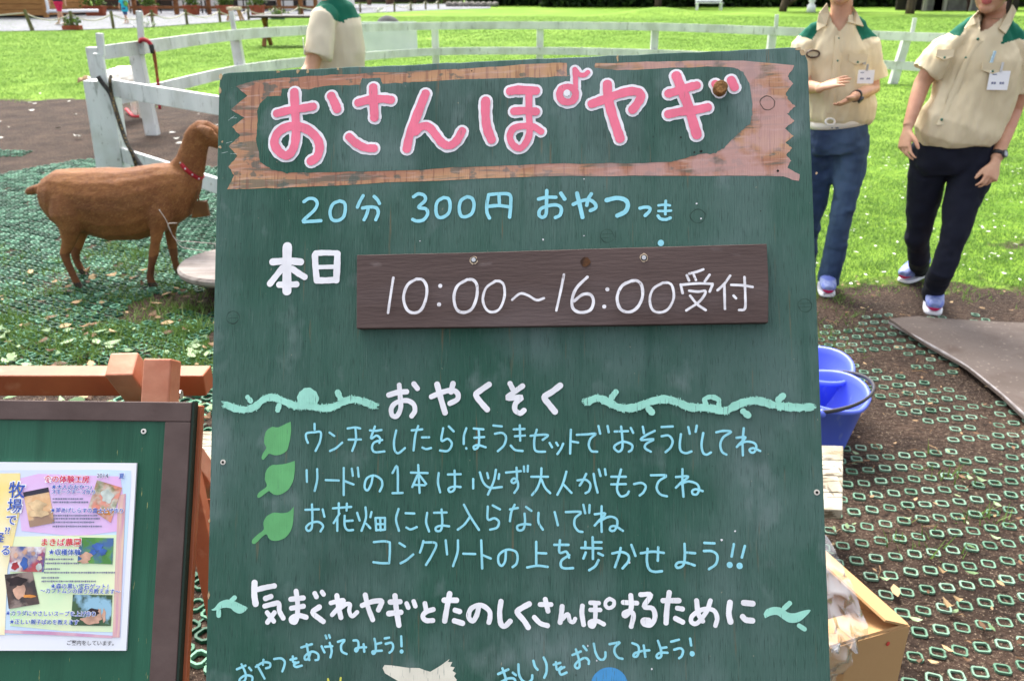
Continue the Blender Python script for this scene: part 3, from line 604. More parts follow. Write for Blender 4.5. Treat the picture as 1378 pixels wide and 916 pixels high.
litter(120, lambda n: RNG.uniform(.7, 2.6, n), lambda n: RNG.uniform(1.1, 2.6, n), .014, 'green_leaves', grnm, 'torn pale green scraps among the sunken rings', 'leaves')
def bigl(n): return RNG.uniform(.75, 1.9, n)
litter(44, bigl, lambda n: RNG.uniform(1.2, 1.85, n), .02, 'dry_leaves', drym, 'larger curled dry leaves beside the cardboard box', 'leaves')
petm = attr_mix('pale_petal', (.5, .5, .42), (.75, .74, .7), .6)
litter(500, lambda n: RNG.uniform(.8, 4.5, n), lambda n: RNG.uniform(4.3, 8, n), .014, 'fallen_petals', petm, 'pale petals scattered on the lawn by the staff', 'petals', .03)
litter(70, lambda n: RNG.uniform(-8.5, -2.8, n), lambda n: RNG.uniform(8.6, 13, n), .03, 'fallen_petals', petm, 'pale petals scattered over the bare soil by the fence', 'petals', .015)
n = 260; x = RNG.uniform(.6, 3.5, n); y = RNG.uniform(1.0, 3.8, n); a = RNG.uniform(0, 3.14, n); l = RNG.uniform(.02, .07, n); mb = MB()
for i in range(n): mb.loft([(x[i], y[i], .008), (x[i] + l[i] * .5 * math.cos(a[i]) + .004, y[i] + l[i] * .5 * math.sin(a[i]), .015), (x[i] + l[i] * math.cos(a[i]), y[i] + l[i] * math.sin(a[i]), .008)], [.0016] * 3, n=4)
o = mb.build('twigs', drym); set_attr(o.data, RNG.uniform(0, .8, len(o.data.vertices))); tag(o, 'thin dry twigs scattered between the rings', 'twigs', kind='stuff')

# ------------------------------------------------------------------ the painted signboard
def c2w(v): v = np.array(v, float); return np.array([v[0], -sp * v[1] + cp * v[2], -cp * v[1] - sp * v[2]])
class Plane:
    """a board's own frame: x along its width, y up the board, z out of its face"""
    def __init__(s, r, u, opx, depth):
        r = c2w(r); r /= np.linalg.norm(r); u = c2w(u); u -= r * r.dot(u); u /= np.linalg.norm(u)
        s.r, s.u, s.n = r, u, np.cross(r, u); s.o = CO + ray(*opx) * depth
    def loc(s, px, py, z=0.0):
        d = ray(px, py); o = s.o + s.n * z; t = (o - CO).dot(s.n) / d.dot(s.n); q = CO + d * t - s.o
        return np.array([q.dot(s.r), q.dot(s.u)])
    def mat(s):
        m = Matrix.Identity(4)
        for i in range(3):
            m[i][0], m[i][1], m[i][2], m[i][3] = s.r[i], s.u[i], s.n[i], s.o[i]
        return m
    def world(s, x, y, z): return s.o + s.r * x + s.u * y + s.n * z
B1 = Plane((11689, -142, -1150), (11, -12858, 1150), (690, 80), 1.0)
k = .91 / np.linalg.norm(B1.loc(1083, 63) - B1.loc(296, 98)); B1 = Plane((11689, -142, -1150), (11, -12858, 1150), (690, 80), k)
PXM = .91 / 815
sign = thing('signboard', B1.o, 'big green painted goat walk signboard with pink title lettering and a brown hours plank', 'signboard')
sign.matrix_world = B1.mat(); ORG[sign] = np.zeros(3)
BOARD_MIX = dict(c1=lin(58, 92, 82), c2=lin(82, 104, 100))
M['board'] = mat('weathered_green_board_paint', lin(46, 88, 73), lin(76, 104, 96), .58, 3.2, (1.2, .8, 1), 6, .36, .64,  # grey tone and clouds: chalky wear plus the board's grey sheen, as colour
    extra=[(lin(112, 132, 130), 3.4, (1.2, 1, 1), .48, .70, .72), (lin(30, 62, 52), 5, (1.3, .9, 1), .55, .7, .5), (lin(132, 146, 146), 11, (1.4, 1, 1), .60, .78, .5), (lin(40, 80, 68), 8, (5, .35, 1), .52, .72, .6), (lin(104, 126, 118), 90, (4, .3, 1), .56, .7, .2),
           (lin(24, 42, 36), 170, (4, .22, 1), .58, .67, .5), (lin(128, 98, 66), 14, (9, .5, 1), .66, .78, .6), (lin(170, 160, 140), 170, (1, .6, 1), .72, .76, .5), (lin(26, 34, 32), 120, (1, .8, 1), .72, .77, .55)], bump=.4, bscale=150, bstretch=(4, .14, 1), spec=.22)
M['board_edge'] = mat('raw_board_edge', lin(110, 96, 76), lin(70, 84, 72), .8, 14)
bl = B1.loc
TL, TR, BL, BR = bl(296, 98), bl(1084, 63), bl(277, 916), bl(1117, 916)
BL = BL + (BL - TL) / np.linalg.norm(BL - TL) * .33; BR = BR + (BR - TR) / np.linalg.norm(BR - TR) * .33
ol = [BL, BR, bl(1088, 100), bl(1087, 82), bl(1082, 70), bl(1072, 64), bl(1060, 63.6)] + [bl(x, 98 - 35 * (x - 296) / 788 + RNG.normal(0, .35)) for x in range(1040, 320, -20)] + [bl(309, 97.5), bl(301, 99), bl(296, 104), bl(294.5, 118)]
mb = MB(); mb.prism(ol, -.018, 0)
panel = mb.build('panel', M['board'], sign, local=True, bevel=.0015)
# bare chips on the edges
mb = MB()
for (x, y, w, h) in ((297, 103, 3, 5), (296, 122, 2.4, 6), (374, 97, 3, 2), (401, 96, 2.6, 4), (414, 96, 2, 3), (455, 93, 2, 2), (831, 79, 1.5, 5), (1080, 71, 4, 4), (1074, 66, 4, 2.5), (296, 198, 3, 2.2), (299, 191, 2, 2), (613, 142, 4, 2.5), (1099, 233, 1.6, 2), (282, 700, 1.6, 3), (281, 800, 1.6, 5)):
    c = bl(x, y); a = RNG.uniform(.6, 1.3, 9); 
    pts = [(c[0] + w * PXM * a[k] * math.cos(k * .698), c[1] + h * PXM * a[k] * math.sin(k * .698), .0004) for k in range(9)]; mb.add(pts, [tuple(range(9))])
mb.build('paint_chips', mat('bare_wood_chip', lin(190, 168, 132), lin(150, 124, 92), .8, 60), sign, local=True)

from mathutils.geometry import tessellate_polygon
def shape(pxpts, z, mb, mi=0, jit=0.0, sub=1):
    """filled outline on the board"""
    pts = []; SR = np.random.default_rng(11)
    m = len(pxpts)
    for i in range(m):
        a, b = np.array(pxpts[i], float), np.array(pxpts[(i + 1) % m], float)
        for k in range(sub):
            q = a + (b - a) * k / sub; q = q + SR.normal(0, jit, 2); pts.append(q)
    L = [Vector((*bl(*p), z)) for p in pts]; tri = tessellate_polygon([L]); fs = []
    for t in tri:
        a, b, c = (L[k] for k in t); cr = (b - a).cross(c - a).z
        if abs(cr) > 1e-14: fs.append(tuple(t) if cr > 0 else tuple(t)[::-1])
    mb.add([tuple(v) for v in L], fs, mi)
ZK = [0.0]
def ribbon(mb, pts, w, z, locf, mi=0, k=5, jit=.05, taper=0, curve=True):
    """one brush stroke: pts in photo pixels, w in photo pixels"""
    cur = catmull(pts, k) if curve else [np.array(p, float) for p in pts]
    L = [locf(*p) for p in cur]; n = len(L); hw = w * PXM / 2; vs = []; fs = []
    ph = random.uniform(0, 99)
    tang = []
    for i in range(n):
        t = L[min(i + 1, n - 1)] - L[max(i - 1, 0)]; l = np.linalg.norm(t); tang.append(t / l if l > 1e-9 else np.array([1., 0]))
    for i in range(n):
        ww = hw * (1 + jit * (math.sin(ph + i * 1.7) + math.sin(ph * 2 + i * .61)) * .6)
        if taper: ww *= 1 - taper * abs(2 * i / (n - 1) - 1) ** 3
        nrm = np.array([-tang[i][1], tang[i][0]]); zz = z + ZK[0] + i * 4e-7
        vs += [(*(L[i] + nrm * ww), zz), (*(L[i] - nrm * ww), zz)]
    for i in range(n - 1): fs.append((2 * i, 2 * i + 1, 2 * i + 3, 2 * i + 2))
    for e, sgn in ((0, -1), (n - 1, 1)):
        c = L[e]; t = tang[e] * sgn; nrm = np.array([-tang[e][1], tang[e][0]]); ww = hw * (1 - (taper if taper else 0)); base = len(vs); m = 7
        a0 = [c + nrm * ww * math.cos(math.pi * j / m) + t * ww * .92 * math.sin(math.pi * j / m) for j in range(m + 1)]
        vs += [(*q, z + ZK[0] + (e * 4e-7)) for q in a0]; f = tuple(range(base, base + m + 1)); fs.append(f if sgn < 0 else f[::-1])
    ZK[0] += 1.1e-5
    mb.add(vs, fs, mi)
def parse(spec, ox, oy, s, w0):
    """'x,y x,y; x,y x,y |w' strokes in enlarged-detail units -> photo pixels"""
    out = []
    for st in spec.replace('\n', ';').split(';'):
        st = st.strip()
        if not st: continue
        w = w0
        if '|' in st: st, ww = st.split('|'); w = float(ww)
        pts = [tuple(map(float, q.split(','))) for q in st.split()]
        out.append(([(ox + x / s, oy + y / s) for x, y in pts], w / s))
    return out
def paint(c, wear, name):
    return mat(name, c, tuple(x * .86 for x in c[:3]) + (1,), .5, 30, (1, 1, 1), 4, extra=[(lin(74, 100, 92), 150, (4, .25, 1), .66 - wear, .72 - wear, .8)] , bump=.15, bscale=120, bstretch=(5, .1, 1), spec=.35)
M['p_white'] = paint(lin(238, 238, 242), -.02, 'white_sign_paint'); M['p_pink'] = paint(lin(234, 116, 142), -.03, 'pink_sign_paint')
M['p_blue'] = paint(lin(146, 216, 230), .01, 'light_blue_sign_paint'); M['p_mint'] = paint(lin(158, 222, 202), .04, 'mint_sign_paint')
M['p_leaf'] = paint(lin(98, 172, 108), 0, 'leaf_green_sign_paint'); M['p_brown'] = None
def letters(name, rows, m, z=.0005, locf=None, parent=None, taper=0, grow=0, jit=.05):
    mb = MB()
    for st in rows:
        ribbon(mb, st[0], st[1] + grow, z, locf or bl, taper=taper, jit=jit)
    return mb.build(name, m, parent or sign, local=True)

def vine_paint(rows):
    mb = MB()
    for st in rows: ribbon(mb, st[0], st[1], .0005, bl, jit=.16)
    cur = catmull(rows[0][0], 12); w = rows[0][1]
    for i in range(2, len(cur) - 2, 1):
        for sg in (-1, 1):
            if RNG.uniform() < .55: continue
            p = cur[i] + np.array([RNG.normal(0, 1.2), sg * w * .40]); l = RNG.uniform(.8, 2.6)
            ribbon(mb, [p, p + np.array([RNG.normal(0, .2), sg * l])], RNG.uniform(.5, 1.1), .0006, bl, jit=.3)
    for (e, d) in ((cur[0], -1), (cur[-1], 1)):
        for k in range(7):
            p = e + np.array([0, (k - 3) * w * .13]); ribbon(mb, [p, p + np.array([d * RNG.uniform(2, 7), RNG.normal(0, .6)])], RNG.uniform(.6, 1.3), .0006, bl, jit=.3)
    return mb.build('vine_painting', M['p_mint'], sign, local=True)
# title banner: brown brushed band with saw-tooth ends, green field inside
fx = lambda q: [(290 + x / 4.363, 60 + y / 4.363) for x, y in q]; cx = lambda q: [(740 + x / 4.921, 80 + y / 4.921) for x, y in q]
ax = lambda q: [(340 + x / 5.727, 80 + y / 5.727) for x, y in q]; bx = lambda q: [(540 + x / 5.727, 80 + y / 5.727) for x, y in q]; gx_ = lambda q: [(920 + x / 4.165, 50 + y / 4.165) for x, y in q]
outer = fx([(120, 245), (185, 303), (88, 383), (170, 430), (98, 485), (145, 535), (78, 598), (128, 655), (78, 715), (108, 770), (70, 850), (160, 848), (500, 838)]) + [(520, 246), (640, 241), (740, 237), (880, 236.5)] + \
    gx_([(120, 778), (350, 776), (560, 782), (645, 808), (650, 772), (582, 732), (602, 692), (574, 662), (606, 622), (570, 592), (616, 556), (566, 512), (622, 470), (578, 430), (626, 390), (584, 350), (572, 312), (612, 262), (582, 222), (622, 158)]) + [(1000, 82), (940, 82), (870, 84), (801, 85.5), (800, 91), (763, 103), (763, 84.5)] + bx([(1000, 38), (600, 66), (0, 95)]) + ax([(600, 122), (300, 140), (0, 168)])
inner = fx([(245, 390), (262, 345), (305, 308), (385, 302), (390, 260)]) + ax([(430, 232), (550, 206), (690, 200), (830, 196), (840, 150), (985, 143), (1000, 190), (1250, 176)]) + bx([(0, 181), (400, 160), (900, 143), (1260, 131)]) + [(762, 103.2), (800, 91.4)] + \
    cx([(360, 66), (500, 73), (800, 58), (1000, 52), (1220, 54), (1280, 86), (1320, 160), (1338, 280), (1340, 370), (1325, 425), (1255, 485), (1165, 575), (1100, 622), (1000, 626), (900, 652), (800, 680), (500, 690), (0, 690)]) + bx([(1150, 802), (900, 816), (400, 836), (0, 858)]) + ax([(640, 868), (300, 876)]) + fx([(420, 755), (330, 735), (262, 690), (240, 550), (248, 450)])
mbB = MB(); shape(outer, .0003, mbB, jit=.35, sub=5)
brownp = mat('brown_pink_banner_paint', lin(166, 116, 92), lin(188, 146, 106), .65, 5, (.5, 3.6, 1), 5, .44, .62, extra=[(lin(78, 94, 86), 16, (.5, 5, 1), .56, .61, .65), (lin(122, 84, 70), 40, (4, .3, 1), .54, .6, .55), (lin(74, 92, 86), 36, (1, 1.3, 1), .58, .62, .7), (lin(206, 176, 164), 60, (.4, 3, 1), .54, .7, .5)], bump=.3, bscale=120, bstretch=(5, .1, 1))
def pink_side(m):
    """the painter mixed more white and pink into the right-hand end of the band"""
    nd = m.node_tree.nodes; L = m.node_tree.links; b = nd['Principled BSDF']; src = b.inputs['Base Color'].links[0].from_socket
    tc = nd.new('ShaderNodeTexCoord'); sx = nd.new('ShaderNodeSeparateXYZ'); L.new(tc.outputs['Object'], sx.inputs[0]); r = nd.new('ShaderNodeMapRange'); r.inputs[1].default_value = -.12; r.inputs[2].default_value = .25; r.inputs[4].default_value = .75; L.new(sx.outputs[0], r.inputs[0])
    n = nd.new('ShaderNodeTexNoise'); n.inputs['Scale'].default_value = 22; n.inputs['Detail'].default_value = 6; L.new(tc.outputs['Object'], n.inputs['Vector']); r2 = nd.new('ShaderNodeMapRange'); r2.inputs[1].default_value = .62; r2.inputs[2].default_value = .5; L.new(n.outputs[0], r2.inputs[0])
    mu = nd.new('ShaderNodeMath'); mu.operation = 'MULTIPLY'; L.new(r.outputs[0], mu.inputs[0]); L.new(r2.outputs[0], mu.inputs[1])
    x = nd.new('ShaderNodeMix'); x.data_type = 'RGBA'; x.inputs[7].default_value = lin(190, 152, 146); L.new(mu.outputs[0], x.inputs[0]); L.new(src, x.inputs[6]); L.new(x.outputs[2], b.inputs['Base Color'])
pink_side(brownp)
mbB.build('title_banner', brownp, sign, local=True)
mbB = MB(); shape(inner, .0006, mbB, jit=.4, sub=5); mbB.build('banner_field', M['board'], sign, local=True)

T1 = parse("""325,255 330,380 338,520 332,640 305,715 262,745 208,715 172,650 195,575 262,528 345,520 430,548 497,610 520,680 500,755 450,790|66
188,422 300,395 400,380 472,368|60; 608,285 640,350 655,390|66
815,340 900,318 1000,310 1072,318|62; 932,220 935,320 942,440 940,455|66; 745,600 800,650 870,685 940,690|60""", 340, 80, 5.727, 66) + parse("""190,268 130,420 70,580 45,695|66; 108,565 165,520 220,530 270,590 320,650 375,668 430,630 472,555|60
652,322 650,420 662,530 698,625|66; 838,252 900,242 1040,248|64; 868,405 960,400 1042,408|58; 985,250 985,420 990,560 965,640 915,690 860,660 838,595 870,535 950,518 1020,525 1080,562|48""", 540, 80, 5.727, 60) + parse("""118,188 158,200 170,237 155,275 118,288 80,275 64,237 80,200 118,188|44; 170,195 170,130 165,70|30; 168,72 195,105 230,108 252,90|28
380,168 385,260 410,360 445,470 465,530|58; 275,300 340,277 440,240 530,217 590,225 600,260 570,310 545,340|54
835,112 870,200 910,300 950,430 972,505|60; 782,232 850,212 930,187 972,177|52; 782,368 870,350 960,340 1045,322|54; 1092,165 1125,222|48; 1198,140 1222,192|52""", 740, 80, 4.921, 50)
letters('title_outline', T1, M['p_white'], .0012, grow=8.4, jit=.06)
letters('title_lettering', T1, M['p_pink'], .0024, jit=.07, grow=.9)
letters('title_note_dot', parse("112,228 114,230|46", 740, 80, 4.921, 46), M['p_white'], .0034)

R2 = parse("""85,97 115,78 150,82 165,110 145,150 80,212 125,214 188,210; 300,92 260,110 242,155 252,200 285,210 320,190 333,145 328,105 300,92
440,60 420,95 405,130; 505,65 525,85 538,108; 435,135 480,128 520,135 530,165 515,205; 470,140 460,175 445,205
740,68 770,50 805,60 810,90 770,130 815,140 825,170 800,205 760,212 735,202; 920,72 885,95 874,140 885,185 915,190 950,165 960,120 950,80 920,72; 1060,67 1025,90 1014,135 1025,180 1055,186 1090,165 1103,115 1090,77 1060,67
1190,55 1180,110 1180,160 1195,195; 1190,55 1250,50 1315,55 1322,110 1315,190; 1252,60 1255,120; 1185,125 1250,120 1315,128""", 390, 250, 4.445, 21) + parse("""190,88 188,180 185,255 160,280 135,262 145,222 200,198 260,192 293,215 285,262 250,282; 130,150 190,137 256,137; 290,108 318,150|28
405,108 425,190 445,280|30; 378,188 430,165 490,155 532,180 538,212 500,232|26; 508,112 485,150 475,195|26
615,158 690,142 750,157 768,195 748,240 692,268|32; 853,215 890,207 922,212 922,235 890,268|24
985,195 1030,190 1068,195|18; 985,235 1030,235 1076,232|18; 1038,162 1035,220 1035,258|20; 982,268 1000,290 1040,295 1072,283|22; 1002,462 1004,462|46""", 700, 240, 5.3, 25)
letters('price_lettering', R2[:8], M['p_blue']); letters('price_lettering', R2[8:15], M['p_blue']); letters('price_lettering', R2[15:], M['p_blue'])
letters('today_lettering', parse("""180,45 178,150 178,275|50; 103,125 180,120 250,125|38; 155,155 120,200 90,238|34; 205,160 240,185 270,203|34; 137,242 180,242 228,240|34
322,88 325,150 332,222|34; 325,80 380,78 438,80|30; 438,82 436,150 432,220|36; 340,152 420,150|24; 332,220 385,220 432,216|34""", 340, 320, 3.828, 40), M['p_white'])
R3 = parse("""140,90 148,180 150,250 125,303 92,298 87,250 120,212 190,197 238,222 248,268 225,305|34; 68,160 130,142 192,137|38; 240,82 266,116|36
400,85 425,180 455,282|40; 360,172 430,142 500,127 540,147 540,188 487,218|36; 510,80 495,140|38; 758,87 700,127 667,160 705,215 745,260|40
900,80 920,120|36; 988,97 940,132 882,180 980,175 940,215 935,262 970,284 998,264|36; 1246,94 1190,137 1137,175 1170,225 1210,275|42""", 510, 500, 5.104, 40)
letters('promise_lettering', R3, M['p_white'])
vine = parse("85,245 150,272 230,280 300,255 360,205 430,190 500,215 560,240 620,255 690,252 760,265 830,270 900,250 970,215 1040,205 1110,225 1180,252|52; 640,245 632,190 650,155 690,142 735,165 745,210 710,240|46; 690,190 692,205|92; 240,188 265,218|38; 474,248 464,285|40; 908,152 928,195|46", 290, 500, 5.512, 50)
vine_paint(vine)
vine = parse("82,165 140,144 200,167 260,195 340,195 420,165 500,150 570,165 640,193 720,195 780,203 830,213 890,185 950,162 1020,160 1090,180 1160,190 1230,195 1300,192|40; 728,180 722,150 755,137 795,152 798,180|26; 238,110 215,140|32; 415,200 435,222|34; 930,215 958,238|34; 1148,130 1120,155|32", 770, 500, 4.053, 40)
vine_paint(vine)
lf = [[(312, 35), (315, 100), (302, 180), (285, 235), (240, 262), (200, 265), (165, 255), (150, 270), (125, 297), (112, 280), (130, 240), (145, 215), (130, 180), (135, 130), (150, 95), (185, 72), (225, 75), (270, 55)],
      [(340, 303), (340, 370), (325, 450), (290, 505), (240, 535), (200, 535), (172, 517), (160, 512), (100, 555), (82, 545), (100, 515), (148, 478), (135, 430), (145, 370), (180, 335), (230, 330), (290, 320)],
      [(333, 615), (328, 720), (310, 785), (270, 832), (210, 852), (165, 838), (140, 805), (65, 873), (48, 845), (95, 800), (128, 772), (125, 725), (150, 680), (200, 657), (260, 662), (305, 648)]]
for q in lf:
    cl_ = catmull([(330 + x / 5.0875, 560 + y / 5.0875) for x, y in q + [q[0]]], 3)[:-1]
    mb = MB(); shape(cl_, .0005, mb, jit=.12); mb.build('leaf_painting', M['p_leaf'], sign, local=True)
A, Bc, Cc = (330, 560, 5.0875, 15.5), (560, 560, 5.0875, 15.5), (790, 560, 5.088, 15.5)
row1 = parse("""483,50 484,90; 438,180 425,145 430,115 480,108 525,108 520,170 490,235; 585,110 618,133; 588,235 630,215 672,178; 708,82 760,75 795,82; 715,158 800,157; 762,80 765,160 740,235
860,95 900,98 940,92; 895,68 868,150 905,130 930,150 925,180; 945,160 890,177 875,215 895,243 960,238; 1040,95 1025,170 1030,230 1055,250 1100,215; 1145,95 1218,88; 1190,65 1170,130 1158,232""", *A) + parse("""45,143 95,142; 48,212 75,222 108,215; 190,80 178,165 220,152 248,180 240,215 215,236 168,232; 228,68 262,102; 348,80 332,130 330,188; 347,215 348,220; 398,82 465,88; 402,145 470,140; 432,88 435,145 430,205 405,223 398,205 430,195 480,210
532,62 590,68; 542,118 590,112 618,140 605,195 562,237; 670,88 745,85; 678,135 748,130; 712,60 715,165; 650,198 680,228 732,235; 785,132 850,125 905,128 868,160; 828,90 812,150 812,215 830,238 885,240; 915,180 932,210; 960,178 972,198; 1008,185 990,225 968,256; 1060,90 1055,253; 1065,170 1110,178""", *Bc) + parse("""-70,125 0,122 60,118 25,150 12,195 30,235 70,240; 78,65 90,118; 140,65 148,108; 188,103 280,100; 232,68 240,140 240,215 215,240 185,215 200,190 250,172 305,192 305,225 285,240; 298,78 315,112
380,70 388,115; 462,98 395,132 368,160 455,155 405,185 395,215 435,240; 508,72 585,68; 508,135 555,130 583,165 570,210 535,243; 640,120 632,190 640,235 675,250 712,238; 690,72 700,118; 748,62 740,105; 792,112 780,190 790,245 815,260 845,245; 880,108 930,98 982,105 930,140 908,190 920,240 950,260
1068,80 1060,170 1062,265; 1018,145 1080,142 1045,180 1020,208; 1040,192 1080,172 1130,177 1153,200 1143,238 1120,246 1107,226 1135,216 1180,235""", *Cc)
letters('rule_lettering', row1, M['p_blue'])
row2 = parse("""430,365 432,446; 502,358 502,430 485,507; 560,433 650,436; 683,350 683,535; 690,440 750,463; 738,355 745,404; 778,348 785,410; 880,408 870,460 845,503 825,480 840,422 890,402 938,430 945,470 928,510; 1015,385 1048,342 1052,520; 1015,522 1085,520""", *A) + parse("""20,330 25,430 30,520; -30,382 85,385; 15,400 -20,480; 30,400 75,460; -10,465 65,468; 160,385 155,450 170,516; 222,395 310,393; 268,368 270,470 262,503 235,513 228,490 265,477 310,480
395,425 395,490; 440,380 465,450 510,485 590,480; 490,385 498,420; 550,362 535,440 495,532; 572,392 568,425; 618,382 720,372; 690,348 692,430 670,453 655,440 672,422 695,435 700,480 675,520; 740,340 742,375; 768,335 766,375; 790,410 905,410; 860,352 855,420 830,490 795,535; 860,430 885,485 920,522; 1030,375 1005,460 968,533; 1005,457 1065,520; 1105,435 1160,430 1192,460 1185,505 1160,522; 1165,390 1140,440 1120,470""", *Bc) + parse("""45,390 55,450 72,518; 80,360 92,405; 122,358 128,398; 232,360 212,440 205,500 230,543 270,533 285,510; 165,410 265,410; 165,462 265,460; 320,460 370,452 400,475 385,515 358,538; 435,400 540,402 490,440 475,490 500,530 545,543
650,358 650,450 657,546; 605,412 690,408 640,450 605,485; 640,460 690,442 745,457 763,490 750,528 722,528 717,505 745,495 788,508""", *Cc)
letters('rule_lettering', row2, M['p_blue'])
row3 = parse("""422,635 515,632; 467,598 470,680 465,760 440,778 427,755 455,727 510,717 543,745 525,782; 540,632 552,682; 610,625 735,615; 650,590 650,665; 705,592 703,640; 655,660 615,725; 640,690 640,778; 745,708 690,712; 690,675 690,740 710,773 748,772
775,655 792,708; 873,650 865,685; 832,618 835,690 805,778; 838,730 865,760; 900,690 905,775; 905,773 965,770; 965,690 965,770; 900,690 965,690; 932,690 935,775; 902,732 965,732; 1058,628 1040,700 1060,778; 1105,658 1165,660; 1110,755 1140,768 1182,752""", *A) + parse("""82,655 75,720 95,782; 128,655 215,653; 180,632 185,720 175,773 145,778 142,755 180,742 232,747; 332,600 375,680 435,772; 372,685 335,735 290,770; 495,612 495,700 540,692 570,715 558,755 510,770; 528,605 578,632
645,632 700,622; 678,600 655,650 645,712; 755,615 792,642; 745,660 748,720 735,768 702,773 697,745 740,732 785,735; 840,655 840,720 870,770; 950,650 972,740; 1025,650 1130,650 1090,690 1085,740 1110,778 1140,785; 1145,600 1158,658; 1188,602 1185,655""", *Bc) + parse("""100,610 98,700 100,785; 52,665 125,660 80,710 52,742; 75,717 150,682 200,697 205,740 185,776 157,773 162,750 195,747 245,778""", *Cc)
letters('rule_lettering', row3, M['p_blue'])
row4 = parse("""78,148 150,142 192,150; 192,155 192,220 187,292; 187,297 130,297 75,290; 260,155 300,180; 268,298 310,275 358,235; 430,140 420,180 405,222; 430,150 520,158 490,240 448,310; 588,135 598,235; 675,135 672,220 640,318; 712,230 798,232; 840,135 847,335; 855,242 908,264; 1015,205 1010,280 985,316 962,290 967,237 1020,202 1080,212 1098,250 1090,300 1062,325; 1230,145 1230,315; 1240,225 1302,228; 1165,327 1240,315 1312,323""", 490, 700, 5.3, 16.5) + parse("""30,155 125,155; 68,125 65,205 110,200 128,240; 130,222 80,257 75,295 100,310 155,308; 235,135 235,178; 283,105 285,180; 290,138 342,138; 208,175 342,178; 285,185 285,248; 238,205 222,245; 320,210 352,225; 322,255 300,295 260,322
412,212 470,202 515,220 520,260 480,310; 468,175 455,230 430,302; 538,155 565,228; 600,210 680,200 752,208; 645,180 640,260 655,315 690,332 740,328; 715,170 712,260; 888,148 890,230 880,288 845,306 830,290 850,270 900,272 955,290; 895,205 958,210; 1018,142 1085,145; 1015,195 1070,197 1103,225 1095,280 1048,315; 1212,150 1198,232; 1285,162 1265,238; 1184,287 1187,287|38; 1249,293 1252,293|40""", 740, 700, 4.921, 16)
letters('rule_lettering', row4, M['p_blue'])
row5 = parse("""380,65 378,150 388,220|46; 400,115 460,100 525,88|38; 457,180 500,165|38; 452,235 510,220 555,215 560,270 588,322|36; 470,280 520,345|34; 525,280 472,353|34
680,125 690,200 690,290 675,348 647,343 652,317 700,302 755,315|36; 640,185 735,175|36; 645,250 735,235|36; 850,240 800,280 850,325 878,346|38; 815,142 828,168|36; 867,132 880,150|34
975,157 985,230 1005,318|36; 930,212 1010,192 1020,207 940,298|32; 985,262 1040,222 1070,222 1065,270 1085,308 1123,277|30; 1180,152 1200,240 1235,333|36; 1157,230 1230,202 1298,197 1293,225 1275,263|36""", 275, 770, 5.404, 36) + parse("""70,102 80,200 98,313|38; 34,148 108,145|36; 24,230 113,220|38; 152,157 165,188|32; 202,142 215,178|32; 282,157 290,200|34; 343,200 290,217 267,250 290,278 340,278|34
458,87 440,180 422,283|38; 417,135 508,135|38; 495,205 530,215|36; 490,280 550,298|38; 665,177 650,240 620,283 592,250 612,192 680,170 738,210 743,260 735,293|34; 822,142 812,220 820,300 850,318 888,282|36; 1023,160 965,192 937,220 985,280 1015,328|38
1097,165 1178,165|32; 1135,127 1155,213|34; 1057,255 1100,298 1153,315|34; 1255,177 1250,230 1240,293|34; 1255,270 1295,232 1310,280 1335,288 1348,265|28""", 520, 780, 5.3, 36) + parse("""58,137 55,180 65,243|26; 102,120 150,122|24; 102,160 158,160|24; 130,125 130,200 120,248 102,248 102,227 140,222 178,240|24; 210,97 190,112 187,135 205,150 230,138 234,112 210,97|20; 285,118 363,122|26; 328,78 330,150 300,193 290,180 320,167 343,190 330,253|26
382,75 440,77 402,140 450,152 463,200 440,243 402,238 397,217 430,217|26; 543,62 530,150 525,233|28; 507,108 598,108|28; 587,150 618,155|26; 577,207 618,228|28; 695,107 705,180 730,223|26; 773,107 750,170 700,233 667,228 672,192 730,157 790,162 810,205 800,248|24; 882,117 875,180 885,228|30; 957,120 1010,125|30; 952,197 970,215 1008,220|30""", 770, 780, 4.176, 26)
letters('motto_lettering', row5, M['p_white'])
q = [(50, 268), (75, 255), (110, 215), (160, 195), (200, 200), (240, 215), (280, 235), (315, 255), (290, 285), (255, 297), (215, 280), (190, 258), (140, 255), (100, 270), (65, 275)]
mb = MB(); shape(catmull([(275 + x / 5.404, 770 + y / 5.404) for x, y in q + q[:1]], 3)[:-1], .0005, mb)
for st in parse("213,195 238,172|34; 122,268 122,303|34", 275, 770, 5.404, 30): ribbon(mb, st[0], st[1], .0006, bl)
mb.build('sprig_painting', M['p_mint'], sign, local=True)
q = [(1075, 190), (1090, 165), (1130, 150), (1175, 155), (1210, 180), (1250, 185), (1300, 170), (1340, 168), (1310, 205), (1270, 235), (1220, 238), (1180, 215), (1150, 195), (1110, 200), (1085, 213)]
mb = MB(); shape(catmull([(770 + x / 4.176, 780 + y / 4.176) for x, y in q + q[:1]], 3)[:-1], .0005, mb)
for st in parse("1185,150 1215,122|26; 1267,247 1298,267|24", 770, 780, 4.176, 30): ribbon(mb, st[0], st[1], .0006, bl)
mb.build('sprig_painting', M['p_mint'], sign, local=True)
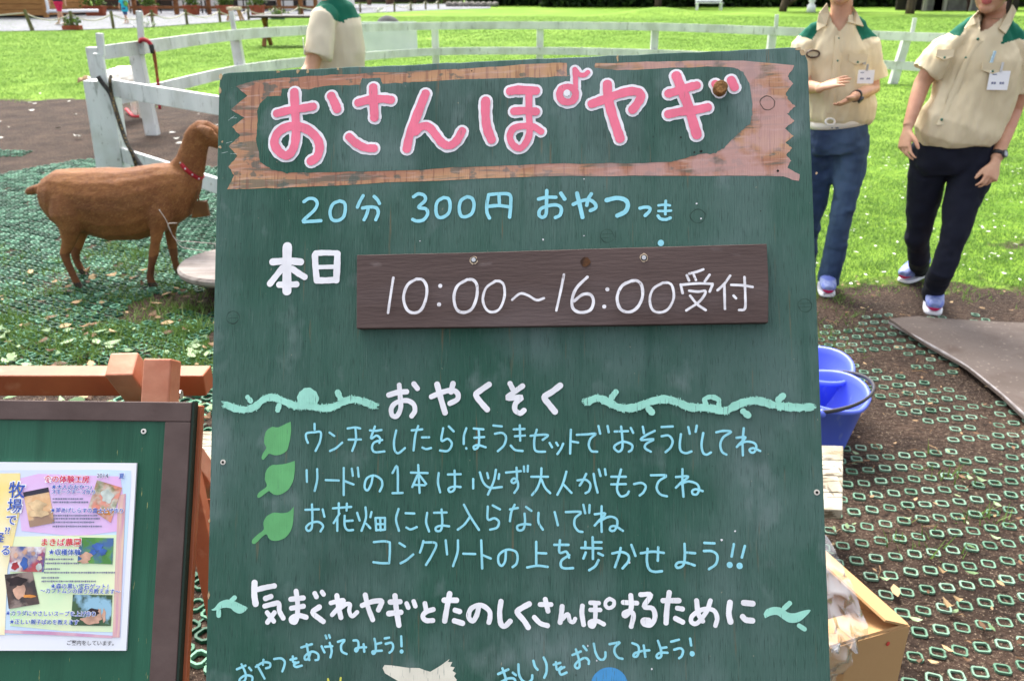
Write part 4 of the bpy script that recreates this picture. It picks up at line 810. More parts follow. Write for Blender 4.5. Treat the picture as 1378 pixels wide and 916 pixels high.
row6 = parse("""65,318 130,290; 100,280 130,350 125,398 92,413 87,390 130,362 178,372 178,405; 155,305 172,325; 205,300 260,267 308,272 308,300 280,310; 215,287 245,340 270,386; 262,247 258,285; 340,242 390,237 418,260 413,300 400,333; 460,247 505,237; 478,222 480,262 503,268; 520,265 487,282 502,300 545,290
540,157 620,132; 580,132 590,190 600,250; 610,192 590,240 567,243 572,215 620,187 663,205 666,243 645,250; 690,147 700,170 712,193; 715,152 770,147; 750,122 765,180 755,230; 720,68 727,90; 745,65 752,85; 810,115 860,102 835,140 840,185 875,205; 925,105 955,107 963,140 953,180 940,183 942,165 985,155 1020,155; 1000,132 1005,188
1080,92 1090,150 1085,193 1070,203 1068,185 1135,180; 1090,132 1130,122; 1155,90 1188,84; 1162,130 1205,122 1218,150 1208,180 1190,195; 1277,74 1280,148; 1279,186 1281,186|30""", 310, 840, 5.512, 17)
letters('tip_lettering', row6, M['p_blue'])
row7 = parse("""835,440 930,397; 875,387 905,480 912,560; 865,512 920,482 980,482 997,524 985,560; 970,427 1000,450; 1022,350 1028,440 1060,500 1110,518 1145,490 1150,450; 1160,317 1175,370 1200,400; 1255,287 1280,350 1280,420 1260,473""", 550, 840, 6.89, 22) + parse("""35,337 95,320; 55,314 65,380 105,355; 130,357 87,385 100,423 150,405; 200,252 275,220; 230,202 255,280 263,350 240,368 222,345 250,307 310,277 343,300 343,330; 295,172 325,210; 388,152 400,220 430,280 465,293 488,270 490,227
525,157 575,147 615,142 575,182 570,230 600,273 640,285; 725,147 775,170 783,220 765,263 737,263 747,237 810,217 875,210; 825,167 840,268; 950,127 975,200 978,263 950,278 937,257 970,232 1035,232; 980,190 1025,184; 1065,135 1135,117; 1092,205 1145,192 1170,215 1158,260 1135,280; 1232,107 1242,168; 1248,240 1252,240|44""", 740, 840, 6.562, 20)
letters('tip_lettering', row7, M['p_blue'])
mb = MB(); shape([(820 + 25 * math.cos(a), 922 + 25 * math.sin(a)) for a in np.linspace(0, 6.283, 40)[:-1]], .0005, mb, jit=.1); mb.build('ball_painting', paint(lin(72, 150, 206), .06, 'blue_sign_paint'), sign, local=True)
q = [(515, 898), (517.5, 894), (527, 894.5), (538, 896), (550, 898), (564, 898), (572, 901), (579, 903), (586, 899), (594, 894), (605, 886), (603, 890), (609, 890), (606, 896), (612, 897), (609, 902), (614, 905), (611, 909), (615, 914), (611, 918), (616, 926), (600, 940), (570, 938), (548, 924), (538, 917), (528, 911), (518, 905)]
mb = MB(); shape(q, .0005, mb, jit=.1); mb.build('wing_painting', paint(lin(226, 222, 204), .05, 'cream_sign_paint'), sign, local=True)
letters('grass_painting', parse("738,388 745,430; 832,380 826,430", 310, 840, 5.512, 15), paint(lin(214, 214, 90), .02, 'yellow_sign_paint'))

# brown plank with opening hours, screwed on
pz = .019; pk = [B1.loc(x, y, pz) for x, y in ((479.5, 442), (640, 440), (830, 437.5), (1034, 434), (1034.5, 380), (1032, 328), (850, 333), (640, 339.5), (480, 343))]
plankm = mat('dark_brown_plank_paint', lin(74, 58, 54), lin(86, 70, 66), .6, 2.5, (1, 5, 1), 5, extra=[(lin(112, 100, 100), 3, (.8, 4, 1), .52, .76, .5), (lin(64, 50, 46), 9, (.4, 7, 1), .58, .74, .4), (lin(140, 128, 126), 30, (.6, 1.6, 1), .66, .76, .3)], bump=.12, bscale=40, bstretch=(1, 6, 1))
plank = MB().prism(pk, .001, pz).build('hours_plank', plankm, sign, local=True, bevel=.0012)
pl_ = lambda x, y: B1.loc(x, y, pz)
rows = parse("""732,210 718,300 705,390; 850,217 805,247 784,310 800,370 835,390 873,375 898,320 903,260 883,222 850,217|15; 971,252 973,252|21; 965,347 967,347|21; 1110,220 1060,252 1042,310 1055,370 1090,388 1133,370 1158,310 1160,250 1140,222 1110,220|15; 1255,227 1207,262 1190,320 1205,368 1235,386 1275,370 1300,310 1298,252 1280,230 1255,227""", 340, 320, 3.828, 13) + parse("""0,323 40,292 80,300 125,325 163,315; 265,194 248,280 226,378; 385,207 330,262 307,320 312,368 350,388 400,375 416,330 400,297 360,297 317,330|15; 486,270 488,270|20; 470,358 472,358|20; 610,227 562,252 537,310 552,368 595,386 638,365 666,310 663,252 640,227 610,227|15; 770,237 722,267 704,320 717,373 755,388 798,370 826,315 820,257 800,237 770,237
905,190 945,180 978,168; 893,198 905,226; 928,195 940,223; 1010,195 985,230; 872,290 862,245; 862,247 950,240 1025,242; 1025,245 1010,282; 905,277 950,282 990,280 960,330 890,378; 910,302 945,345 990,376; 1115,200 1085,242 1050,275; 1085,247 1088,370; 1120,247 1180,250 1230,258; 1188,207 1192,300 1190,368 1160,376; 1132,302 1145,316""", 690, 320, 3.828, 12.5)
mb = MB(); chalk = mat('white_chalk_paint', lin(236, 236, 240), lin(206, 204, 208), .7, 60, extra=[(lin(96, 80, 76), 120, (1, 1, 1), .64, .72, .6)])
for st in rows: ribbon(mb, st[0], st[1], pz + .0006, pl_, jit=.08)
mb.build('lettering', chalk, plank, local=True)
def disc(mb, c, r, z0, z1, n=20, jit=0):
    pts = [(c[0] + r * (1 + RNG.normal(0, jit)) * math.cos(k * 2 * math.pi / n), c[1] + r * (1 + RNG.normal(0, jit)) * math.sin(k * 2 * math.pi / n)) for k in range(n)]; mb.prism(pts, z0, z1)
ringm = mat('splintered_hole_edge', lin(196, 176, 150), None, .8)
for (x, y) in ((637.5, 350), (866.5, 347)):
    c = pl_(x, y); mb = MB(); disc(mb, c, 5.5 * PXM, pz + .0003, pz + .0006, 16, .12); hole = mb.build('screw_hole', ringm, plank, local=True)
    mb = MB(); disc(mb, c, 4.2 * PXM, pz + .0007, pz + .0012); mb.build('screw_recess', M['dark'], plank, local=True); mb = MB(); disc(mb, c, 3 * PXM, pz + .0013, pz + .0022); mb.build('screw', M['screw'], plank, local=True, bevel=.0004)
c = pl_(788, 352.5); mb = MB(); disc(mb, c, 6.5 * PXM, pz + .0003, pz + .0009, 18, .06); mb.build('knot', mat('knot_wood', lin(96, 62, 34), lin(48, 30, 20), .8, 90), plank, local=True)
# plugs, knots, screws and the cork on the panel
kn = mat('painted_knot_line', lin(32, 56, 48), lin(58, 88, 78), .7, 60); knr = mat('painted_knot_line_on_brown', lin(110, 86, 78), lin(86, 72, 66), .7, 60)
for (x, y, r, m_) in ((938, 293, 9.5, kn), (817, 319.5, 9, kn), (317, 428, 8.5, kn), (1081, 412, 9, kn), (1031, 142, 9.5, knr)):
    mb = MB()
    for rr, ww in ((r, 1.2), (r * .93, .5)):
        pts = [(x + rr * (1 + .08 * math.sin(2 * a + x) + .04 * math.sin(5 * a + y)) * math.cos(a), y + rr * math.sin(a)) for a in np.linspace(0, 6.35, 30)]
        ribbon(mb, pts, ww, .0009, bl, curve=False, jit=.5)
    for yy in (() if x in (938, 1031) else ((-.3, .25) if x != 317 else (.1,))): ribbon(mb, [(x - r * .85, y + yy * r + .4), (x + r * .85, y + yy * r - .3)], .7, .0009, bl, jit=.5)
    mb.build('wood_plug', m_, sign, local=True)
for (x, y) in ((300.5, 621.5), (1099, 662)):
    c = bl(x, y); mb = MB(); disc(mb, c, 3.6 * PXM, .0004, .0016); o = mb.build('screw', mat('white_screw_washer', lin(214, 208, 196), None, .5), sign, local=True); mb = MB(); disc(mb, c, 1.8 * PXM, .0017, .0022); mb.build('socket', M['dark'], o, local=True)
c = bl(968, 122); mb = MB(); disc(mb, c, 9.3 * PXM, .0005, .017, 18, .03); mb.build('cork_peg', mat('weathered_cork', lin(150, 108, 62), lin(104, 74, 40), .85, 90, bump=.5), sign, local=True, bevel=.002)
mb = MB()
for (x, y, r) in ((943, 205, 2), (934, 206, 1.4), (916, 186, 1.2), (1046, 231, 1.7), (1023, 285, .9), (635, 97, 1)): disc(mb, bl(x, y), r * PXM, .0035, .0038, 9, .2)
mb.build('nail_holes', M['dark'], sign, local=True)
mb = MB()
for (x, y, r) in ((937, 275, 1.3), (943, 295, 1.1), (731, 323, 1.1), (786, 318, .8), (786, 242, .7), (971, 726, 1.6), (989, 714, 1.1), (847, 756, 1.5), (791, 868, 1), (803, 888, 1), (877, 899, 1.2), (510, 433, .8), (577, 432, .8), (566, 325, .8), (664, 372, .5)): disc(mb, bl(x, y), r * PXM, .0035 if y < 430 else .0008, .0039 if y < 430 else .0011, 8, .25)
mb.build('paint_specks', M['p_white'], sign, local=True)
mb = MB()
for (x, y) in ((315, 162), (318, 163), (306, 208), (312, 194), (318, 209)): ribbon(mb, [(x - 4, y + RNG.uniform(-3, 3)), (x + 4, y + RNG.uniform(-3, 3))], .5, .0009, bl, jit=.4)
mb.build('scratches', mat('pale_scratch', lin(168, 186, 180), None, .7), sign, local=True)
# legs of the A-frame behind the panel
fy = -1 * 0
def foot(x, back): 
    top = B1.world(x, -.10, -.045); b = top + np.array([0, back, 0]); b[2] = 0; return top, b
inv = np.array(B1.mat().inverted())
def l2(p): return (inv @ np.array([*p, 1]))[:3]
for x in (-.37, .36):
    bt = B1.world(x, -1.42, -.045); d = B1.world(x, -.06, -.045); g0 = B1.world(x, 0, -.045); kx = g0[2] / (-(B1.world(x, -1, -.045)[2] - g0[2])); bt = B1.world(x, -kx, -.045)
    MB().beam(l2(d), l2(bt), .05, .045, up=(0, 0, 1)).build('front_leg', M['orange'], sign, local=True, bevel=.003)
    top, b = foot(x + (.055 if x < 0 else -.055), .62)
    MB().beam(l2(top), l2(b), .05, .045, up=(0, 0, 1)).build('back_leg', M['orange'], sign, local=True, bevel=.003)
a, b = P(250, 612, 1.62), P(300, 850, 1.42)
MB().beam(l2(a), l2(b), .042, .03, up=(0, 0, 1)).build('side_brace', M['orange'], sign, local=True, bevel=.002)
a, b = P(248, 682, 1.66), P(330, 676, 1.66)
MB().beam(l2(a), l2(b), .03, .04, up=(0, 0, 1)).build('cross_brace', M['orange'], sign, local=True, bevel=.002)

# ------------------------------------------------------------------ poster board on its orange A-frame
B2 = Plane((1, .012, 0), (0.0, -9300, 1150), (176, 748), 1.33)
b2 = B2.loc
post_ = thing('poster_board', B2.o, 'dark brown framed green board with a taped event poster on an orange A-frame stand', 'notice board'); post_.matrix_world = B2.mat(); ORG[post_] = np.zeros(3)
inv2 = np.array(B2.mat().inverted())
def l3(p): return (inv2 @ np.array([*p, 1]))[:3]
tr = b2(258, 541); br = b2(239.5, 916); xr2, yt2 = tr[0], tr[1]; W2 = .70; yb2 = br[1] - .25; x02 = xr2 - W2
green2 = mat('deep_green_panel_paint', lin(30, 82, 60), lin(40, 94, 72), .5, 4, extra=[(lin(20, 66, 48), 8, (6, .4, 1), .5, .7, .5), (lin(150, 150, 96), 70, (4, .5, 1), .70, .73, .8)], bump=.2, bscale=100, bstretch=(4, .1, 1))
MB().box((x02 + .04, yb2 + .04, -.012), (xr2 - .041, yt2 - .031, -.004)).build('panel', green2, post_, local=True)
fr = .041
fm = MB().box((x02, yt2 - .031, -.016), (xr2, yt2, 0)).box((xr2 - fr, yb2, -.016), (xr2, yt2 - .0312, -.0004)).box((x02, yb2, -.016), (x02 + fr, yt2 - .0312, -.0004)).box((x02 + fr + .0003, yb2, -.016), (xr2 - fr - .0003, yb2 + fr, -.0002))
fm.build('frame', M['frame2'], post_, local=True, bevel=.0015)
MB().box((xr2 + .0003, yb2, -.018), (xr2 + .004, yt2 + .001, -.002)).build('edge_strip', mat('dark_green_edge', lin(26, 44, 34), None, .6), post_, local=True)
MB().box((xr2 - .05, yt2 - .9, -.032), (xr2 + .010, yt2 - .004, -.0185)).build('backing_batten', M['orange'], post_, local=True, bevel=.002)
for (x, y) in ((192.5, 580),):
    mb = MB(); disc(mb, b2(x, y), .0042, -.0035, -.0015); o = mb.build('screw', mat('white_screw_cap', lin(224, 220, 212), None, .5), post_, local=True); mb = MB(); disc(mb, b2(x, y), .0018, -.0014, -.001); mb.build('socket', M['dark'], o, local=True)
# poster
pc = lambda x, y: b2(x / 2.9, 600 + y / 2.9, .001)
pzz = .001; ptr = pc(533, 66); pbl = pc(-560, 797); pbr = pc(492, 797); ptl = pc(-530, 58)
sheet = MB().add([(*pbl, -.003), (*pbr, -.003), (*ptr, -.003), (*ptl, -.003), (*pbl, pzz), (*pbr, pzz), (*ptr, pzz), (*ptl, pzz)], [(0, 3, 2, 1), (4, 5, 6, 7), (0, 1, 5, 4), (1, 2, 6, 5), (2, 3, 7, 6), (3, 0, 4, 7)]).build('poster', mat('laminated_poster_paper', lin(236, 236, 242), lin(228, 232, 240), .18, 3, spec=.5), post_, local=True)
def patch(name, q, z, m, par=None, sm=0):
    mb = MB(); mb.add([(*pc(*p), pzz + z) for p in q], [tuple(range(len(q)))[::-1]]); return mb.build(name, m, par or sheet, local=True)
patch('printed_ground', [(-500, 96), (420, 92), (512, 96), (512, 140), (470, 745), (300, 735), (-480, 735)], .0003, mat('pastel_blue_print', lin(196, 226, 244), lin(214, 220, 246), .2, 6, spec=.5))
patch('printed_ground', [(60, 130), (150, 108), (470, 118), (482, 200), (470, 330), (300, 352), (85, 330)], .0006, mat('pastel_pink_print', lin(228, 176, 224), lin(222, 196, 236), .2, 9, spec=.5))
patch('printed_ground', [(40, 352), (470, 345), (450, 725), (250, 720), (40, 700)], .0006, mat('pastel_green_print', lin(206, 236, 190), lin(236, 240, 196), .2, 7, spec=.5))
patch('printed_ground', [(-400, 110), (80, 105), (80, 250), (30, 480), (20, 735), (-400, 735)], .0009, mat('pastel_yellow_print', lin(246, 240, 206), lin(246, 222, 136), .2, 7, lo=.4, hi=.6, spec=.5))
patch('printed_border', [(462, 190), (492, 185), (468, 745), (440, 745)], .0009, mat('pastel_brown_print', lin(206, 150, 170), lin(226, 196, 170), .2, 30, (6, .4, 1), spec=.5))
patch('printed_border', [(20, 716), (200, 722), (440, 738), (440, 748), (200, 735), (20, 728)], .0012, mat('pastel_mauve_print', lin(196, 140, 176), lin(220, 180, 190), .2, 30, spec=.5))
def photo(q, cols, name='printed_photo'):
    m = mat('photo_print', lin(*cols[0]), lin(*cols[1]), .2, 40, lo=.42, hi=.58, spec=.5, extra=[(lin(*c), 26 + 13 * i, (1, 1, 1), .52, .6, .9) for i, c in enumerate(cols[2:])]); return patch(name, q, .0014, m)
photo([(92, 180), (190, 160), (215, 298), (118, 316)], [(224, 178, 128), (240, 206, 164), (150, 120, 100)]); patch('photo_dark_strip', [(92, 180), (190, 160), (194, 178), (96, 197)], .0018, mat('photo_dark', lin(52, 50, 64), None, .2))  # last patch: dark printed strip along the picture's top edge
photo([(380, 132), (478, 162), (434, 298), (346, 240)], [(186, 120, 92), (206, 206, 190), (92, 120, 70), (226, 140, 120)])
photo([(312, 355), (445, 358), (440, 460), (304, 455)], [(70, 130, 52), (90, 150, 60), (60, 96, 160)])
photo([(42, 390), (180, 392), (172, 490), (38, 488)], [(66, 90, 150), (206, 180, 170), (180, 60, 60), (230, 230, 235)])
photo([(20, 500), (128, 488), (156, 614), (36, 634)], [(54, 44, 42), (86, 64, 56), (150, 130, 120)])
photo([(286, 578), (440, 580), (434, 700), (278, 698)], [(58, 92, 50), (40, 66, 36), (150, 196, 220)])
PR = {nm: mat('print_' + nm, lin(*c), lin(*[int(v * .8) for v in c]), .2, 60) for nm, c in (('skin', (222, 176, 150)), ('blue', (70, 110, 190)), ('cheese', (240, 208, 160)), ('hair', (48, 34, 34)), ('corn', (230, 150, 70)), ('white', (214, 224, 216)), ('red', (190, 60, 66)))}
def pb(cx_, cy_, rx, ry, z, nm):
    ph = RNG.uniform(0, 6.28, 3); q = [(cx_ + rx * (1 + .16 * math.sin(3 * a + ph[0]) + .12 * math.sin(5 * a + ph[1])) * math.cos(a), cy_ + ry * (1 + .16 * math.sin(2 * a + ph[2]) + .12 * math.sin(5 * a + ph[0])) * math.sin(a)) for a in np.linspace(0, 6.283, 25)[:-1]]
    mb = MB(); mb.add([(*pc(*p), pzz + z) for p in q], [tuple(range(24))[::-1]]); mb.build('printed_shape', PR[nm], sheet, local=True)
for (a1, b1, c1_, d1, z_, nm) in ((338, 430, 24, 16, .0018, 'skin'), (330, 448, 20, 8, .0019, 'skin'), (385, 392, 20, 16, .002, 'blue'), (404, 412, 14, 12, .0021, 'blue'), (366, 412, 13, 10, .0021, 'blue'), (148, 230, 34, 18, .0018, 'cheese'), (150, 262, 40, 16, .002, 'cheese'), (80, 566, 24, 30, .0018, 'skin'), (66, 526, 36, 20, .002, 'hair'), (116, 584, 24, 7, .0021, 'corn'), (360, 676, 40, 16, .0018, 'skin'), (390, 655, 8, 26, .0019, 'skin'), (408, 660, 7, 24, .0019, 'skin'), (365, 645, 26, 12, .002, 'hair'), (420, 195, 24, 26, .0018, 'white'), (422, 255, 22, 12, .0018, 'corn'), (64, 426, 9, 10, .0018, 'skin'), (100, 412, 9, 10, .002, 'skin'), (132, 418, 8, 9, .0018, 'skin'), (158, 436, 9, 10, .002, 'skin'), (62, 466, 14, 16, .0021, 'red'), (98, 456, 14, 22, .0022, 'blue'), (155, 470, 12, 15, .0021, 'white')): pb(a1, b1, c1_, d1, z_, nm)
def text(s, x, y, size, m, z=.0024, ang=0, off=0, name='lettering', par=None, align='LEFT'):
    cu = bpy.data.curves.new('t', 'FONT'); cu.body = s; cu.size = size; cu.offset = off; cu.align_x = align; cu.resolution_u = 3
    o = bpy.data.objects.new('t', cu); COL.objects.link(o); dg = bpy.context.evaluated_depsgraph_get(); dg.update()
    me = bpy.data.meshes.new_from_object(o.evaluated_get(dg)); bpy.data.objects.remove(o); bpy.data.curves.remove(cu)
    me.transform(Matrix.Translation((x, y, z)) @ Matrix.Rotation(ang, 4, 'Z')); return link(name, me, m, par or sheet, local=True)
inkb = mat('blue_ink', lin(58, 92, 180), None, .3); inkr = mat('red_ink', lin(214, 44, 70), None, .3); inkw = mat('white_ink', lin(248, 248, 250), None, .3); inkg = mat('grey_ink', lin(120, 124, 150), None, .4); inkk = mat('black_ink', lin(60, 60, 66), None, .4)
U = .297 / 257 / 2.9
def ptxt(s, x, y, h, m, halo=True, ang=0):
    q = pc(x, y); sz = h * U * 1.15
    if halo: text(s, q[0], q[1], sz, inkw, pzz + .0024, ang, off=sz * .07)
    text(s, q[0], q[1], sz, m, pzz + .003, ang, off=sz * .012)
ptxt('食の体験工房', 175, 138, 26, inkr); ptxt('★大人のおやつ♪', 203, 166, 19, inkb); ptxt('スモークチーズ作り', 203, 184, 17, inkb); ptxt('★釜あげしらすの富士ピザ作り', 200, 256, 18, inkb)
ptxt('まきば農園', 160, 385, 28, inkr); ptxt('★収穫体験', 192, 421, 22, inkb); ptxt('★森の黒い宝石ゲット！', 200, 552, 19, inkb); ptxt('～カブトムシの採り方教えます～', 160, 570, 18, inkb)
ptxt('2014', 380, 122, 20, inkg); ptxt('夏', 466, 124, 20, inkb); ptxt('★カラダにやさしいスープを上げ作り', 25, 657, 18, inkb); ptxt('★正しい親子ばめを教えます', 40, 690, 18, inkb); ptxt('ご案内をしています。', 262, 772, 17, inkk, halo=False)
for ch, x, y, h in (('牧', 35, 195, 58), ('場', 30, 255, 52), ('で', 25, 303, 38), ('??', 20, 340, 30), ('る', 5, 420, 36), ('経', -22, 370, 36)): ptxt(ch, x, y, h, inkb)
mb = MB()
for (x, y, w) in ((208, 205, 120), (208, 218, 140), (210, 270, 170), (210, 282, 180), (208, 296, 160), (208, 312, 190), (180, 440, 110), (180, 456, 130), (175, 478, 60), (175, 492, 275), (165, 512, 70), (165, 526, 210)):
    k = 0
    while k < w:
        l = RNG.uniform(2.5, 7); a, b_ = pc(x + k, y), pc(x + k + l, y); hh_ = U * RNG.uniform(2.2, 3.6)
        mb.add([(a[0], a[1] - hh_, pzz + .0022), (b_[0], b_[1] - hh_, pzz + .0022), (b_[0], b_[1] + hh_, pzz + .0022), (a[0], a[1] + hh_, pzz + .0022)], [(0, 1, 2, 3)]); k += l + RNG.uniform(1, 2.5)
mb.build('small_print', inkg, sheet, local=True)
for q in ([(70, 120), (110, 120), (110, 126), (70, 126)],): pass
# stand: crossbeam and crossed legs
yb_ = 1.56
a, b = P(-340, 512, yb_), P(281, 512, yb_)
MB().beam(l3(a), l3(b), .05, .046, up=l3(b + np.array([0, 0, 1.])) - l3(b)).build('crossbeam', M['orange'], post_, local=True, bevel=.003)
a = P(219, 484, 1.46); dirf = -B2.u; e = a + dirf * (a[2] / -dirf[2])
MB().beam(l3(a), l3(e), .052, .05, up=(0, 0, 1)).build('front_leg', M['orange_lit'], post_, local=True, bevel=.003)
a = P(169, 497, 1.46); e = np.array([a[0] + .01, a[1] + .55, 0]); e = a + (e - a); MB().beam(l3(a + (a - e) / np.linalg.norm(a - e) * .02), l3(e), .052, .05, up=(0, 0, 1)).build('back_leg', M['orange_lit'], post_, local=True, bevel=.003)
a = P(-240, 484, 1.46); e = a + dirf * (a[2] / -dirf[2]); MB().beam(l3(a), l3(e), .052, .05, up=(0, 0, 1)).build('front_leg', M['orange_lit'], post_, local=True, bevel=.003)
a = P(-290, 497, 1.46); e = np.array([a[0] + .01, a[1] + .55, 0]); MB().beam(l3(a), l3(e), .052, .05, up=(0, 0, 1)).build('back_leg', M['orange_lit'], post_, local=True, bevel=.003)
a = P(236, 531, 1.47); MB().loft([l3(a - np.array([.006, 0, 0])), l3(a + np.array([.012, 0, 0]))], [.009, .009], n=10).build('bolt', M['screw'], post_, local=True)

# ------------------------------------------------------------------ goats
def nz(v): v = np.array(v, float); return v / (np.linalg.norm(v) + 1e-9)
def goat_fur(c1, c2, dark, name):
    return mat(name, c1, c2, .75, 7, (1, 1, 1), 6, .35, .65, extra=[(dark, 2.6, (1, 1, 1.6), .48, .66, .6), (c2, 4.5, (1, 1, 1), .54, .7, .6), (c2, 60, (.35, 1, .8), .55, .7, .5), (dark, 110, (.3, 1, .7), .6, .7, .35)], bump=.25, bscale=120, bstretch=(.25, 1, .6), spec=.25)
def px_loft(mb, row, Y, dpx, latk, n=16):
    """row: (px, py, half height in px [, half width in px]) at world depth Y"""
    pts, rad = [], []
    for r in row:
        p = P(r[0], r[1], r[4] if len(r) > 4 else Y); s = np.linalg.norm(p - CO) and (p[1] * cp - (p[2] - CAM_H) * sp) / F
        pts.append(p); hw = (r[3] if len(r) > 3 and r[3] else r[2] * latk) * s; rad.append((hw, r[2] * s))
    mb.loft(pts, rad, side=(0, 1, 0), n=n); return pts
Yg = 4.45
bg_ = G(160, 395); goat = thing('goat', (bg_[0], Yg, 0), 'brown goat in a red collar standing side on on the green mat', 'goat')
mb = MB()
px_loft(mb, [(54, 262, 8), (60, 262, 22), (75, 264, 36), (95, 268, 42), (118, 271, 45), (148, 275, 50), (178, 275, 49), (205, 268, 46), (228, 259, 41), (246, 254, 36), (258, 252, 28), (268, 256, 14)], Yg, 0, .82)
px_loft(mb, [(234, 262, 31), (247, 240, 25.5), (257, 219, 20), (261.5, 201, 17.8), (265, 186, 17), (269, 175, 14)], Yg, 0, .62)
px_loft(mb, [(259, 176, 8), (266, 176, 14), (276, 178, 16), (288, 184, 14.5), (302, 192, 11), (314, 199, 9.5), (320, 202, 6)], Yg, 0, .75)
hx = P(272, 172, Yg)
for sgn in (-1, 1):
    e0 = P(268, 172, Yg + sgn * .045); e1 = P(284, 176 + 4 * (sgn < 0), Yg + sgn * .13); e2 = P(296, 186 + 4 * (sgn < 0), Yg + sgn * .15)
    mb.loft([e0, (e0 + e1) / 2, e1, e2], [(.012, .012), (.03, .012), (.034, .01), (.01, .006)], side=(0, 0, 1), n=10)
Yn, Yf = 4.33, 4.56
# hind legs: thigh, stifle forward, hock backward, shank, pastern, hoof
for (Y, dx, dy, row) in ((Yn, 0, 0, [(92, 255, 7, 0, 4.43), (90, 270, 22, 0, 4.37), (91, 290, 23, 0, 4.345), (95, 308, 15), (92, 328, 10.5), (87, 342, 8.2), (92, 356, 6.4), (99, 372, 6), (105, 383, 6.6), (110, 391, 7.2), (112, 395, 7)]),
                         (Yf, 0, 0, [(100, 262, 7, 0, 4.47), (104, 280, 18, 0, 4.52), (106, 298, 17), (108, 314, 12), (104, 330, 9), (101, 342, 7.2), (104, 353, 6), (109, 362, 5.8), (114, 368, 6.4), (119, 373, 6.4)]),
                         (Yn, 0, 0, [(224, 250, 7, 0, 4.43), (220, 268, 19, 0, 4.37), (215, 290, 16, 0, 4.34), (211, 312, 10.5), (209, 328, 8), (207, 342, 8.2), (204, 356, 6), (202, 371, 6), (204, 380, 6.8), (208, 388, 8)]),
                         (Yf, 0, 0, [(234, 256, 7, 0, 4.46), (234, 276, 14, 0, 4.52), (231, 296, 12), (229, 312, 9), (231, 326, 8), (233, 337, 7.6), (235, 350, 5.6), (238, 362, 5.8), (243, 368, 6.6), (249, 372, 6.8)])):
    px_loft(mb, [(q[0], q[1], q[2] * (.84 if q[2] < 12.5 else 1), *q[3:]) for q in row], Y, 0, .8, 12)
px_loft(mb, [(64, 252, 9), (54, 254, 7), (45, 256, 6), (38, 258, 5), (35, 260, 2.5)], Yg, 0, .9, 10)
me = fuse(mb, .008, 5)
displace(me, lambda c: (vnoise(c * np.array([22, 60, 40]), 3) - .5) * .0025 * np.clip((c[:, 2] - .15) * 4, .1, 1))
fur = goat_fur(lin(120, 73, 42), lin(150, 102, 60), lin(70, 40, 24), 'brown_goat_coat'); furd = goat_fur(lin(98, 58, 35), lin(118, 76, 48), lin(62, 38, 26), 'dark_goat_coat'); hoof = mat('goat_hoof', (.03, .026, .022), None, .5)
c = fcent(me); px_ = CX + F * c[:, 0] / (c[:, 1] * cp - (c[:, 2] - CAM_H) * sp); mi = np.zeros(len(c), np.int32)
mi[c[:, 2] < .13 + .10 * vnoise(c * 18, 4)] = 1
mi[(px_ < 45) & (c[:, 2] > .5)] = 1
mi[c[:, 2] < .035] = 2; me.polygons.foreach_set('material_index', mi)
body = link('body', me, [fur, furd, hoof], goat)
# short hairs over the coat
def hair_coat(me, n, ln, wd, flow, m, name, par, seed=1):
    rg = np.random.default_rng(seed); cc = fcent(me); nn = np.empty(len(me.polygons) * 3, np.float32); me.polygons.foreach_get('normal', nn); nn = nn.reshape(-1, 3)
    k = rg.integers(0, len(cc), n); p = cc[k]; q = nn[k]; f = np.array(flow)[None] + rg.normal(0, .35, (n, 3)); f = f - q * (f * q).sum(1)[:, None]; f /= np.linalg.norm(f, axis=1)[:, None] + 1e-6
    s = np.cross(q, f); l = (ln * rg.uniform(.5, 1.3, n) * np.clip((p[:, 2] + ORG[par][2] - .12) * 3.2, .22, 1))[:, None]
    Vv = np.stack([p - s * wd, p + s * wd, p + f * l + q * l * .2], 1).reshape(-1, 3); h = np_mesh(name, Vv, np.full(n, 3), np.arange(3 * n)); set_attr(h, np.repeat(rg.uniform(0, 1, n), 3)); o = link(name, h, m, None); o.parent = par; ORG[o] = ORG[par]; return o
hm = attr_mix('brown_goat_hair', tuple(lin(88, 52, 30)[:3]), tuple(lin(172, 126, 80)[:3]), .6, cc=tuple(lin(126, 79, 45)[:3]))
hair_coat(me, 60000, .016, .0007, (-.8, 0, -.5), hm, 'coat_hair', goat)
# collar with tag
mb = MB(); a, b_ = P(243, 214, Yg), P(272, 240, Yg); ax_ = nz(np.array([-(b_[2] - a[2]), 0, b_[0] - a[0]])); ctr = (a + b_) / 2; hl = np.linalg.norm(b_ - a) / 2; ud = nz(b_ - a)
rg_ = [ctr + ud * math.cos(t) * hl * 1.02 + np.array([0, 1, 0]) * math.sin(t) * hl * .78 for t in np.linspace(0, 2 * math.pi, 33)]
vs = []; fs = []
for i, p in enumerate(rg_):
    for s in (-1, 1): vs.append(p + ax_ * s * .011)
for i in range(32): fs.append((2 * i, 2 * i + 2, 2 * i + 3, 2 * i + 1))
mb.add(vs, fs); o = mb.build('collar', mat('red_collar', lin(170, 30, 44), lin(140, 22, 36), .6, 20), goat, smooth=True); s_ = o.modifiers.new('t', 'SOLIDIFY'); s_.thickness = .004; s_.offset = 1
mb = MB()
for i in range(2, 30, 3): mb.ellip(rg_[i] + (rg_[i] - ctr) * .05, np.eye(3), (.005, .005, .005), 8, 5)
mb.build('stud', mat('pale_stud', (.6, .6, .62), None, .4), o)
ta = [P(x, y, Yg - .06) for x, y in ((257, 294), (281, 291), (277, 271), (262, 272))]
mb = MB(); mb.add([*(p for p in ta), *(p + np.array([0, .03, 0]) for p in ta)], [(0, 1, 2, 3), (7, 6, 5, 4), (0, 4, 5, 1), (1, 5, 6, 2), (2, 6, 7, 3), (3, 7, 4, 0)])
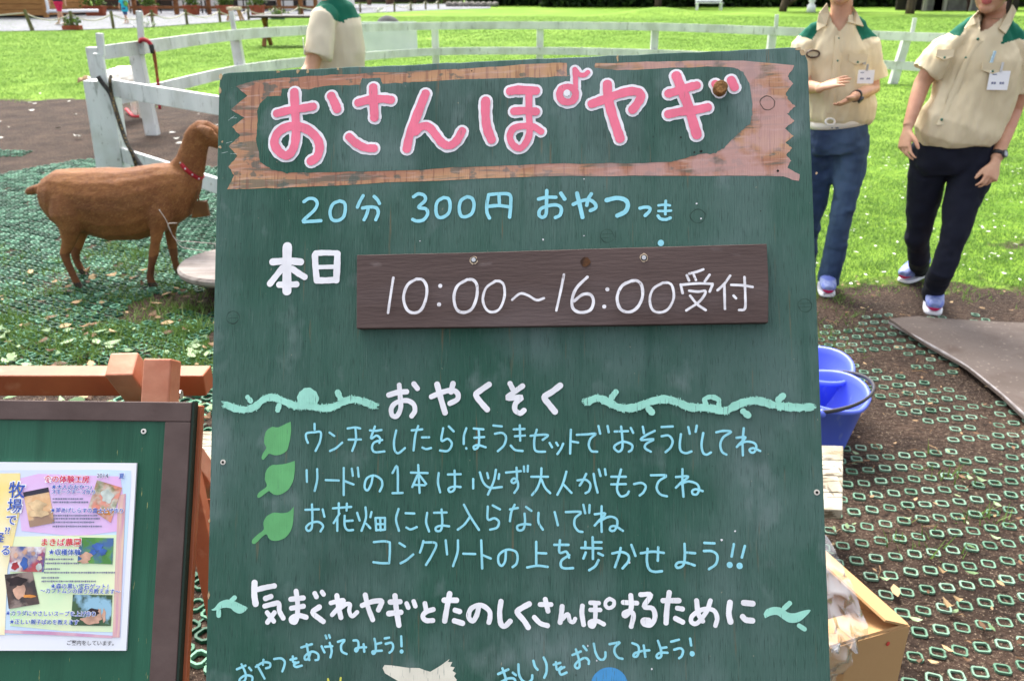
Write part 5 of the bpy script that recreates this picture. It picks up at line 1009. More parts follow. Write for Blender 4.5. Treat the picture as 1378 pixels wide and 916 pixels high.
mb.build('wooden_tag', mat('brown_wood_tag', lin(104, 70, 32), lin(86, 56, 26), .6, 12), goat, bevel=.003)
mb = MB(); mb.loft([P(268, 272, Yg - .045), P(266, 256, Yg - .03), P(264, 240, Yg - .02)], [.004] * 3, n=6).build('tag_cord', furd, goat)

Yw = 10.4; bw = G(165, 170); wg = thing('goat', (bw[0], Yw, 0), 'white goat grazing behind the white fence posts', 'goat')
mb = MB()
px_loft(mb, [(192, 108, 6, 0, 10.75), (187, 109, 15, 0, 10.7), (178, 109, 20, 0, 10.6), (166, 111, 21, 0, 10.45), (154, 114, 20, 0, 10.3), (146, 116, 16, 0, 10.2), (141, 117, 8, 0, 10.15)], Yw, 0, .9)
px_loft(mb, [(152, 112, 13, 0, 10.25), (140, 112, 9, 0, 10.1), (130, 114, 8, 0, 10.0)], Yw, 0, .8)
px_loft(mb, [(134, 110, 5, 0, 10.0), (128, 113, 8, 0, 9.95), (122, 119, 6.5, 0, 9.9), (117, 125, 4.5, 0, 9.85), (115, 128, 2.5, 0, 9.85)], Yw, 0, .9)
for sgn in (-1, 1): px_loft(mb, [(127, 107, 2.5, 2.5, 9.93), (116, 105 + sgn, 3.2, 1.6, 9.9 - .05 * sgn), (106, 108 + 2 * sgn, 2, 1.4, 9.88), (102, 110 + 2 * sgn, .8, .8, 9.88)], Yw, 0, .6, 8)
for (x0_, x1_, yb_, Y) in ((186, 191, 168, 10.62), (178, 181, 164, 10.8), (158, 160, 170, 10.2), (152, 152, 166, 10.4)):
    z0_ = G(x1_, yb_)
    px_loft(mb, [(x0_, 122, 8, 0, Y), ((x0_ + x1_) / 2, 136, 5, 0, Y), ((x0_ + x1_) / 2 + 1, 148, 3.6, 0, Y), (x1_, 160, 3, 0, Y), (x1_ + 1, 168, 3.4, 0, Y), (x1_ + 1, 172, 3.6, 0, Y)], Y, 0, .9, 10)
me = fuse(mb, .014, 4); displace(me, lambda c: (vnoise(c * 25, 3) - .5) * .016)
wf = goat_fur(lin(226, 218, 202), lin(238, 234, 226), lin(196, 180, 156), 'white_goat_coat'); c = fcent(me); px_ = CX + F * c[:, 0] / (c[:, 1] * cp - (c[:, 2] - CAM_H) * sp)
mi = np.zeros(len(c), np.int32); mi[(px_ < 118)] = 1; me.polygons.foreach_set('material_index', mi)
link('body', me, [wf, mat('tan_goat_ear', lin(196, 166, 130), lin(170, 138, 104), .7, 20)], wg)
ta = [P(x, y, 9.98) for x, y in ((155, 143), (165, 140), (166, 130), (154, 130))]
mb = MB(); mb.add([*(p for p in ta), *(p + np.array([0, .05, 0]) for p in ta)], [(0, 1, 2, 3), (7, 6, 5, 4), (0, 4, 5, 1), (1, 5, 6, 2), (2, 6, 7, 3), (3, 7, 4, 0)]); mb.build('wooden_tag', mat('pale_wood_tag', lin(150, 110, 72), lin(130, 92, 58), .6, 12), wg)

# leashes
def leash(pts, r, m, name, label, cat='leash', k=6):
    cur = catmull(pts, k); o = MB().loft(cur, [r] * len(cur), n=8).build(name, m, smooth=True); tag(o, label, cat); return o
blk = mat('black_braided_rope', (.02, .02, .02), (.05, .045, .04), .7, 60); ylw = mat('black_yellow_rope', lin(120, 100, 52), lin(20, 19, 18), .7, 90, (1, 1, 1), lo=.40, hi=.46)
yp = yn - .16
t = thing('rope_leash', P(150, 125, yp), 'black and yellow braided leash tied round the stout near fence post', 'leash')
cur = catmull([P(132, 103, yp), P(138, 112, yp), P(147, 124, yp), P(152, 136, yp - .02), P(161, 165, yp - .1), P(172, 195, yp - .2), P(189, 222, yp - .3), P(193, 228, yp - .3)], 5); MB().loft(cur, [.017] * len(cur), n=8).build('rope_strand', blk, t, smooth=True)
cur = catmull([P(149, 102, yp + .05), P(148, 112, yp), P(150, 126, yp - .01), P(156, 150, yp - .1), P(166, 180, yp - .18), P(177, 205, yp - .28), P(184, 226, yp - .3)], 5); MB().loft(cur, [.012] * len(cur), n=8).build('rope_strand', ylw, t, smooth=True)
y1 = fposts[1][1] - .12
t = thing('strap_leash', P(195, 56, y1), 'red and orange leash looped over the leaning second fence post', 'leash')
redm = mat('red_strap', lin(176, 36, 50), lin(150, 26, 40), .6, 20); orm = mat('orange_strap', lin(178, 104, 56), lin(120, 60, 34), .6, 30)
cur = catmull([P(188, 60, y1 + .1), P(190, 54, y1), P(198, 55, y1 - .03), P(204, 62, y1 - .03)], 5); MB().loft(cur, [.022] * len(cur), n=8).build('loop', redm, t, smooth=True)
cur = catmull([P(203, 60, y1 - .03), P(206, 72, y1 - .03)], 5); MB().loft(cur, [.026] * len(cur), n=8).build('clip', blk, t, smooth=True)
for dx in (0, 3):
    cur = catmull([P(205 + dx, 68, y1 - .03), P(209 + dx * .6, 90, y1 - .03), P(212 + dx * .3, 112, y1 - .03)], 5); MB().loft(cur, [.010] * len(cur), n=8).build('strap', orm, t, smooth=True)
cur = catmull([P(212, 106, y1 - .03), P(214, 128, y1 - .03), P(215, 147, y1 - .04)], 5); MB().loft(cur, [.015] * len(cur), n=8).build('strap', redm, t, smooth=True)
leash([G(171, 153) + np.array([0, 0, .05]), G(180, 158) + np.array([0, 0, .012]), G(192, 158) + np.array([0, 0, .012]), G(202, 156) + np.array([0, 0, .02])], .022, redm, 'ground_leash', 'red leash trailing on the ground below the white goat')

# ------------------------------------------------------------------ people
skin = mat('skin', lin(206, 162, 132), lin(190, 142, 114), .5, 14, extra=[(lin(190, 120, 104), 4, (1, 1, 1), .55, .75, .4)], spec=.35); lipm = mat('lips', lin(178, 96, 92), None, .4); browm = mat('eye_dark', (.02, .015, .012), None, .4)
hairm = mat('dark_brown_hair', lin(34, 26, 24), lin(52, 40, 34), .45, 40, (1, 1, .1), bump=.5, bscale=120, bstretch=(1, 1, .05), spec=.5)
cream = mat('cream_shirt_cotton', lin(218, 204, 172), lin(210, 194, 160), .85, 5, bump=.25, bscale=8, extra=[(lin(226, 212, 180), 3, (1, 1, .5), .5, .7, .6)]); cream2 = mat('pale_cream_cotton', lin(214, 204, 180), lin(204, 194, 170), .85, 5, bump=.2, bscale=8)
yoke = mat('green_yoke_cotton', lin(16, 104, 80), lin(14, 90, 70), .85, 6, bump=.2, bscale=10)
denim = mat('blue_denim', lin(46, 66, 98), lin(36, 52, 82), .85, 6, (1, 1, .4), extra=[(lin(92, 116, 146), 4, (1, 1, .35), .5, .66, .55), (lin(30, 42, 66), 9, (.6, .6, 1.6), .56, .66, .5)], bump=.3, bscale=14); navy = mat('navy_trouser_cloth', lin(22, 26, 42), lin(18, 21, 36), .85, 6, bump=.3, bscale=12)
def hand(mb, w, d, n, s, curl=.5, sc=1.0, spread=.0, bend=None):
    """palm, four jointed fingers and a thumb; d along the fingers, n where the palm faces, s towards the thumb"""
    d, n, s = nz(d), nz(n), nz(s)
    mb.loft([w - d * .02, w + d * .02 * sc, w + d * .05 * sc, w + d * .088 * sc], [(.021 * sc, .017 * sc), (.027 * sc, .017 * sc), (.038 * sc, .015 * sc), (.038 * sc, .012 * sc)], side=s, n=14)
    for i, (o_, ln_) in enumerate(((.031, .070), (.0105, .079), (-.0105, .073), (-.031, .058))):
        p = w + d * (.078 - .004 * abs(i - 1)) * sc + s * o_ * sc; dd = nz(d + s * (o_ * 5.5 + spread * (1.2 - i) * .3)); pts = [p - dd * .012, p]; a = 0
        for f_, fr_ in ((.46, .5), (.30, 1.0), (.24, .8)):
            a += curl * fr_ * (1 + .12 * i); pts.append(pts[-1] + (dd * math.cos(a) + n * math.sin(a)) * ln_ * f_ * sc)
        mb.loft(pts, [.008 * sc, .0078 * sc, .0074 * sc, .0066 * sc, .005 * sc], n=10)
    b = w + d * .022 * sc + s * .022 * sc; t1 = nz(d * .72 + s * .75 + n * .25); t2 = nz(d * .95 + s * .25 + n * .35)
    mb.loft([b - t1 * .01, b + t1 * .022 * sc, b + t1 * .046 * sc, b + t1 * .046 * sc + t2 * .026 * sc, b + t1 * .046 * sc + t2 * .044 * sc], [.014 * sc, .0125 * sc, .0105 * sc, .0095 * sc, .006 * sc], n=10)
def head(mb, c, fw, up, sc=1.0):
    fw, up = nz(fw), nz(up); s = nz(np.cross(fw, up)); up = np.cross(s, fw); A = (s, fw, up); q = lambda a, b, h: c + (s * a + fw * b + up * h) * sc
    mb.ellip(q(0, -.012, .03), A, (.074 * sc, .092 * sc, .088 * sc)); mb.ellip(q(0, .018, -.035), A, (.062 * sc, .066 * sc, .078 * sc)); mb.ellip(q(0, .055, -.088), A, (.030 * sc, .026 * sc, .024 * sc))
    mb.loft([q(0, .078, .022), q(0, .092, -.002), q(0, .104, -.022), q(0, .09, -.03)], [.007 * sc, .009 * sc, .013 * sc, .008 * sc], n=8)
    for sg in (-1, 1): mb.ellip(q(sg * .074, -.005, -.005), A, (.008 * sc, .018 * sc, .030 * sc)); mb.ellip(q(sg * .040, .052, -.03), A, (.024 * sc, .022 * sc, .024 * sc))
    mb.ellip(q(0, .080, -.057), A, (.022 * sc, .011 * sc, .006 * sc)); mb.ellip(q(0, .078, -.068), A, (.019 * sc, .011 * sc, .007 * sc))
    return q, A
def head_mats(me, q, A, sc=1.0):
    c = fcent(me); mi = np.zeros(len(c), np.int32)
    def near(p, r): d = c - p; return sum(((d * A[k]).sum(1) / (r[k] * sc)) ** 2 for k in range(3)) < 1
    mi[near(q(0, .088, -.062), (.024, .02, .0125))] = 1
    for sg in (-1, 1): mi[near(q(sg * .031, .078, .008), (.013, .03, .0055))] = 2; mi[near(q(sg * .031, .08, .03), (.02, .03, .004))] = 2
    me.polygons.foreach_set('material_index', mi)
def hair_shell(c, fw, up, name, par, sc=1.0, length=.06, bob=True):
    fw, up = nz(fw), nz(up); s = nz(np.cross(fw, up)); up = np.cross(s, fw); A = (s, fw, up); q = lambda a, b, h: c + (s * a + fw * b + up * h) * sc
    mb = MB(); mb.ellip(q(0, -.022, .044), A, (.084 * sc, .098 * sc, .09 * sc)); mb.ellip(q(0, -.055, -.01), A, (.082 * sc, .06 * sc, .09 * sc))
    for sg in (-1, 1): mb.loft([q(sg * .06, .03, .09), q(sg * .078, .045, .04), q(sg * .080, .040, -.02), q(sg * .073, .035, -.04 - length)], [(.02, .016), (.024, .013), (.02, .012), (.006, .005)], side=fw, n=8)
    mb.loft([q(-.05, .07, .085), q(0, .085, .075), q(.05, .07, .085)], [(.02, .012), (.024, .012), (.02, .012)], side=up, n=8)
    me = fuse(mb, .007, 3); displace(me, lambda v: (vnoise(v * np.array([70, 70, 14]), 2) - .5) * .008); return link(name, me, hairm, par)
def wrinkle(me, amp, f=(14, 14, 9), seed=0, zlim=None):
    displace(me, lambda c: ((vnoise(c * np.array(f), seed) - .5) + .6 * (vnoise(c * np.array(f) * 2.1 + 5, seed + 3) - .5)) * amp)
def collar(par, nb, fw, sd_, wd=.075, m=None, dz=.0, drop=.085):
    """two pointed shirt collar leaves standing round the neck"""
    fw, sd_ = nz(fw), nz(sd_); up = np.array([0, 0, 1.])
    for sg in (-1, 1):
        top = [nb + sd_ * sg * wd * math.sin(a) * .92 - fw * wd * math.cos(a) * .8 + up * (.035 - .055 * (a / 2.7) ** 2) for a in np.linspace(0, 2.72, 9)]
        low = [nb + sd_ * sg * (wd * 1.42) * math.sin(a * .93) - fw * wd * 1.15 * math.cos(a) + up * (-.012 - .075 * (a / 2.7) ** 2.4) for a in np.linspace(0, 2.5, 9)]
        low[-1] = nb + sd_ * sg * .052 + fw * .118 - up * drop
        vs = top + low; fs = [((i, i + 1, 9 + i + 1, 9 + i)) for i in range(8)]
        o = MB().add(vs, fs).build('collar', m or cream, par, smooth=True); s_ = o.modifiers.new('t', 'SOLIDIFY'); s_.thickness = .006; s_.offset = 0; ss = o.modifiers.new('s', 'SUBSURF'); ss.levels = 1; ss.render_levels = 1
def shoe(par, ankle, toe_dir, sc=1.0, zg_=0.0, cut=False):
    d = nz(np.array([toe_dir[0], toe_dir[1], 0])); s = np.array([-d[1], d[0], 0]); b = np.array([ankle[0], ankle[1], zg_]); up = np.array([0, 0, 1.]); mb = MB()
    prof = [(-.075, .035, .02), (-.07, .05, .034), (-.03, .058, .042), (.02, .056, .042), (.07, .046, .044), (.11, .037, .045), (.145, .03, .041), (.172, .024, .026)]
    mb.loft([b + d * x * sc + up * (h + .024) * sc for x, h, w in prof], [(w * sc, h * sc) for x, h, w in prof], side=s, n=18)
    mb.loft([b - d * .03 * sc + up * .07 * sc, b - d * .034 * sc + up * .115 * sc], [(.038 * sc, .046 * sc), (.036 * sc, .042 * sc)], side=s, n=16)
    me = fuse(mb, .006, 3); c = fcent(me) - b; u = (c * d).sum(1) / sc; v = (c * s).sum(1) / sc; h = c[:, 2] / sc; mi = np.zeros(len(c), np.int32)
    st = (np.sin((u * 2.2 + h * 3.2) * 60) > .5) & (np.abs(v) > .02) & (h < .075); mi[st] = 1; mi[(h > .09)] = 1; mi[(u < -.045)] = 1
    mi[(u > .148) & (h < .045)] = 2; mi[(np.abs(v) < .016) & (u > -.01) & (u < .10) & (h > .06)] = 1; mi[(h > .105)] = 3
    me.polygons.foreach_set('material_index', mi)
    o = link('shoe', me, [SH['grey'], SH['blue'], SH['pink'], SH['navy']], par)
    mb = MB(); outl = [b + d * x * sc + s * w * sg * sc for sg in (1, -1) for x, w in ([(-.082, .018), (-.06, .036), (0, .043), (.08, .046), (.13, .042), (.150, .034), (.160, .022)] if sg == 1 else [(.160, .022), (.150, .034), (.13, .042), (.08, .046), (0, .043), (-.06, .036), (-.082, .018)])]
    mb.prism([(p[0], p[1]) for p in outl][::-1], zg_ + .001, zg_ + .020 * sc); mb.build('sole', SH['white'], o, bevel=.006)
    mb = MB()
    for k in range(5):
        x = .0 + .022 * k; h = .108 - .011 * k
        for sg in (-1, 1): mb.loft([b + (d * x - s * .024 * sg + up * (h - .012)) * sc, b + (d * (x + .009) + up * (h + .002)) * sc, b + (d * (x + .018) + s * .024 * sg + up * (h - .016)) * sc], [.0042 * sc] * 3, n=6)
    for sg in (-1, 1): mb.loft(catmull([b + (up * .112 + d * .0) * sc, b + (s * .03 * sg + up * .12 + d * .012) * sc, b + (s * .042 * sg + up * .098 + d * .02) * sc, b + (s * .01 * sg + up * .11 + d * .006) * sc], 4), [.0042 * sc] * 13, n=6)
    mb.build('laces', SH['lace'], o, smooth=True); return o
SH = dict(grey=mat('silver_shoe_mesh', lin(150, 162, 204), lin(116, 130, 186), .6, 60), blue=mat('blue_shoe_panel', lin(96, 116, 190), lin(120, 128, 196), .5, 30), pink=mat('pink_shoe_tip', lin(214, 50, 104), None, .5), navy=mat('navy_shoe_collar', lin(50, 60, 110), None, .7), white=mat('white_shoe_sole', lin(232, 232, 236), None, .5), lace=mat('blue_shoe_lace', lin(70, 104, 206), None, .6))
def watch(par, p, d, face_dir, r=.031, m=None, name='watch'):
    d = nz(d); f = nz(np.array(face_dir) - d * np.dot(face_dir, d)); mb = MB(); mb.loft([p - d * .009, p + d * .009], [(r, r * .86)] * 2, side=np.cross(d, f), n=22, cap=False); o = mb.build(name, M['black'], par, smooth=True); s_ = o.modifiers.new('t', 'SOLIDIFY'); s_.thickness = .004
    c = p + f * (r * .9 + .004); a, b = np.cross(d, f), d; mb = MB()
    ring_ = lambda rr, h: [c + f * h + (a * math.cos(t) + b * math.sin(t)) * rr for t in np.linspace(0, 2 * math.pi, 19)[:-1]]
    mb.add(ring_(.017, -.006) + ring_(.017, .004), [tuple(range(17, -1, -1)), tuple(range(18, 36))] + [(i, (i + 1) % 18, 18 + (i + 1) % 18, 18 + i) for i in range(18)]); q = mb.build('watch_case', mat('watch_case', (.05, .05, .055), None, .3), o)
    mb = MB(); mb.add(ring_(.0125, .0048), [tuple(range(18))]); mb.build('watch_dial', m or mat('watch_dial', lin(190, 196, 200), lin(90, 96, 100), .3, 120), o); return o
def name_tag(par, p, right, up, w=.058, h=.05, clip=True):
    right = nz(right); up = nz(up - right * np.dot(up, right)) if False else nz(up); n = np.cross(right, up); mb = MB()
    q = lambda a, b, z: p + right * a * w + up * b * h + n * z
    mb.add([q(-.5, -.5, 0), q(.5, -.5, 0), q(.5, .5, 0), q(-.5, .5, 0), q(-.5, -.5, .002), q(.5, -.5, .002), q(.5, .5, .002), q(-.5, .5, .002)], [(0, 3, 2, 1), (4, 5, 6, 7), (0, 1, 5, 4), (1, 2, 6, 5), (2, 3, 7, 6), (3, 0, 4, 7)]); o = mb.build('name_tag', M['white_plain'], par)
    mb = MB()
    for (a, b, wa, hb) in ((-.36, .28, .22, .06), (-.34, -.2, .1, .12), (-.22, -.2, .1, .12), (.06, -.2, .1, .12), (.18, -.2, .1, .12)): mb.add([q(a, b, .0026), q(a + wa, b, .0026), q(a + wa, b + hb, .0026), q(a, b + hb, .0026)], [(0, 1, 2, 3)])
    mb.build('name_print', inkg, o)
    if clip: MB().beam(q(0, .45, .004), q(.02, .95, .004), .009, .006, up=n).build('clip', M['screw'], o)
    return o

def flap(par, p, right, up, w, h, m):
    right = nz(right); up = nz(up); n = nz(np.cross(right, up)); q = lambda a, b, z=0.: p + right * a * w + up * b * h + n * z
    o = MB().add([q(-.5, .5), q(.5, .5), q(.5, -.15), q(0, -.5, .004), q(-.5, -.15)], [(0, 4, 3, 2, 1)]).build('pocket_flap', m, par); s_ = o.modifiers.new('t', 'SOLIDIFY'); s_.thickness = .007; s_.offset = 0; MB().ellip(q(0, -.25, .006), np.eye(3), (.005, .005, .005), 8, 6).build('button', BTN, o); return o
BTN = mat('green_button', lin(60, 110, 90), None, .4)
def raycast_front(me, px_, py_):
    """where the sight line through a point of the garment meets it"""
    from mathutils.bvhtree import BVHTree
    bm = bmesh.new(); bm.from_mesh(me); t = BVHTree.FromBMesh(bm); bm.free(); return t
def on(t, px_, py_, off=.004, org=np.zeros(3)):
    d = ray(px_, py_); d = d / np.linalg.norm(d); h, n, i, ds = t.ray_cast(Vector(CO - org), Vector(d))
    if h is None: return None, None
    return np.array(h) + org + np.array(n) * off, np.array(n)
def poly_in(px_, py_, poly):
    ins = np.zeros(len(px_), bool); j = len(poly) - 1
    for i in range(len(poly)):
        xi, yi = poly[i]; xj, yj = poly[j]; k = ((yi > py_) != (yj > py_)) & (px_ < (xj - xi) * (py_ - yi) / (yj - yi + 1e-12) + xi); ins ^= k; j = i
    return ins
def proj(c): z = c[:, 1] * cp - (c[:, 2] - CAM_H) * sp; return CX + F * c[:, 0] / z, CY + F * (-c[:, 1] * sp - (c[:, 2] - CAM_H) * cp) / z

def vneck(me, poly):
    c = fcent(me); n = np.empty(len(c) * 3, np.float32); me.polygons.foreach_get('normal', n); n = n.reshape(-1, 3); px_, py_ = proj(c); k = poly_in(px_, py_, poly) & (((c - CO) * n).sum(1) < 0)
    bm = bmesh.new(); bm.from_mesh(me); bm.faces.ensure_lookup_table(); bmesh.ops.delete(bm, geom=[bm.faces[i] for i in np.nonzero(k)[0]], context='FACES'); bm.to_mesh(me); bm.free(); me.update()
def collar2(par, bv, polys, m):
    """collar leaves laid over the shoulder and chest of the shirt"""
    for poly in polys:
        cpx = np.mean(poly, 0); hits = []; dist = []
        for (x, y) in poly:
            p = None
            for u in np.linspace(0, .9, 10):
                q = np.array([x, y]) * (1 - u) + cpx * u; p, n_ = on(bv, q[0], q[1], 0)
                if p is not None: break
            dist.append(p[1] if p is not None else np.nan)
        dist = np.array(dist); dist[np.isnan(dist)] = np.nanmean(dist); m_ = dist.mean(); dist = m_ + (dist - m_) * .8
        pts = [P(x, y, d_ - .022) for (x, y), d_ in zip(poly, dist)]
        o = MB().add(pts, [tuple(range(len(pts)))]).build('collar', m, par); s_ = o.modifiers.new('t', 'SOLIDIFY'); s_.thickness = .007; s_.offset = 0; b_ = o.modifiers.new('b', 'BEVEL'); b_.width = .003; b_.segments = 2
# --- staff member at the right edge
Y = 3.92
foot = G(1250, 420); pr = thing('person', (foot[0], Y, 0), 'person in a cream and green uniform shirt and navy trousers, arms hanging, at the edge', 'person', 'uniformed staff')
nb = P(1330, 40, Y); shl = P(1272, 64, Y); shr = P(1384, 76, Y - .03); pel = P(1284, 196, Y + .02); fw = nz((-.22, -1, -.08)); sd_ = nz((1, -.15, 0))
hc = P(1339, -24, Y - .05); wl = P(1222, 170, Y - .06); el_l = P(1241, 112, Y + .02); el_r = P(1364, 148, Y + .02); wr = P(1341, 214, Y - .12)
body = MB(); hq, hA = head(body, hc, (-.62, -.78, -.12), (.06, 0, 1), 1.04)
body.loft([hc + np.array([0, .035, -.06]), P(1342, 14, Y + .01), P(1338, 34, Y), P(1328, 62, Y)], [.052, .050, .054, .07], n=16)
body.loft([P(1320, 50, Y), P(1318, 90, Y), P(1300, 140, Y), pel], [(.09, .07), (.13, .085), (.125, .08), (.13, .085)], side=sd_)
body.loft([shl, (shl + el_l) / 2, el_l, el_l * .6 + wl * .4, wl], [.022, .040, .036, .033, .023], n=14); body.loft([shr, (shr + el_r) / 2, el_r, el_r * .6 + wr * .4, wr], [.024, .042, .037, .034, .025], n=14)
hand(body, wl + nz(P(1213, 214, Y - .1) - wl) * .01, P(1214, 214, Y - .1) - wl, (.75, -.3, 0), (.35, -1, 0), .42, .95); hand(body, wr + nz(P(1330, 246, Y - .18) - wr) * .01, P(1331, 246, Y - .18) - wr, (-.2, .9, 0), (-1, -.3, 0), .42, 1.0)
legs_ = [([P(1258, 205, Y + .05), P(1240, 290, Y + .13), P(1236, 318, Y + .16), P(1236, 352, G(1233, 373)[1] - .0), ], [.07, .042, .04, .03]), ([P(1312, 210, Y), P(1290, 290, Y - .07), P(1284, 320, Y - .08), P(1254, 398, G(1254, 411)[1])], [.07, .044, .04, .03])]
for pts, r in legs_: body.loft(pts, r, n=12)
me = fuse(body, .0045, 3); head_mats(me, hq, hA); link('body', me, [skin, lipm, browm], pr)
sh = MB()
sh.loft([P(1336, 30, Y + .01), P(1330, 46, Y), P(1320, 78, Y), P(1314, 110, Y), P(1303, 142, Y - .01), P(1292, 164, Y - .01), P(1284, 178, Y), P(1282, 187, Y + .01), P(1281, 193, Y + .01)], [(.055, .062), (.105, .08), (.176, .108), (.178, .120), (.176, .124), (.184, .134), (.180, .132), (.165, .12), (.15, .105)], side=sd_, n=26)
for a, b, c_ in ((shl, P(1246, 98, Y + .01), .068), (shr, P(1367, 118, Y + .01), .076)):
    d = nz(b - a); sh.loft([nb * .45 + a * .55 + np.array([0, 0, .022]), nb * .22 + a * .78 + np.array([0, 0, .012]), a, a * .5 + b * .5, b], [(.03, .044), (.046, .055), (.056, .062), (.064, .070), (c_ - .002, c_ - .002)], side=sd_, n=20); sh.loft([P(1334, 26, Y + .02), nb * .72 + a * .28 + np.array([0, 0, .022]), nb * .40 + a * .60 + np.array([0, 0, .018]), a], [(.04, .05), (.042, .055), (.046, .056), (.045, .05)], side=(0, 1, 0), n=18)
me = fuse(sh, .0052, 5); wrinkle(me, .022, (13, 13, 6), 2); wrinkle(me, .010, (30, 30, 12), 9)
vneck(me, [(1318, 12), (1318, 26), (1319, 43), (1330, 39), (1340, 31), (1360, 12), (1360, 0), (1318, 0)])
c = fcent(me); px_, py_ = proj(c); mi = np.zeros(len(c), np.int32)
mi[poly_in(px_, py_, [(1255, 30), (1330, -10), (1316, 18), (1300, 36), (1292, 49), (1284, 48), (1268, 40), (1262, 46)])] = 1; 
mi[poly_in(px_, py_, [(1347, 60), (1352, 44), (1362, 20), (1360, -10), (1440, 20), (1420, 66), (1400, 62), (1372, 52)])] = 1; me.polygons.foreach_set('material_index', mi)
bv = raycast_front(me, 0, 0); shirt = link('shirt', me, [cream, yoke], pr)
collar2(shirt, bv, [[(1297, 39), (1308, 23), (1317, 14), (1320, 20), (1321, 29), (1311, 33)], [(1336, 32), (1345, 39), (1353, 46), (1361, 31), (1368, 15), (1363, 6), (1351, 17)]], cream)
for (x, y) in ((1316, 53), (1300, 78), (1288, 107), (1278, 134), (1267, 161)):
    p, n_ = on(bv, x, y, .003)
    if p is not None: MB().ellip(p, np.eye(3), (.0062, .0062, .0062), 10, 6).build('button', BTN, shirt)
pk_ = [on(bv, x, y, .004) for x, y in ((1320, 56), (1302, 84), (1290, 112), (1279, 140), (1266, 168))]; pk_ = [(p, n_) for p, n_ in pk_ if p is not None]
vs = []; 
for p, n_ in pk_: vs += [p - sd_ * .019 - n_ * .006, p - sd_ * .017 + n_ * .001, p + sd_ * .017 + n_ * .001, p + sd_ * .019 - n_ * .006]
MB().add(vs, [(4 * i + k, 4 * i + 4 + k, 4 * i + 5 + k, 4 * i + 1 + k) for i in range(len(pk_) - 1) for k in range(3)]).build('button_placket', cream, shirt, smooth=True)
for (x, y, w) in ((1271, 75, .07), (1335, 92, .09)):
    p, n_ = on(bv, x, y, .008)
    if p is not None: flap(shirt, p, sd_, np.cross(sd_, -n_) * 0 + np.array([0, 0, 1.]) - n_ * n_[2], w, .045, cream)
p, n_ = on(bv, 1342, 108, .014); name_tag(pr, p, nz((1, -.1, 0)), np.array([.02, 0, 1.]) - n_ * .1, .083, .078)
p, n_ = on(bv, 1334, 78, .01); MB().beam(p - np.array([.002, 0, .03]), p + np.array([.006, 0, .025]), .009, .008, up=(0, 1, 0)).build('pen', mat('pale_blue_pen', lin(180, 210, 226), None, .4), pr)
tr_ = MB(); tr_.loft([P(1284, 176, Y + .02), P(1284, 190, Y + .02), P(1283, 215, Y + .02), P(1283, 228, Y + .02)], [(.155, .11), (.168, .118), (.172, .12), (.15, .10)], side=sd_, n=22)
tr_.loft([P(1256, 196, Y + .05), P(1247, 235, Y + .09), P(1240, 288, Y + .13), P(1235, 318, Y + .16), P(1236, 344, Y + .24), P(1237, 362, G(1233, 373)[1])], [.092, .088, .068, .057, .051, .05], n=18)
tr_.loft([P(1314, 196, Y + .0), P(1306, 240, Y - .03), P(1291, 288, Y - .07), P(1284, 318, Y - .08), P(1268, 362, Y - .09), P(1254, 396, G(1254, 411)[1])], [.094, .092, .071, .062, .056, .052], n=18)
me = fuse(tr_, .0075, 4); wrinkle(me, .012, (16, 16, 18), 5); link('trousers', me, navy, pr)
a1, a2 = G(1233, 373), G(1254, 411); a1[2] = a2[2] = 0
shoe(pr, a1 + np.array([.0, .0, 0]), (-.9, -.75), .98); shoe(pr, a2, (-.42, -1.), .98)
w_ = wr - nz(wr - el_r) * .022; watch(pr, w_, wr - el_r, (.45, -.95, .2), .031)
hair_shell(hc, (-.62, -.78, -.12), (.06, 0, 1), 'hair', pr, 1.04, length=.075)

# --- staff member right behind the board edge, hands together
Y = 4.26
pm = thing('person', (P(1120, 300, Y)[0], Y, 0), 'person in blue jeans and a uniform shirt gesturing with both hands, half behind the signboard', 'person', 'uniformed staff')
fw = nz((-.12, -1, -.05)); sd_ = nz((1, -.1, 0)); nb = P(1130, 30, Y); shl = P(1080, 63, Y + .02); shr = P(1170, 61, Y); hc = P(1136, -31, Y - .04)
el_l = P(1082, 116, Y - .04); el_r = P(1174, 120, Y - .02); wl = P(1104, 119, Y - .2); wr = P(1150, 130, Y - .22)
body = MB(); hq, hA = head(body, hc, (-.5, -.85, -.1), (0, 0, 1))
body.loft([hc + np.array([0, .035, -.06]), P(1133, 4, Y - .0), P(1131, 24, Y), P(1130, 50, Y)], [.05, .048, .052, .068], n=16)
body.loft([P(1128, 44, Y), P(1128, 80, Y), P(1128, 130, Y), P(1129, 172, Y)], [(.08, .065), (.12, .08), (.115, .075), (.125, .08)], side=sd_)
body.loft([shl, (shl + el_l) / 2, el_l, el_l * .6 + wl * .4, wl], [.02, .038, .035, .031, .022], n=14); body.loft([shr, (shr + el_r) / 2, el_r, el_r * .6 + wr * .4, wr], [.02, .038, .035, .031, .022], n=14)
hand(body, wl, P(1140, 106, Y - .26) - wl, (.25, .2, -.9), (.2, .9, .35), .16, .92); hand(body, wr, P(1120, 146, Y - .28) - wr, (-.2, -.5, .85), (-.1, -.8, .2), .24, .92)
for pts, r in (([P(1148, 190, Y), P(1138, 262, Y - .01), P(1130, 300, Y), P(1116, 374, Y + .03)], [.07, .045, .038, .03]), ([P(1108, 190, Y + .05), P(1097, 262, Y + .1), P(1090, 300, Y + .12), P(1078, 370, Y + .2)], [.07, .045, .038, .03])): body.loft(pts, r, n=12)
me = fuse(body, .0045, 3); head_mats(me, hq, hA); link('body', me, [skin, lipm, browm], pm)
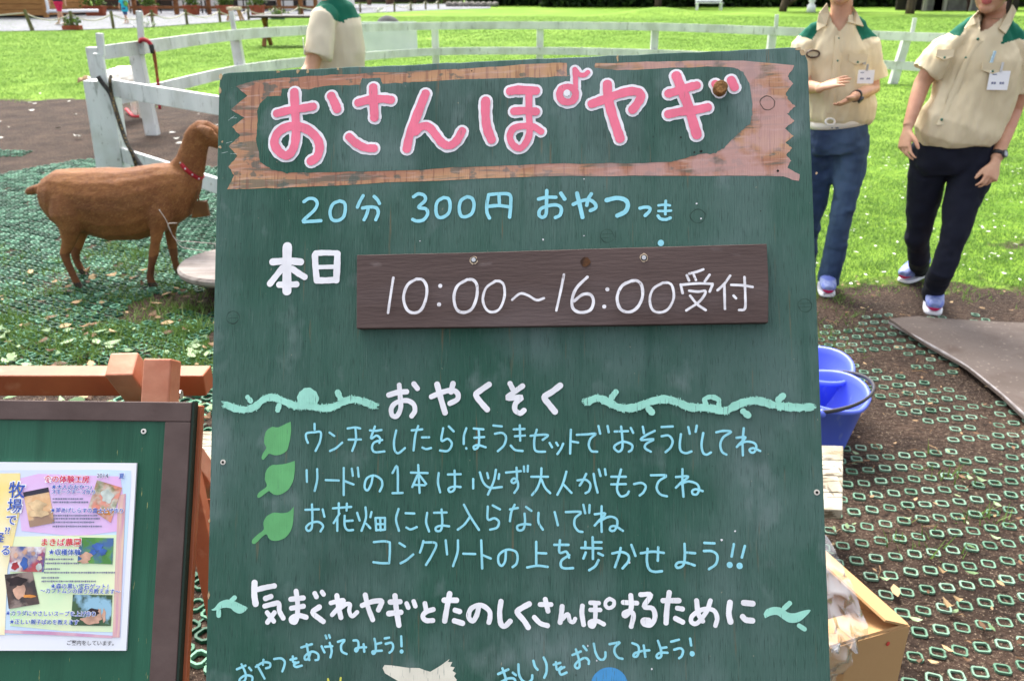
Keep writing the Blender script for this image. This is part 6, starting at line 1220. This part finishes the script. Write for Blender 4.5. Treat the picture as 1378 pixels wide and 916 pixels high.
sh = MB(); sh.loft([P(1130, 24, Y + .01), P(1129, 38, Y), P(1127, 68, Y), P(1127, 100, Y), P(1129, 130, Y), P(1132, 148, Y), P(1131, 159, Y), P(1130, 166, Y)], [(.055, .06), (.095, .075), (.148, .102), (.152, .110), (.155, .114), (.162, .124), (.154, .120), (.136, .104)], side=sd_, n=26)
for a, b, c_ in ((shl, P(1074, 104, Y), .062), (shr, P(1178, 107, Y), .064)):
    sh.loft([P(1129, 42, Y) * .45 + a * .55 + np.array([0, 0, .02]), P(1129, 42, Y) * .22 + a * .78 + np.array([0, 0, .012]), a, a * .5 + b * .5, b], [(.026, .04), (.04, .05), (.05, .058), (.058, .064), (c_, c_)], side=sd_, n=20); sh.loft([P(1130, 24, Y + .02), nb * .72 + a * .28 + np.array([0, 0, .02]), nb * .40 + a * .60 + np.array([0, 0, .016]), a], [(.036, .05), (.038, .055), (.042, .054), (.04, .048)], side=(0, 1, 0), n=18)
me = fuse(sh, .0052, 5); wrinkle(me, .020, (13, 13, 7), 12); wrinkle(me, .010, (30, 30, 12), 19)
vneck(me, [(1113, 0), (1115, 16), (1120, 31), (1130, 43), (1140, 31), (1145, 10), (1146, 0)])
c = fcent(me); px_, py_ = proj(c); mi = np.zeros(len(c), np.int32)
mi[poly_in(px_, py_, [(1050, 42), (1066, 20), (1098, 0), (1104, 14), (1100, 42), (1093, 54), (1084, 51), (1066, 46), (1056, 52)])] = 1; mi[poly_in(px_, py_, [(1148, 0), (1170, 20), (1190, 40), (1184, 50), (1172, 50), (1160, 55), (1152, 38), (1148, 20)])] = 1; me.polygons.foreach_set('material_index', mi)
bv = raycast_front(me, 0, 0); shirt = link('shirt', me, [cream, yoke], pm); collar2(shirt, bv, [[(1099, 42), (1100, 30), (1102, 18), (1113, 4), (1116, 18), (1120, 31), (1110, 35)], [(1146, 7), (1153, 17), (1162, 36), (1151, 33), (1141, 30), (1143, 18)]], cream)
for (x, y) in ((1129, 52), (1127, 82)):
    p, n_ = on(bv, x, y, .003)
    if p is not None: MB().ellip(p, np.eye(3), (.006, .006, .006), 10, 6).build('button', BTN, shirt)
pk_ = [on(bv, x, y, .004) for x, y in ((1130, 48), (1127, 75), (1124, 105), (1120, 135), (1119, 152))]; pk_ = [(p, n_) for p, n_ in pk_ if p is not None]; vs = []
for p, n_ in pk_: vs += [p - sd_ * .019 - n_ * .006, p - sd_ * .017 + n_ * .001, p + sd_ * .017 + n_ * .001, p + sd_ * .019 - n_ * .006]
MB().add(vs, [(4 * i + k, 4 * i + 4 + k, 4 * i + 5 + k, 4 * i + 1 + k) for i in range(len(pk_) - 1) for k in range(3)]).build('button_placket', cream, shirt, smooth=True)
for (x, y, w) in ((1094, 74, .075), (1153, 80, .085)):
    p, n_ = on(bv, x, y, .008)
    if p is not None: flap(shirt, p, sd_, np.array([0, 0, 1.]) - n_ * n_[2], w, .045, cream)
p, n_ = on(bv, 1157, 104, .02); name_tag(pm, p - np.array([0, .03, 0]), nz((1, -.15, .02)), np.array([-.03, 0, 1.]), .072, .06)
p, n_ = on(bv, 1162, 82, .012); MB().beam(p - np.array([0, 0, .018]), p + np.array([0, 0, .018]), .014, .008, up=(0, 1, 0)).build('pen_clip', M['screw'], pm)
p, n_ = on(bv, 1096, 73, .014); o = MB().loft(catmull([p + np.array([math.cos(a) * .03, -.004, math.sin(a) * .016]) for a in np.linspace(0, 6.2, 12)], 2), [.004] * 23, n=6).build('glasses', mat('brown_frame', lin(70, 50, 40), None, .4), pm)
tr_ = MB(); tr_.loft([P(1129, 154, Y), P(1129, 168, Y), P(1129, 190, Y), P(1129, 204, Y)], [(.128, .10), (.134, .106), (.140, .11), (.125, .095)], side=sd_, n=22)
tr_.loft([P(1146, 182, Y), P(1143, 225, Y), P(1137, 270, Y - .01), P(1130, 300, Y), P(1122, 340, Y + .02), P(1114, 380, Y + .03)], [.086, .079, .061, .054, .055, .057], n=18)
tr_.loft([P(1107, 180, Y + .05), P(1102, 225, Y + .08), P(1095, 270, Y + .1), P(1088, 300, Y + .12), P(1080, 370, Y + .2)], [.088, .082, .066, .06, .06], n=18)
me = fuse(tr_, .0075, 4); wrinkle(me, .012, (16, 16, 22), 25); link('jeans', me, denim, pm)
b_ = MB().loft([P(1129, 159, Y), P(1129, 168, Y)], [(.136, .106), (.138, .11)], side=sd_, n=26).build('belt', mat('white_belt', lin(222, 216, 204), None, .6), pm, smooth=True)
p = P(1117, 164, Y - .122); MB().loft(catmull([p + np.array([math.cos(a) * .022, -.002 + .008 * math.sin(a), math.sin(a) * .014]) for a in np.linspace(0, 6.283, 14)], 2), [.005] * 27, n=7).build('buckle', mat('white_buckle', lin(226, 222, 214), None, .4), b_, smooth=True)
a1 = G(1110, 388); a1[2] = 0; shoe(pm, a1, (-.25, -1), .95); a1 = G(1080, 374); a1[2] = 0; shoe(pm, a1, (-.45, -1), .95)
watch(pm, wr - nz(wr - el_r) * .02, wr - el_r, (.3, -.8, -.5), .029, M['black']); hair_shell(hc, (-.5, -.85, -.1), (0, 0, 1), 'hair', pm, length=.05)

# --- staff member with back turned, behind the board's top left
Y = 4.75
pb_ = thing('person', (P(448, 200, Y)[0], Y, 0), 'person in uniform seen from behind over the top left of the signboard', 'person', 'uniformed staff')
sd_ = nz((.75, .66, 0)); hc = P(440, -62, Y - .03); body = MB(); hq, hA = head(body, hc, (-.75, .6, -.1), (0, 0, 1))
shl, shr = P(436, 26, Y - .15), P(469, 26, Y + .10); el_l = P(399, 96, Y - .16); wl = P(352, 124, Y - .2)
body.loft([hc + np.array([0, 0, -.06]), P(442, -16, Y), P(448, 6, Y), P(450, 40, Y)], [.052, .05, .055, .07], n=14); body.loft([P(452, 30, Y), P(452, 90, Y), P(450, 150, Y), P(448, 220, Y)], [(.13, .08), (.13, .085), (.12, .085), (.13, .09)], side=sd_)
el_l = P(419, 92, Y - .22); wl = P(398, 118, Y - .32)
body.loft([shl, (shl + el_l) / 2, el_l, el_l * .6 + wl * .4, wl], [.044, .043, .04, .036, .025], n=14); el_r = P(470, 96, Y + .12); wr = P(462, 150, Y + .12); body.loft([shr, (shr + el_r) / 2, el_r, wr], [.044, .042, .036, .026], n=14)
hand(body, wl, (-1, -.4, -.5), (0, 0, -1), (.3, -1, 0), .4); hand(body, wr, (-.1, 0, -1), (-1, 0, 0), (0, 1, 0), .4)
for sg in (-1, 1):
    h_ = P(448, 225, Y) + sd_ * .085 * sg; f_ = np.array([h_[0], h_[1], .08]); body.loft([h_, (h_ * .5 + f_ * .5) + np.array([0, -.02, 0]), f_], [.08, .055, .038], n=12)
me = fuse(body, .006, 3); head_mats(me, hq, hA); link('body', me, [skin, lipm, browm], pb_)
sh = MB(); sh.loft([P(447, 0, Y), P(449, 10, Y), P(453, 36, Y), P(456, 70, Y), P(456, 120, Y), P(454, 190, Y)], [(.055, .06), (.11, .08), (.145, .105), (.148, .115), (.146, .115), (.142, .115)], side=sd_, n=24)
for a, b, c_ in ((shl, P(427, 78, Y - .21), .07), (shr, P(470, 84, Y + .12), .062)): sh.loft([P(450, 14, Y) * .45 + a * .55, a, a * .5 + b * .5, b], [(.06, .065), (.064, .068), (.07, .074), (c_, c_)], side=sd_, n=18)
me = fuse(sh, .0075, 4); wrinkle(me, .018, (13, 13, 6), 32)
c = fcent(me); px_, py_ = proj(c); mi = np.zeros(len(c), np.int32)
mi[poly_in(px_, py_, [(410, -20), (418, 12), (432, 9), (444, 18), (451, 28), (463, 27), (473, 25), (490, 22), (490, -20)])] = 1; mi[poly_in(px_, py_, [(451, 28), (463, 27), (464, 31), (459, 30)])] = 1; me.polygons.foreach_set('material_index', mi); link('shirt', me, [cream2, yoke], pb_)
tr_ = MB(); tr_.loft([P(450, 180, Y), P(448, 230, Y), P(448, 245, Y)], [(.15, .11), (.16, .12), (.13, .1)], side=sd_, n=18)
for sg in (-1, 1):
    h_ = P(448, 225, Y) + sd_ * .085 * sg; f_ = np.array([h_[0], h_[1], .06]); tr_.loft([h_, h_ * .5 + f_ * .5, f_], [.09, .07, .06], n=14); shoe(pb_, f_, (-.75, .6), .98)
me = fuse(tr_, .01, 3); link('trousers', me, navy, pb_); hair_shell(hc, (-.75, .6, -.1), (0, 0, 1), 'hair', pb_)
p = P(409, 62, Y - .26); name_tag(pb_, p, nz((.2, -1, 0)), np.array([0, 0, 1.]), .08, .075, False)

# --- two small visitors on the road
def visitor(px0, py0, label, shirtm, legm, hgt, stride, sgn, bag, longt):
    b = G(px0, py0); x, y = b[:2]; k = hgt / 1.6; t = thing('person', (x, y, 0), label, 'person', 'visitors walking on the road'); V_ = lambda a, d_, h: np.array([x + a * k * 1.0, y + d_ * k, .02 + h * k])
    body = MB(); hq, hA = head(body, V_(.0, 0, 1.49), (sgn, -.2, 0), (0, 0, 1), k * 1.05)
    body.loft([V_(0, 0, 1.42), V_(0, 0, 1.3)], [.05 * k, .07 * k], n=10); body.loft([V_(0, 0, 1.36), V_(0, 0, 1.1), V_(0, 0, .85)], [(.15 * k, .1 * k), (.13 * k, .1 * k), (.14 * k, .11 * k)], side=(1, 0, 0), n=12)
    for s, f in ((-1, stride), (1, -stride)):
        hp = V_(0.07 * s, 0, .85); kn_ = V_(.06 * s + f * .5, -.03, .48); an = V_(.05 * s + f * 1.1, .02, .08); body.loft([hp, kn_, an], [.085 * k, .055 * k, .035 * k], n=10); body.loft([an + np.array([0, 0, -.02]), an + np.array([sgn * .12 * k, -.02, -.045 * k])], [.035 * k, .028 * k], n=8)
        sh_ = V_(.17 * s, 0, 1.3); eb = V_(.22 * s - f * .4, -.02, 1.02); wr_ = V_(.2 * s - f * .7, -.06, .8); body.loft([sh_, eb, wr_], [.042 * k, .036 * k, .026 * k], n=8); hand(body, wr_, (0, -.1, -1), (1, 0, 0), (0, -1, 0), .3, k)
    me = fuse(body, .012, 2); link('body', me, [skin], t)
    sh = MB(); sh.loft([V_(0, 0, 1.38), V_(0, 0, 1.3), V_(0, 0, 1.05), V_(0, 0, .86 if not longt else .66)], [(.07 * k, .07 * k), (.18 * k, .115 * k), (.17 * k, .12 * k), (.19 * k, .14 * k)], side=(1, 0, 0), n=14)
    for s in (-1, 1): sh.loft([V_(.14 * s, 0, 1.3), V_(.22 * s, -.01, 1.12)], [.075 * k, .07 * k], n=10)
    link('shirt', fuse(sh, .014, 2), shirtm, t)
    tr_ = MB(); tr_.loft([V_(0, 0, .9), V_(0, 0, .76)], [(.16 * k, .13 * k), (.18 * k, .14 * k)], side=(1, 0, 0), n=14)
    for s, f in ((-1, stride), (1, -stride)): tr_.loft([V_(.07 * s, 0, .85), V_(.065 * s + f * .45, -.02, .5)], [.105 * k, .095 * k], n=12)
    link('shorts', fuse(tr_, .014, 2), legm, t)
    for s, f in ((-1, stride), (1, -stride)):
        an = V_(.05 * s + f * 1.1, .02, 0); MB().ellip(an + np.array([sgn * .05 * k, 0, .03]), np.eye(3), (.12 * k, .05 * k, .035 * k), 10, 6).build('sandal', mat('pale_sandal', lin(206, 196, 180), None, .7), t)
    if bag: MB().ellip(V_(.02 - .13 * sgn, -.05 if not longt else -.13, 1.12), np.eye(3), (.13 * k, .12 * k, .19 * k), 12, 8).build('backpack', bag, t, smooth=True)
    hs = MB(); hs.ellip(V_(0, 0, 1.53), np.eye(3), (.09 * k, .1 * k, .1 * k)); hs.build('hair', hairm, t, smooth=True)
visitor(84, 34.5, 'adult walking on the road in bright red shorts beside the timber cabin', mat('dark_top', (.02, .022, .04), None, .8), mat('red_shorts', lin(206, 44, 84), lin(186, 34, 72), .8, 8), 1.62, .16, -1, mat('white_bag', (.6, .6, .62), None, .6), False)
visitor(171, 33, 'child walking on the road in a turquoise shirt with a small backpack', mat('turquoise_shirt', lin(50, 186, 206), lin(40, 170, 196), .8, 8), mat('denim_shorts', lin(60, 80, 120), None, .8), 1.12, .12, -1, mat('lime_backpack', lin(120, 190, 70), lin(30, 50, 80), .7, 6), True)

# ------------------------------------------------------------------ things on the ground behind the board
blue = mat('blue_plastic', lin(96, 114, 222), lin(86, 104, 216), .4, 3, spec=.5, extra=[(lin(70, 74, 130), 9, (1, 1, .4), .6, .74, .5), (lin(150, 160, 214), 40, (1, 1, .3), .64, .7, .4)])
def bucket(px_, py_, label, hang, side_=1):
    b = G(px_, py_, .215); x, y = b[:2]; t = thing('bucket', (x, y, 0), label, 'bucket', 'blue plastic buckets behind the signboard')
    n = 64; prof = [(.0, .012), (.095, .012), (.098, .004), (.107, .004), (.112, .03), (.138, .27), (.143, .272), (.150, .278), (.152, .292), (.149, .302), (.141, .303), (.137, .296), (.132, .27), (.106, .035), (.0, .03)]
    prof = [(r * (1.06 if z > .2 else .96), z * .715) for r, z in prof]
    vs = []; fs = []
    for r, z in prof:
        for k in range(n):
            a = 2 * math.pi * k / n; w = 1 + (.045 * math.exp(-((abs((a - .5) % math.pi - math.pi / 2)) / .22) ** 2) * max(0, (z - .143) / .0715)); vs.append((x + r * w * math.cos(a), y + r * w * math.sin(a), z - .0 + (.012 * math.cos(2 * (a - .5)) * max(0, (z - .143) / .0715))))
    for i in range(len(prof) - 1):
        for k in range(n): fs.append((i * n + k, i * n + (k + 1) % n, (i + 1) * n + (k + 1) % n, (i + 1) * n + k))
    MB().add(vs, fs).build('body', blue, t, smooth=True)
    mb = MB(); mb.lathe((x, y, .09), [(.004, 0), (.113, 0)], 40); mb.build('water', mat('bucket_water', lin(40, 56, 150), None, .05, spec=.6), t)
    pa = np.array([x + .150 * math.cos(.42), y + .150 * math.sin(.42) - .09, .285]); 
    for sg in (0, math.pi): q = np.array([x + .159 * math.cos(hang + sg), y + .159 * math.sin(hang + sg), .197]); MB().ellip(q, np.eye(3), (.016, .016, .016), 10, 8).build('handle_lug', blue, t, smooth=True)
    hp = []; ax1 = np.array([math.cos(hang), math.sin(hang), 0]); ax2 = np.array([-math.sin(hang), math.cos(hang), 0])
    if ax2[0] * side_ < 0: ax2 = -ax2
    for a in np.linspace(0, math.pi, 25): hp.append(np.array([x, y, .203]) + ax1 * .165 * math.cos(a) + (ax2 * .97 + np.array([0, 0, .25])) * .168 * math.sin(a))
    h = MB().loft(hp, [(.0075, .005)] * 25, side=(0, 0, 1), n=10).build('handle', mat('dark_grey_handle', (.05, .05, .055), None, .45), t, smooth=True)
    return t
bucket(1106, 522, 'nearer blue bucket with its dark handle hanging over the rim', R_(72)); bucket(1089, 487, 'farther blue bucket mostly hidden behind the other one', R_(75), -1)
# weathered white timber
a, b = P(268, 579, 2.30), P(1135, 600, 2.20); wt = mat('flaking_white_paint', lin(172, 168, 154), lin(136, 126, 106), .8, 9, (1, 1, 1), extra=[(lin(84, 74, 58), 70, (.3, 1.6, 1), .56, .61, .85), (lin(80, 72, 60), 18, (4, 1, .3), .62, .68, .8), (lin(120, 110, 84), 30, (.25, 1, 3), .6, .66, .8)], bump=.6, bscale=40)
t = thing('low_bench', ((a[0] + b[0]) / 2, 2.25, 0), 'low bench of flaking white paint running across behind the signboard', 'bench')
zt = (a[2] + b[2]) / 2
zt = .25; fa, fb, ba, bb = G(268, 669, zt), G(1134, 686, zt), G(266, 579, zt), G(1135, 599, zt)
for k in range(4):
    u0, u1 = k / 4 + .004, (k + 1) / 4 - .004; a0, a1_, b0, b1 = fa + (ba - fa) * u0, fa + (ba - fa) * u1, fb + (bb - fb) * u0, fb + (bb - fb) * u1
    dn = np.array([0, 0, -.028]); MB().add([a0 + dn, b0 + dn, b1 + dn, a1_ + dn, a0, b0, b1, a1_], [(0, 3, 2, 1), (4, 5, 6, 7), (0, 1, 5, 4), (1, 2, 6, 5), (2, 3, 7, 6), (3, 0, 4, 7)]).build('seat_plank', wt, t, bevel=.003)
for u in (.08, .92):
    q0, q1 = fa + (fb - fa) * u, ba + (bb - ba) * u
    for q in (q0 + (q1 - q0) * .15, q0 + (q1 - q0) * .85): MB().box((q[0] - .03, q[1] - .03, 0), (q[0] + .03, q[1] + .03, zt - .0285)).build('leg', wt, t)
# round grey stool table behind the goat side
c_ = P(322, 352, 4.2); o = None
t = thing('round_table', (c_[0], 4.2, 0), 'low round weathered grey table top just right of the goat', 'table'); gw = mat('silvered_wood', lin(158, 150, 144), lin(128, 118, 112), .8, 3, (1, 6, 1), extra=[(lin(96, 86, 80), 8, (1, 9, 1), .58, .68, .7)], bump=.4, bscale=30)
zt = c_[2]; MB().lathe((c_[0], 4.2, 0), [(.001, zt - .045), (.285, zt - .045), (.300, zt - .03), (.302, zt - .012), (.292, zt), (.001, zt)], 48).build('tabletop', gw, t, smooth=False)
for aa in (2.75, 4.9, .6): MB().beam((c_[0] + .2 * math.cos(aa), 4.2 + .2 * math.sin(aa), 0), (c_[0] + .17 * math.cos(aa), 4.2 + .17 * math.sin(aa), zt - .046), .05, .05, up=(0, 1, 0)).build('leg', mat('dark_table_leg', lin(70, 60, 54), None, .8), t)
# dry stalk by the goat
t = thing('dry_stalk', P(240, 330, 3.9) * np.array([1, 1, 0]), 'pale bare forked twig crossing in front of the goat by the grey table', 'twig'); tw = mat('pale_dry_stalk', lin(176, 168, 160), None, .8)
for pts in ([(214, 282), (224, 297), (236, 322), (256, 325), (290, 328)], [(232, 316), (226, 302), (238, 300)], [(236, 322), (244, 332), (262, 336), (290, 340)]):
    cur = catmull([P(x, y, 3.9) for x, y in pts], 4); MB().loft(cur, [.0018] * len(cur), n=6).build('stem', tw, t, smooth=True)
base = P(290, 328, 3.9); MB().loft([base, base * np.array([1, 1, .5]), base * np.array([1, 1, 0])], [.003] * 3, n=6).build('stem', tw, t)
# cardboard box with plastic bag
card = mat('brown_cardboard', lin(182, 144, 100), lin(176, 138, 94), .85, 3, (1, 1, 1), bump=.05, bscale=80); cardi = mat('cardboard_inside', lin(150, 114, 76), lin(136, 102, 66), .85, 8)
hb = .30; c0 = P(1223, 842, 1.43); hb = c0[2]; e1 = P(1112, 872, 1.36); e2 = P(1128, 757, 1.72); d1 = nz((e1 - c0) * np.array([1, 1, 0])); d2 = nz((e2 - c0) * np.array([1, 1, 0])); d2 = nz(d2 - d1 * d1.dot(d2)); L1, L2 = .34, .36
o3 = np.array([c0[0], c0[1], 0]); t = thing('cardboard_box', o3, 'open brown cardboard box on the soil behind the lower right of the signboard', 'box'); up = np.array([0, 0, 1.])
def wall(name, p, q, m=card, h=hb, tk=.005):
    n = nz(np.cross(q - p, up)); return MB().beam((p + q) / 2 * 0 + p + up * h / 2, q + up * h / 2, tk, h).build(name, m, t)
A_, B_, C_, D_ = o3, o3 + d1 * L1, o3 + d1 * L1 + d2 * L2, o3 + d2 * L2
for p, q in ((A_, B_), (A_ + d2 * .006, D_), (D_, C_), (B_, C_)): wall('side', p + up * .002, q + up * .002)
MB().add([A_ + up * .006, B_ + up * .006, C_ + up * .006, D_ + up * .006], [(0, 1, 2, 3)]).build('bottom', cardi, t)
def flp(p, q, out, ln, drop, name='flap', m=card, sh=.0):
    v = out * ln * math.cos(drop) + up * ln * math.sin(drop); w = nz(q - p) * sh; me_ = MB().add([p, q, q + v - w, p + v + w], [(0, 1, 2, 3)]); o = me_.build(name, m, t); s_ = o.modifiers.new('t', 'SOLIDIFY'); s_.thickness = .005; return o
T_ = up * (hb + .003)
flp(A_ + T_, D_ + T_, d1, .075, R_(26), sh=.0); flp(A_ + T_ + d1 * .01, B_ + T_, d2, .12, R_(-24)); flp(D_ + T_, C_ + T_, d2, .14, R_(40)); flp(B_ + T_, C_ + T_, -d1 * -1, .12, R_(-60))
p = A_ + d1 * .19 + up * hb * .55 - d2 * .0042; MB().add([p, p + d1 * -.035, p + d1 * -.035 + up * .04, p + up * .04], [(0, 1, 2, 3)]).build('faint_stamp', mat('faint_card_print', lin(170, 128, 84), None, .8), t)
p = A_ + d1 * .052 + up * (hb - .028) - d2 * .0042; MB().ellip(p, (d1, up, d2), (.005, .006, .001), 10, 6).build('red_mark', mat('red_stamp_ink', lin(196, 70, 60), None, .7), t)
# clear plastic bag spilling from the box
pbm = bpy.data.materials.new('clear_plastic_film'); pbm.use_nodes = True; nd = pbm.node_tree.nodes; L = pbm.node_tree.links
g_ = nd.new('ShaderNodeBsdfGlossy'); g_.inputs['Roughness'].default_value = .1; tr2 = nd.new('ShaderNodeBsdfTransparent'); df = nd.new('ShaderNodeBsdfDiffuse'); df.inputs[0].default_value = (.72, .73, .74, 1); m1 = nd.new('ShaderNodeMixShader'); m2 = nd.new('ShaderNodeMixShader'); fr_ = nd.new('ShaderNodeLayerWeight'); fr_.inputs[0].default_value = .28
m1.inputs[0].default_value = .10; L.new(tr2.outputs[0], m1.inputs[1]); L.new(df.outputs[0], m1.inputs[2]); L.new(fr_.outputs['Facing'], m2.inputs[0]); L.new(m1.outputs[0], m2.inputs[1]); L.new(g_.outputs[0], m2.inputs[2]); L.new(m2.outputs[0], nd['Material Output'].inputs[0])
ol_ = [(1098, 700), (1114, 722), (1124, 742), (1134, 764), (1146, 788), (1156, 812), (1164, 838), (1163, 852), (1152, 864), (1142, 876), (1134, 896), (1122, 918), (1098, 950)]
rows_ = []; nrow = 44
pl2 = catmull([np.array(q, float) for q in ol_], 4); idx = np.linspace(0, len(pl2) - 1, nrow); vs = []; fs = []; ncol = 26
for i in range(nrow):
    q = pl2[int(idx[i])]; v_ = i / (nrow - 1)
    for j in range(ncol):
        u_ = j / (ncol - 1); x_ = q[0] - u_ * 150; y_ = q[1] + u_ * 14 * (1 - v_); Yb = np.interp(q[1], [700, 780, 860, 950], [1.60, 1.47, 1.345, 1.30]) + .05 * math.sin(u_ * 3.1) * -1
        vs.append(P(x_, y_, Yb))
vs = np.array(vs); w1 = vnoise(vs * 26, 4) - .5; w2 = np.abs(vnoise(vs * 48 + 3, 8) - .5); w3 = np.abs(vnoise(vs * 90 + 7, 18) - .5); vs[:, 1] += w1 * .06 - w2 * .09 - w3 * .035; vs[:, 2] += (vnoise(vs * 40, 14) - .5) * .016
for i in range(nrow - 1):
    for j in range(ncol - 1): fs.append((i * ncol + j, i * ncol + j + 1, (i + 1) * ncol + j + 1, (i + 1) * ncol + j))
o = MB().add(vs, fs).build('plastic_bag', pbm, smooth=True); tag(o, 'crumpled clear plastic bag spilling over the edge of the cardboard box', 'bag')
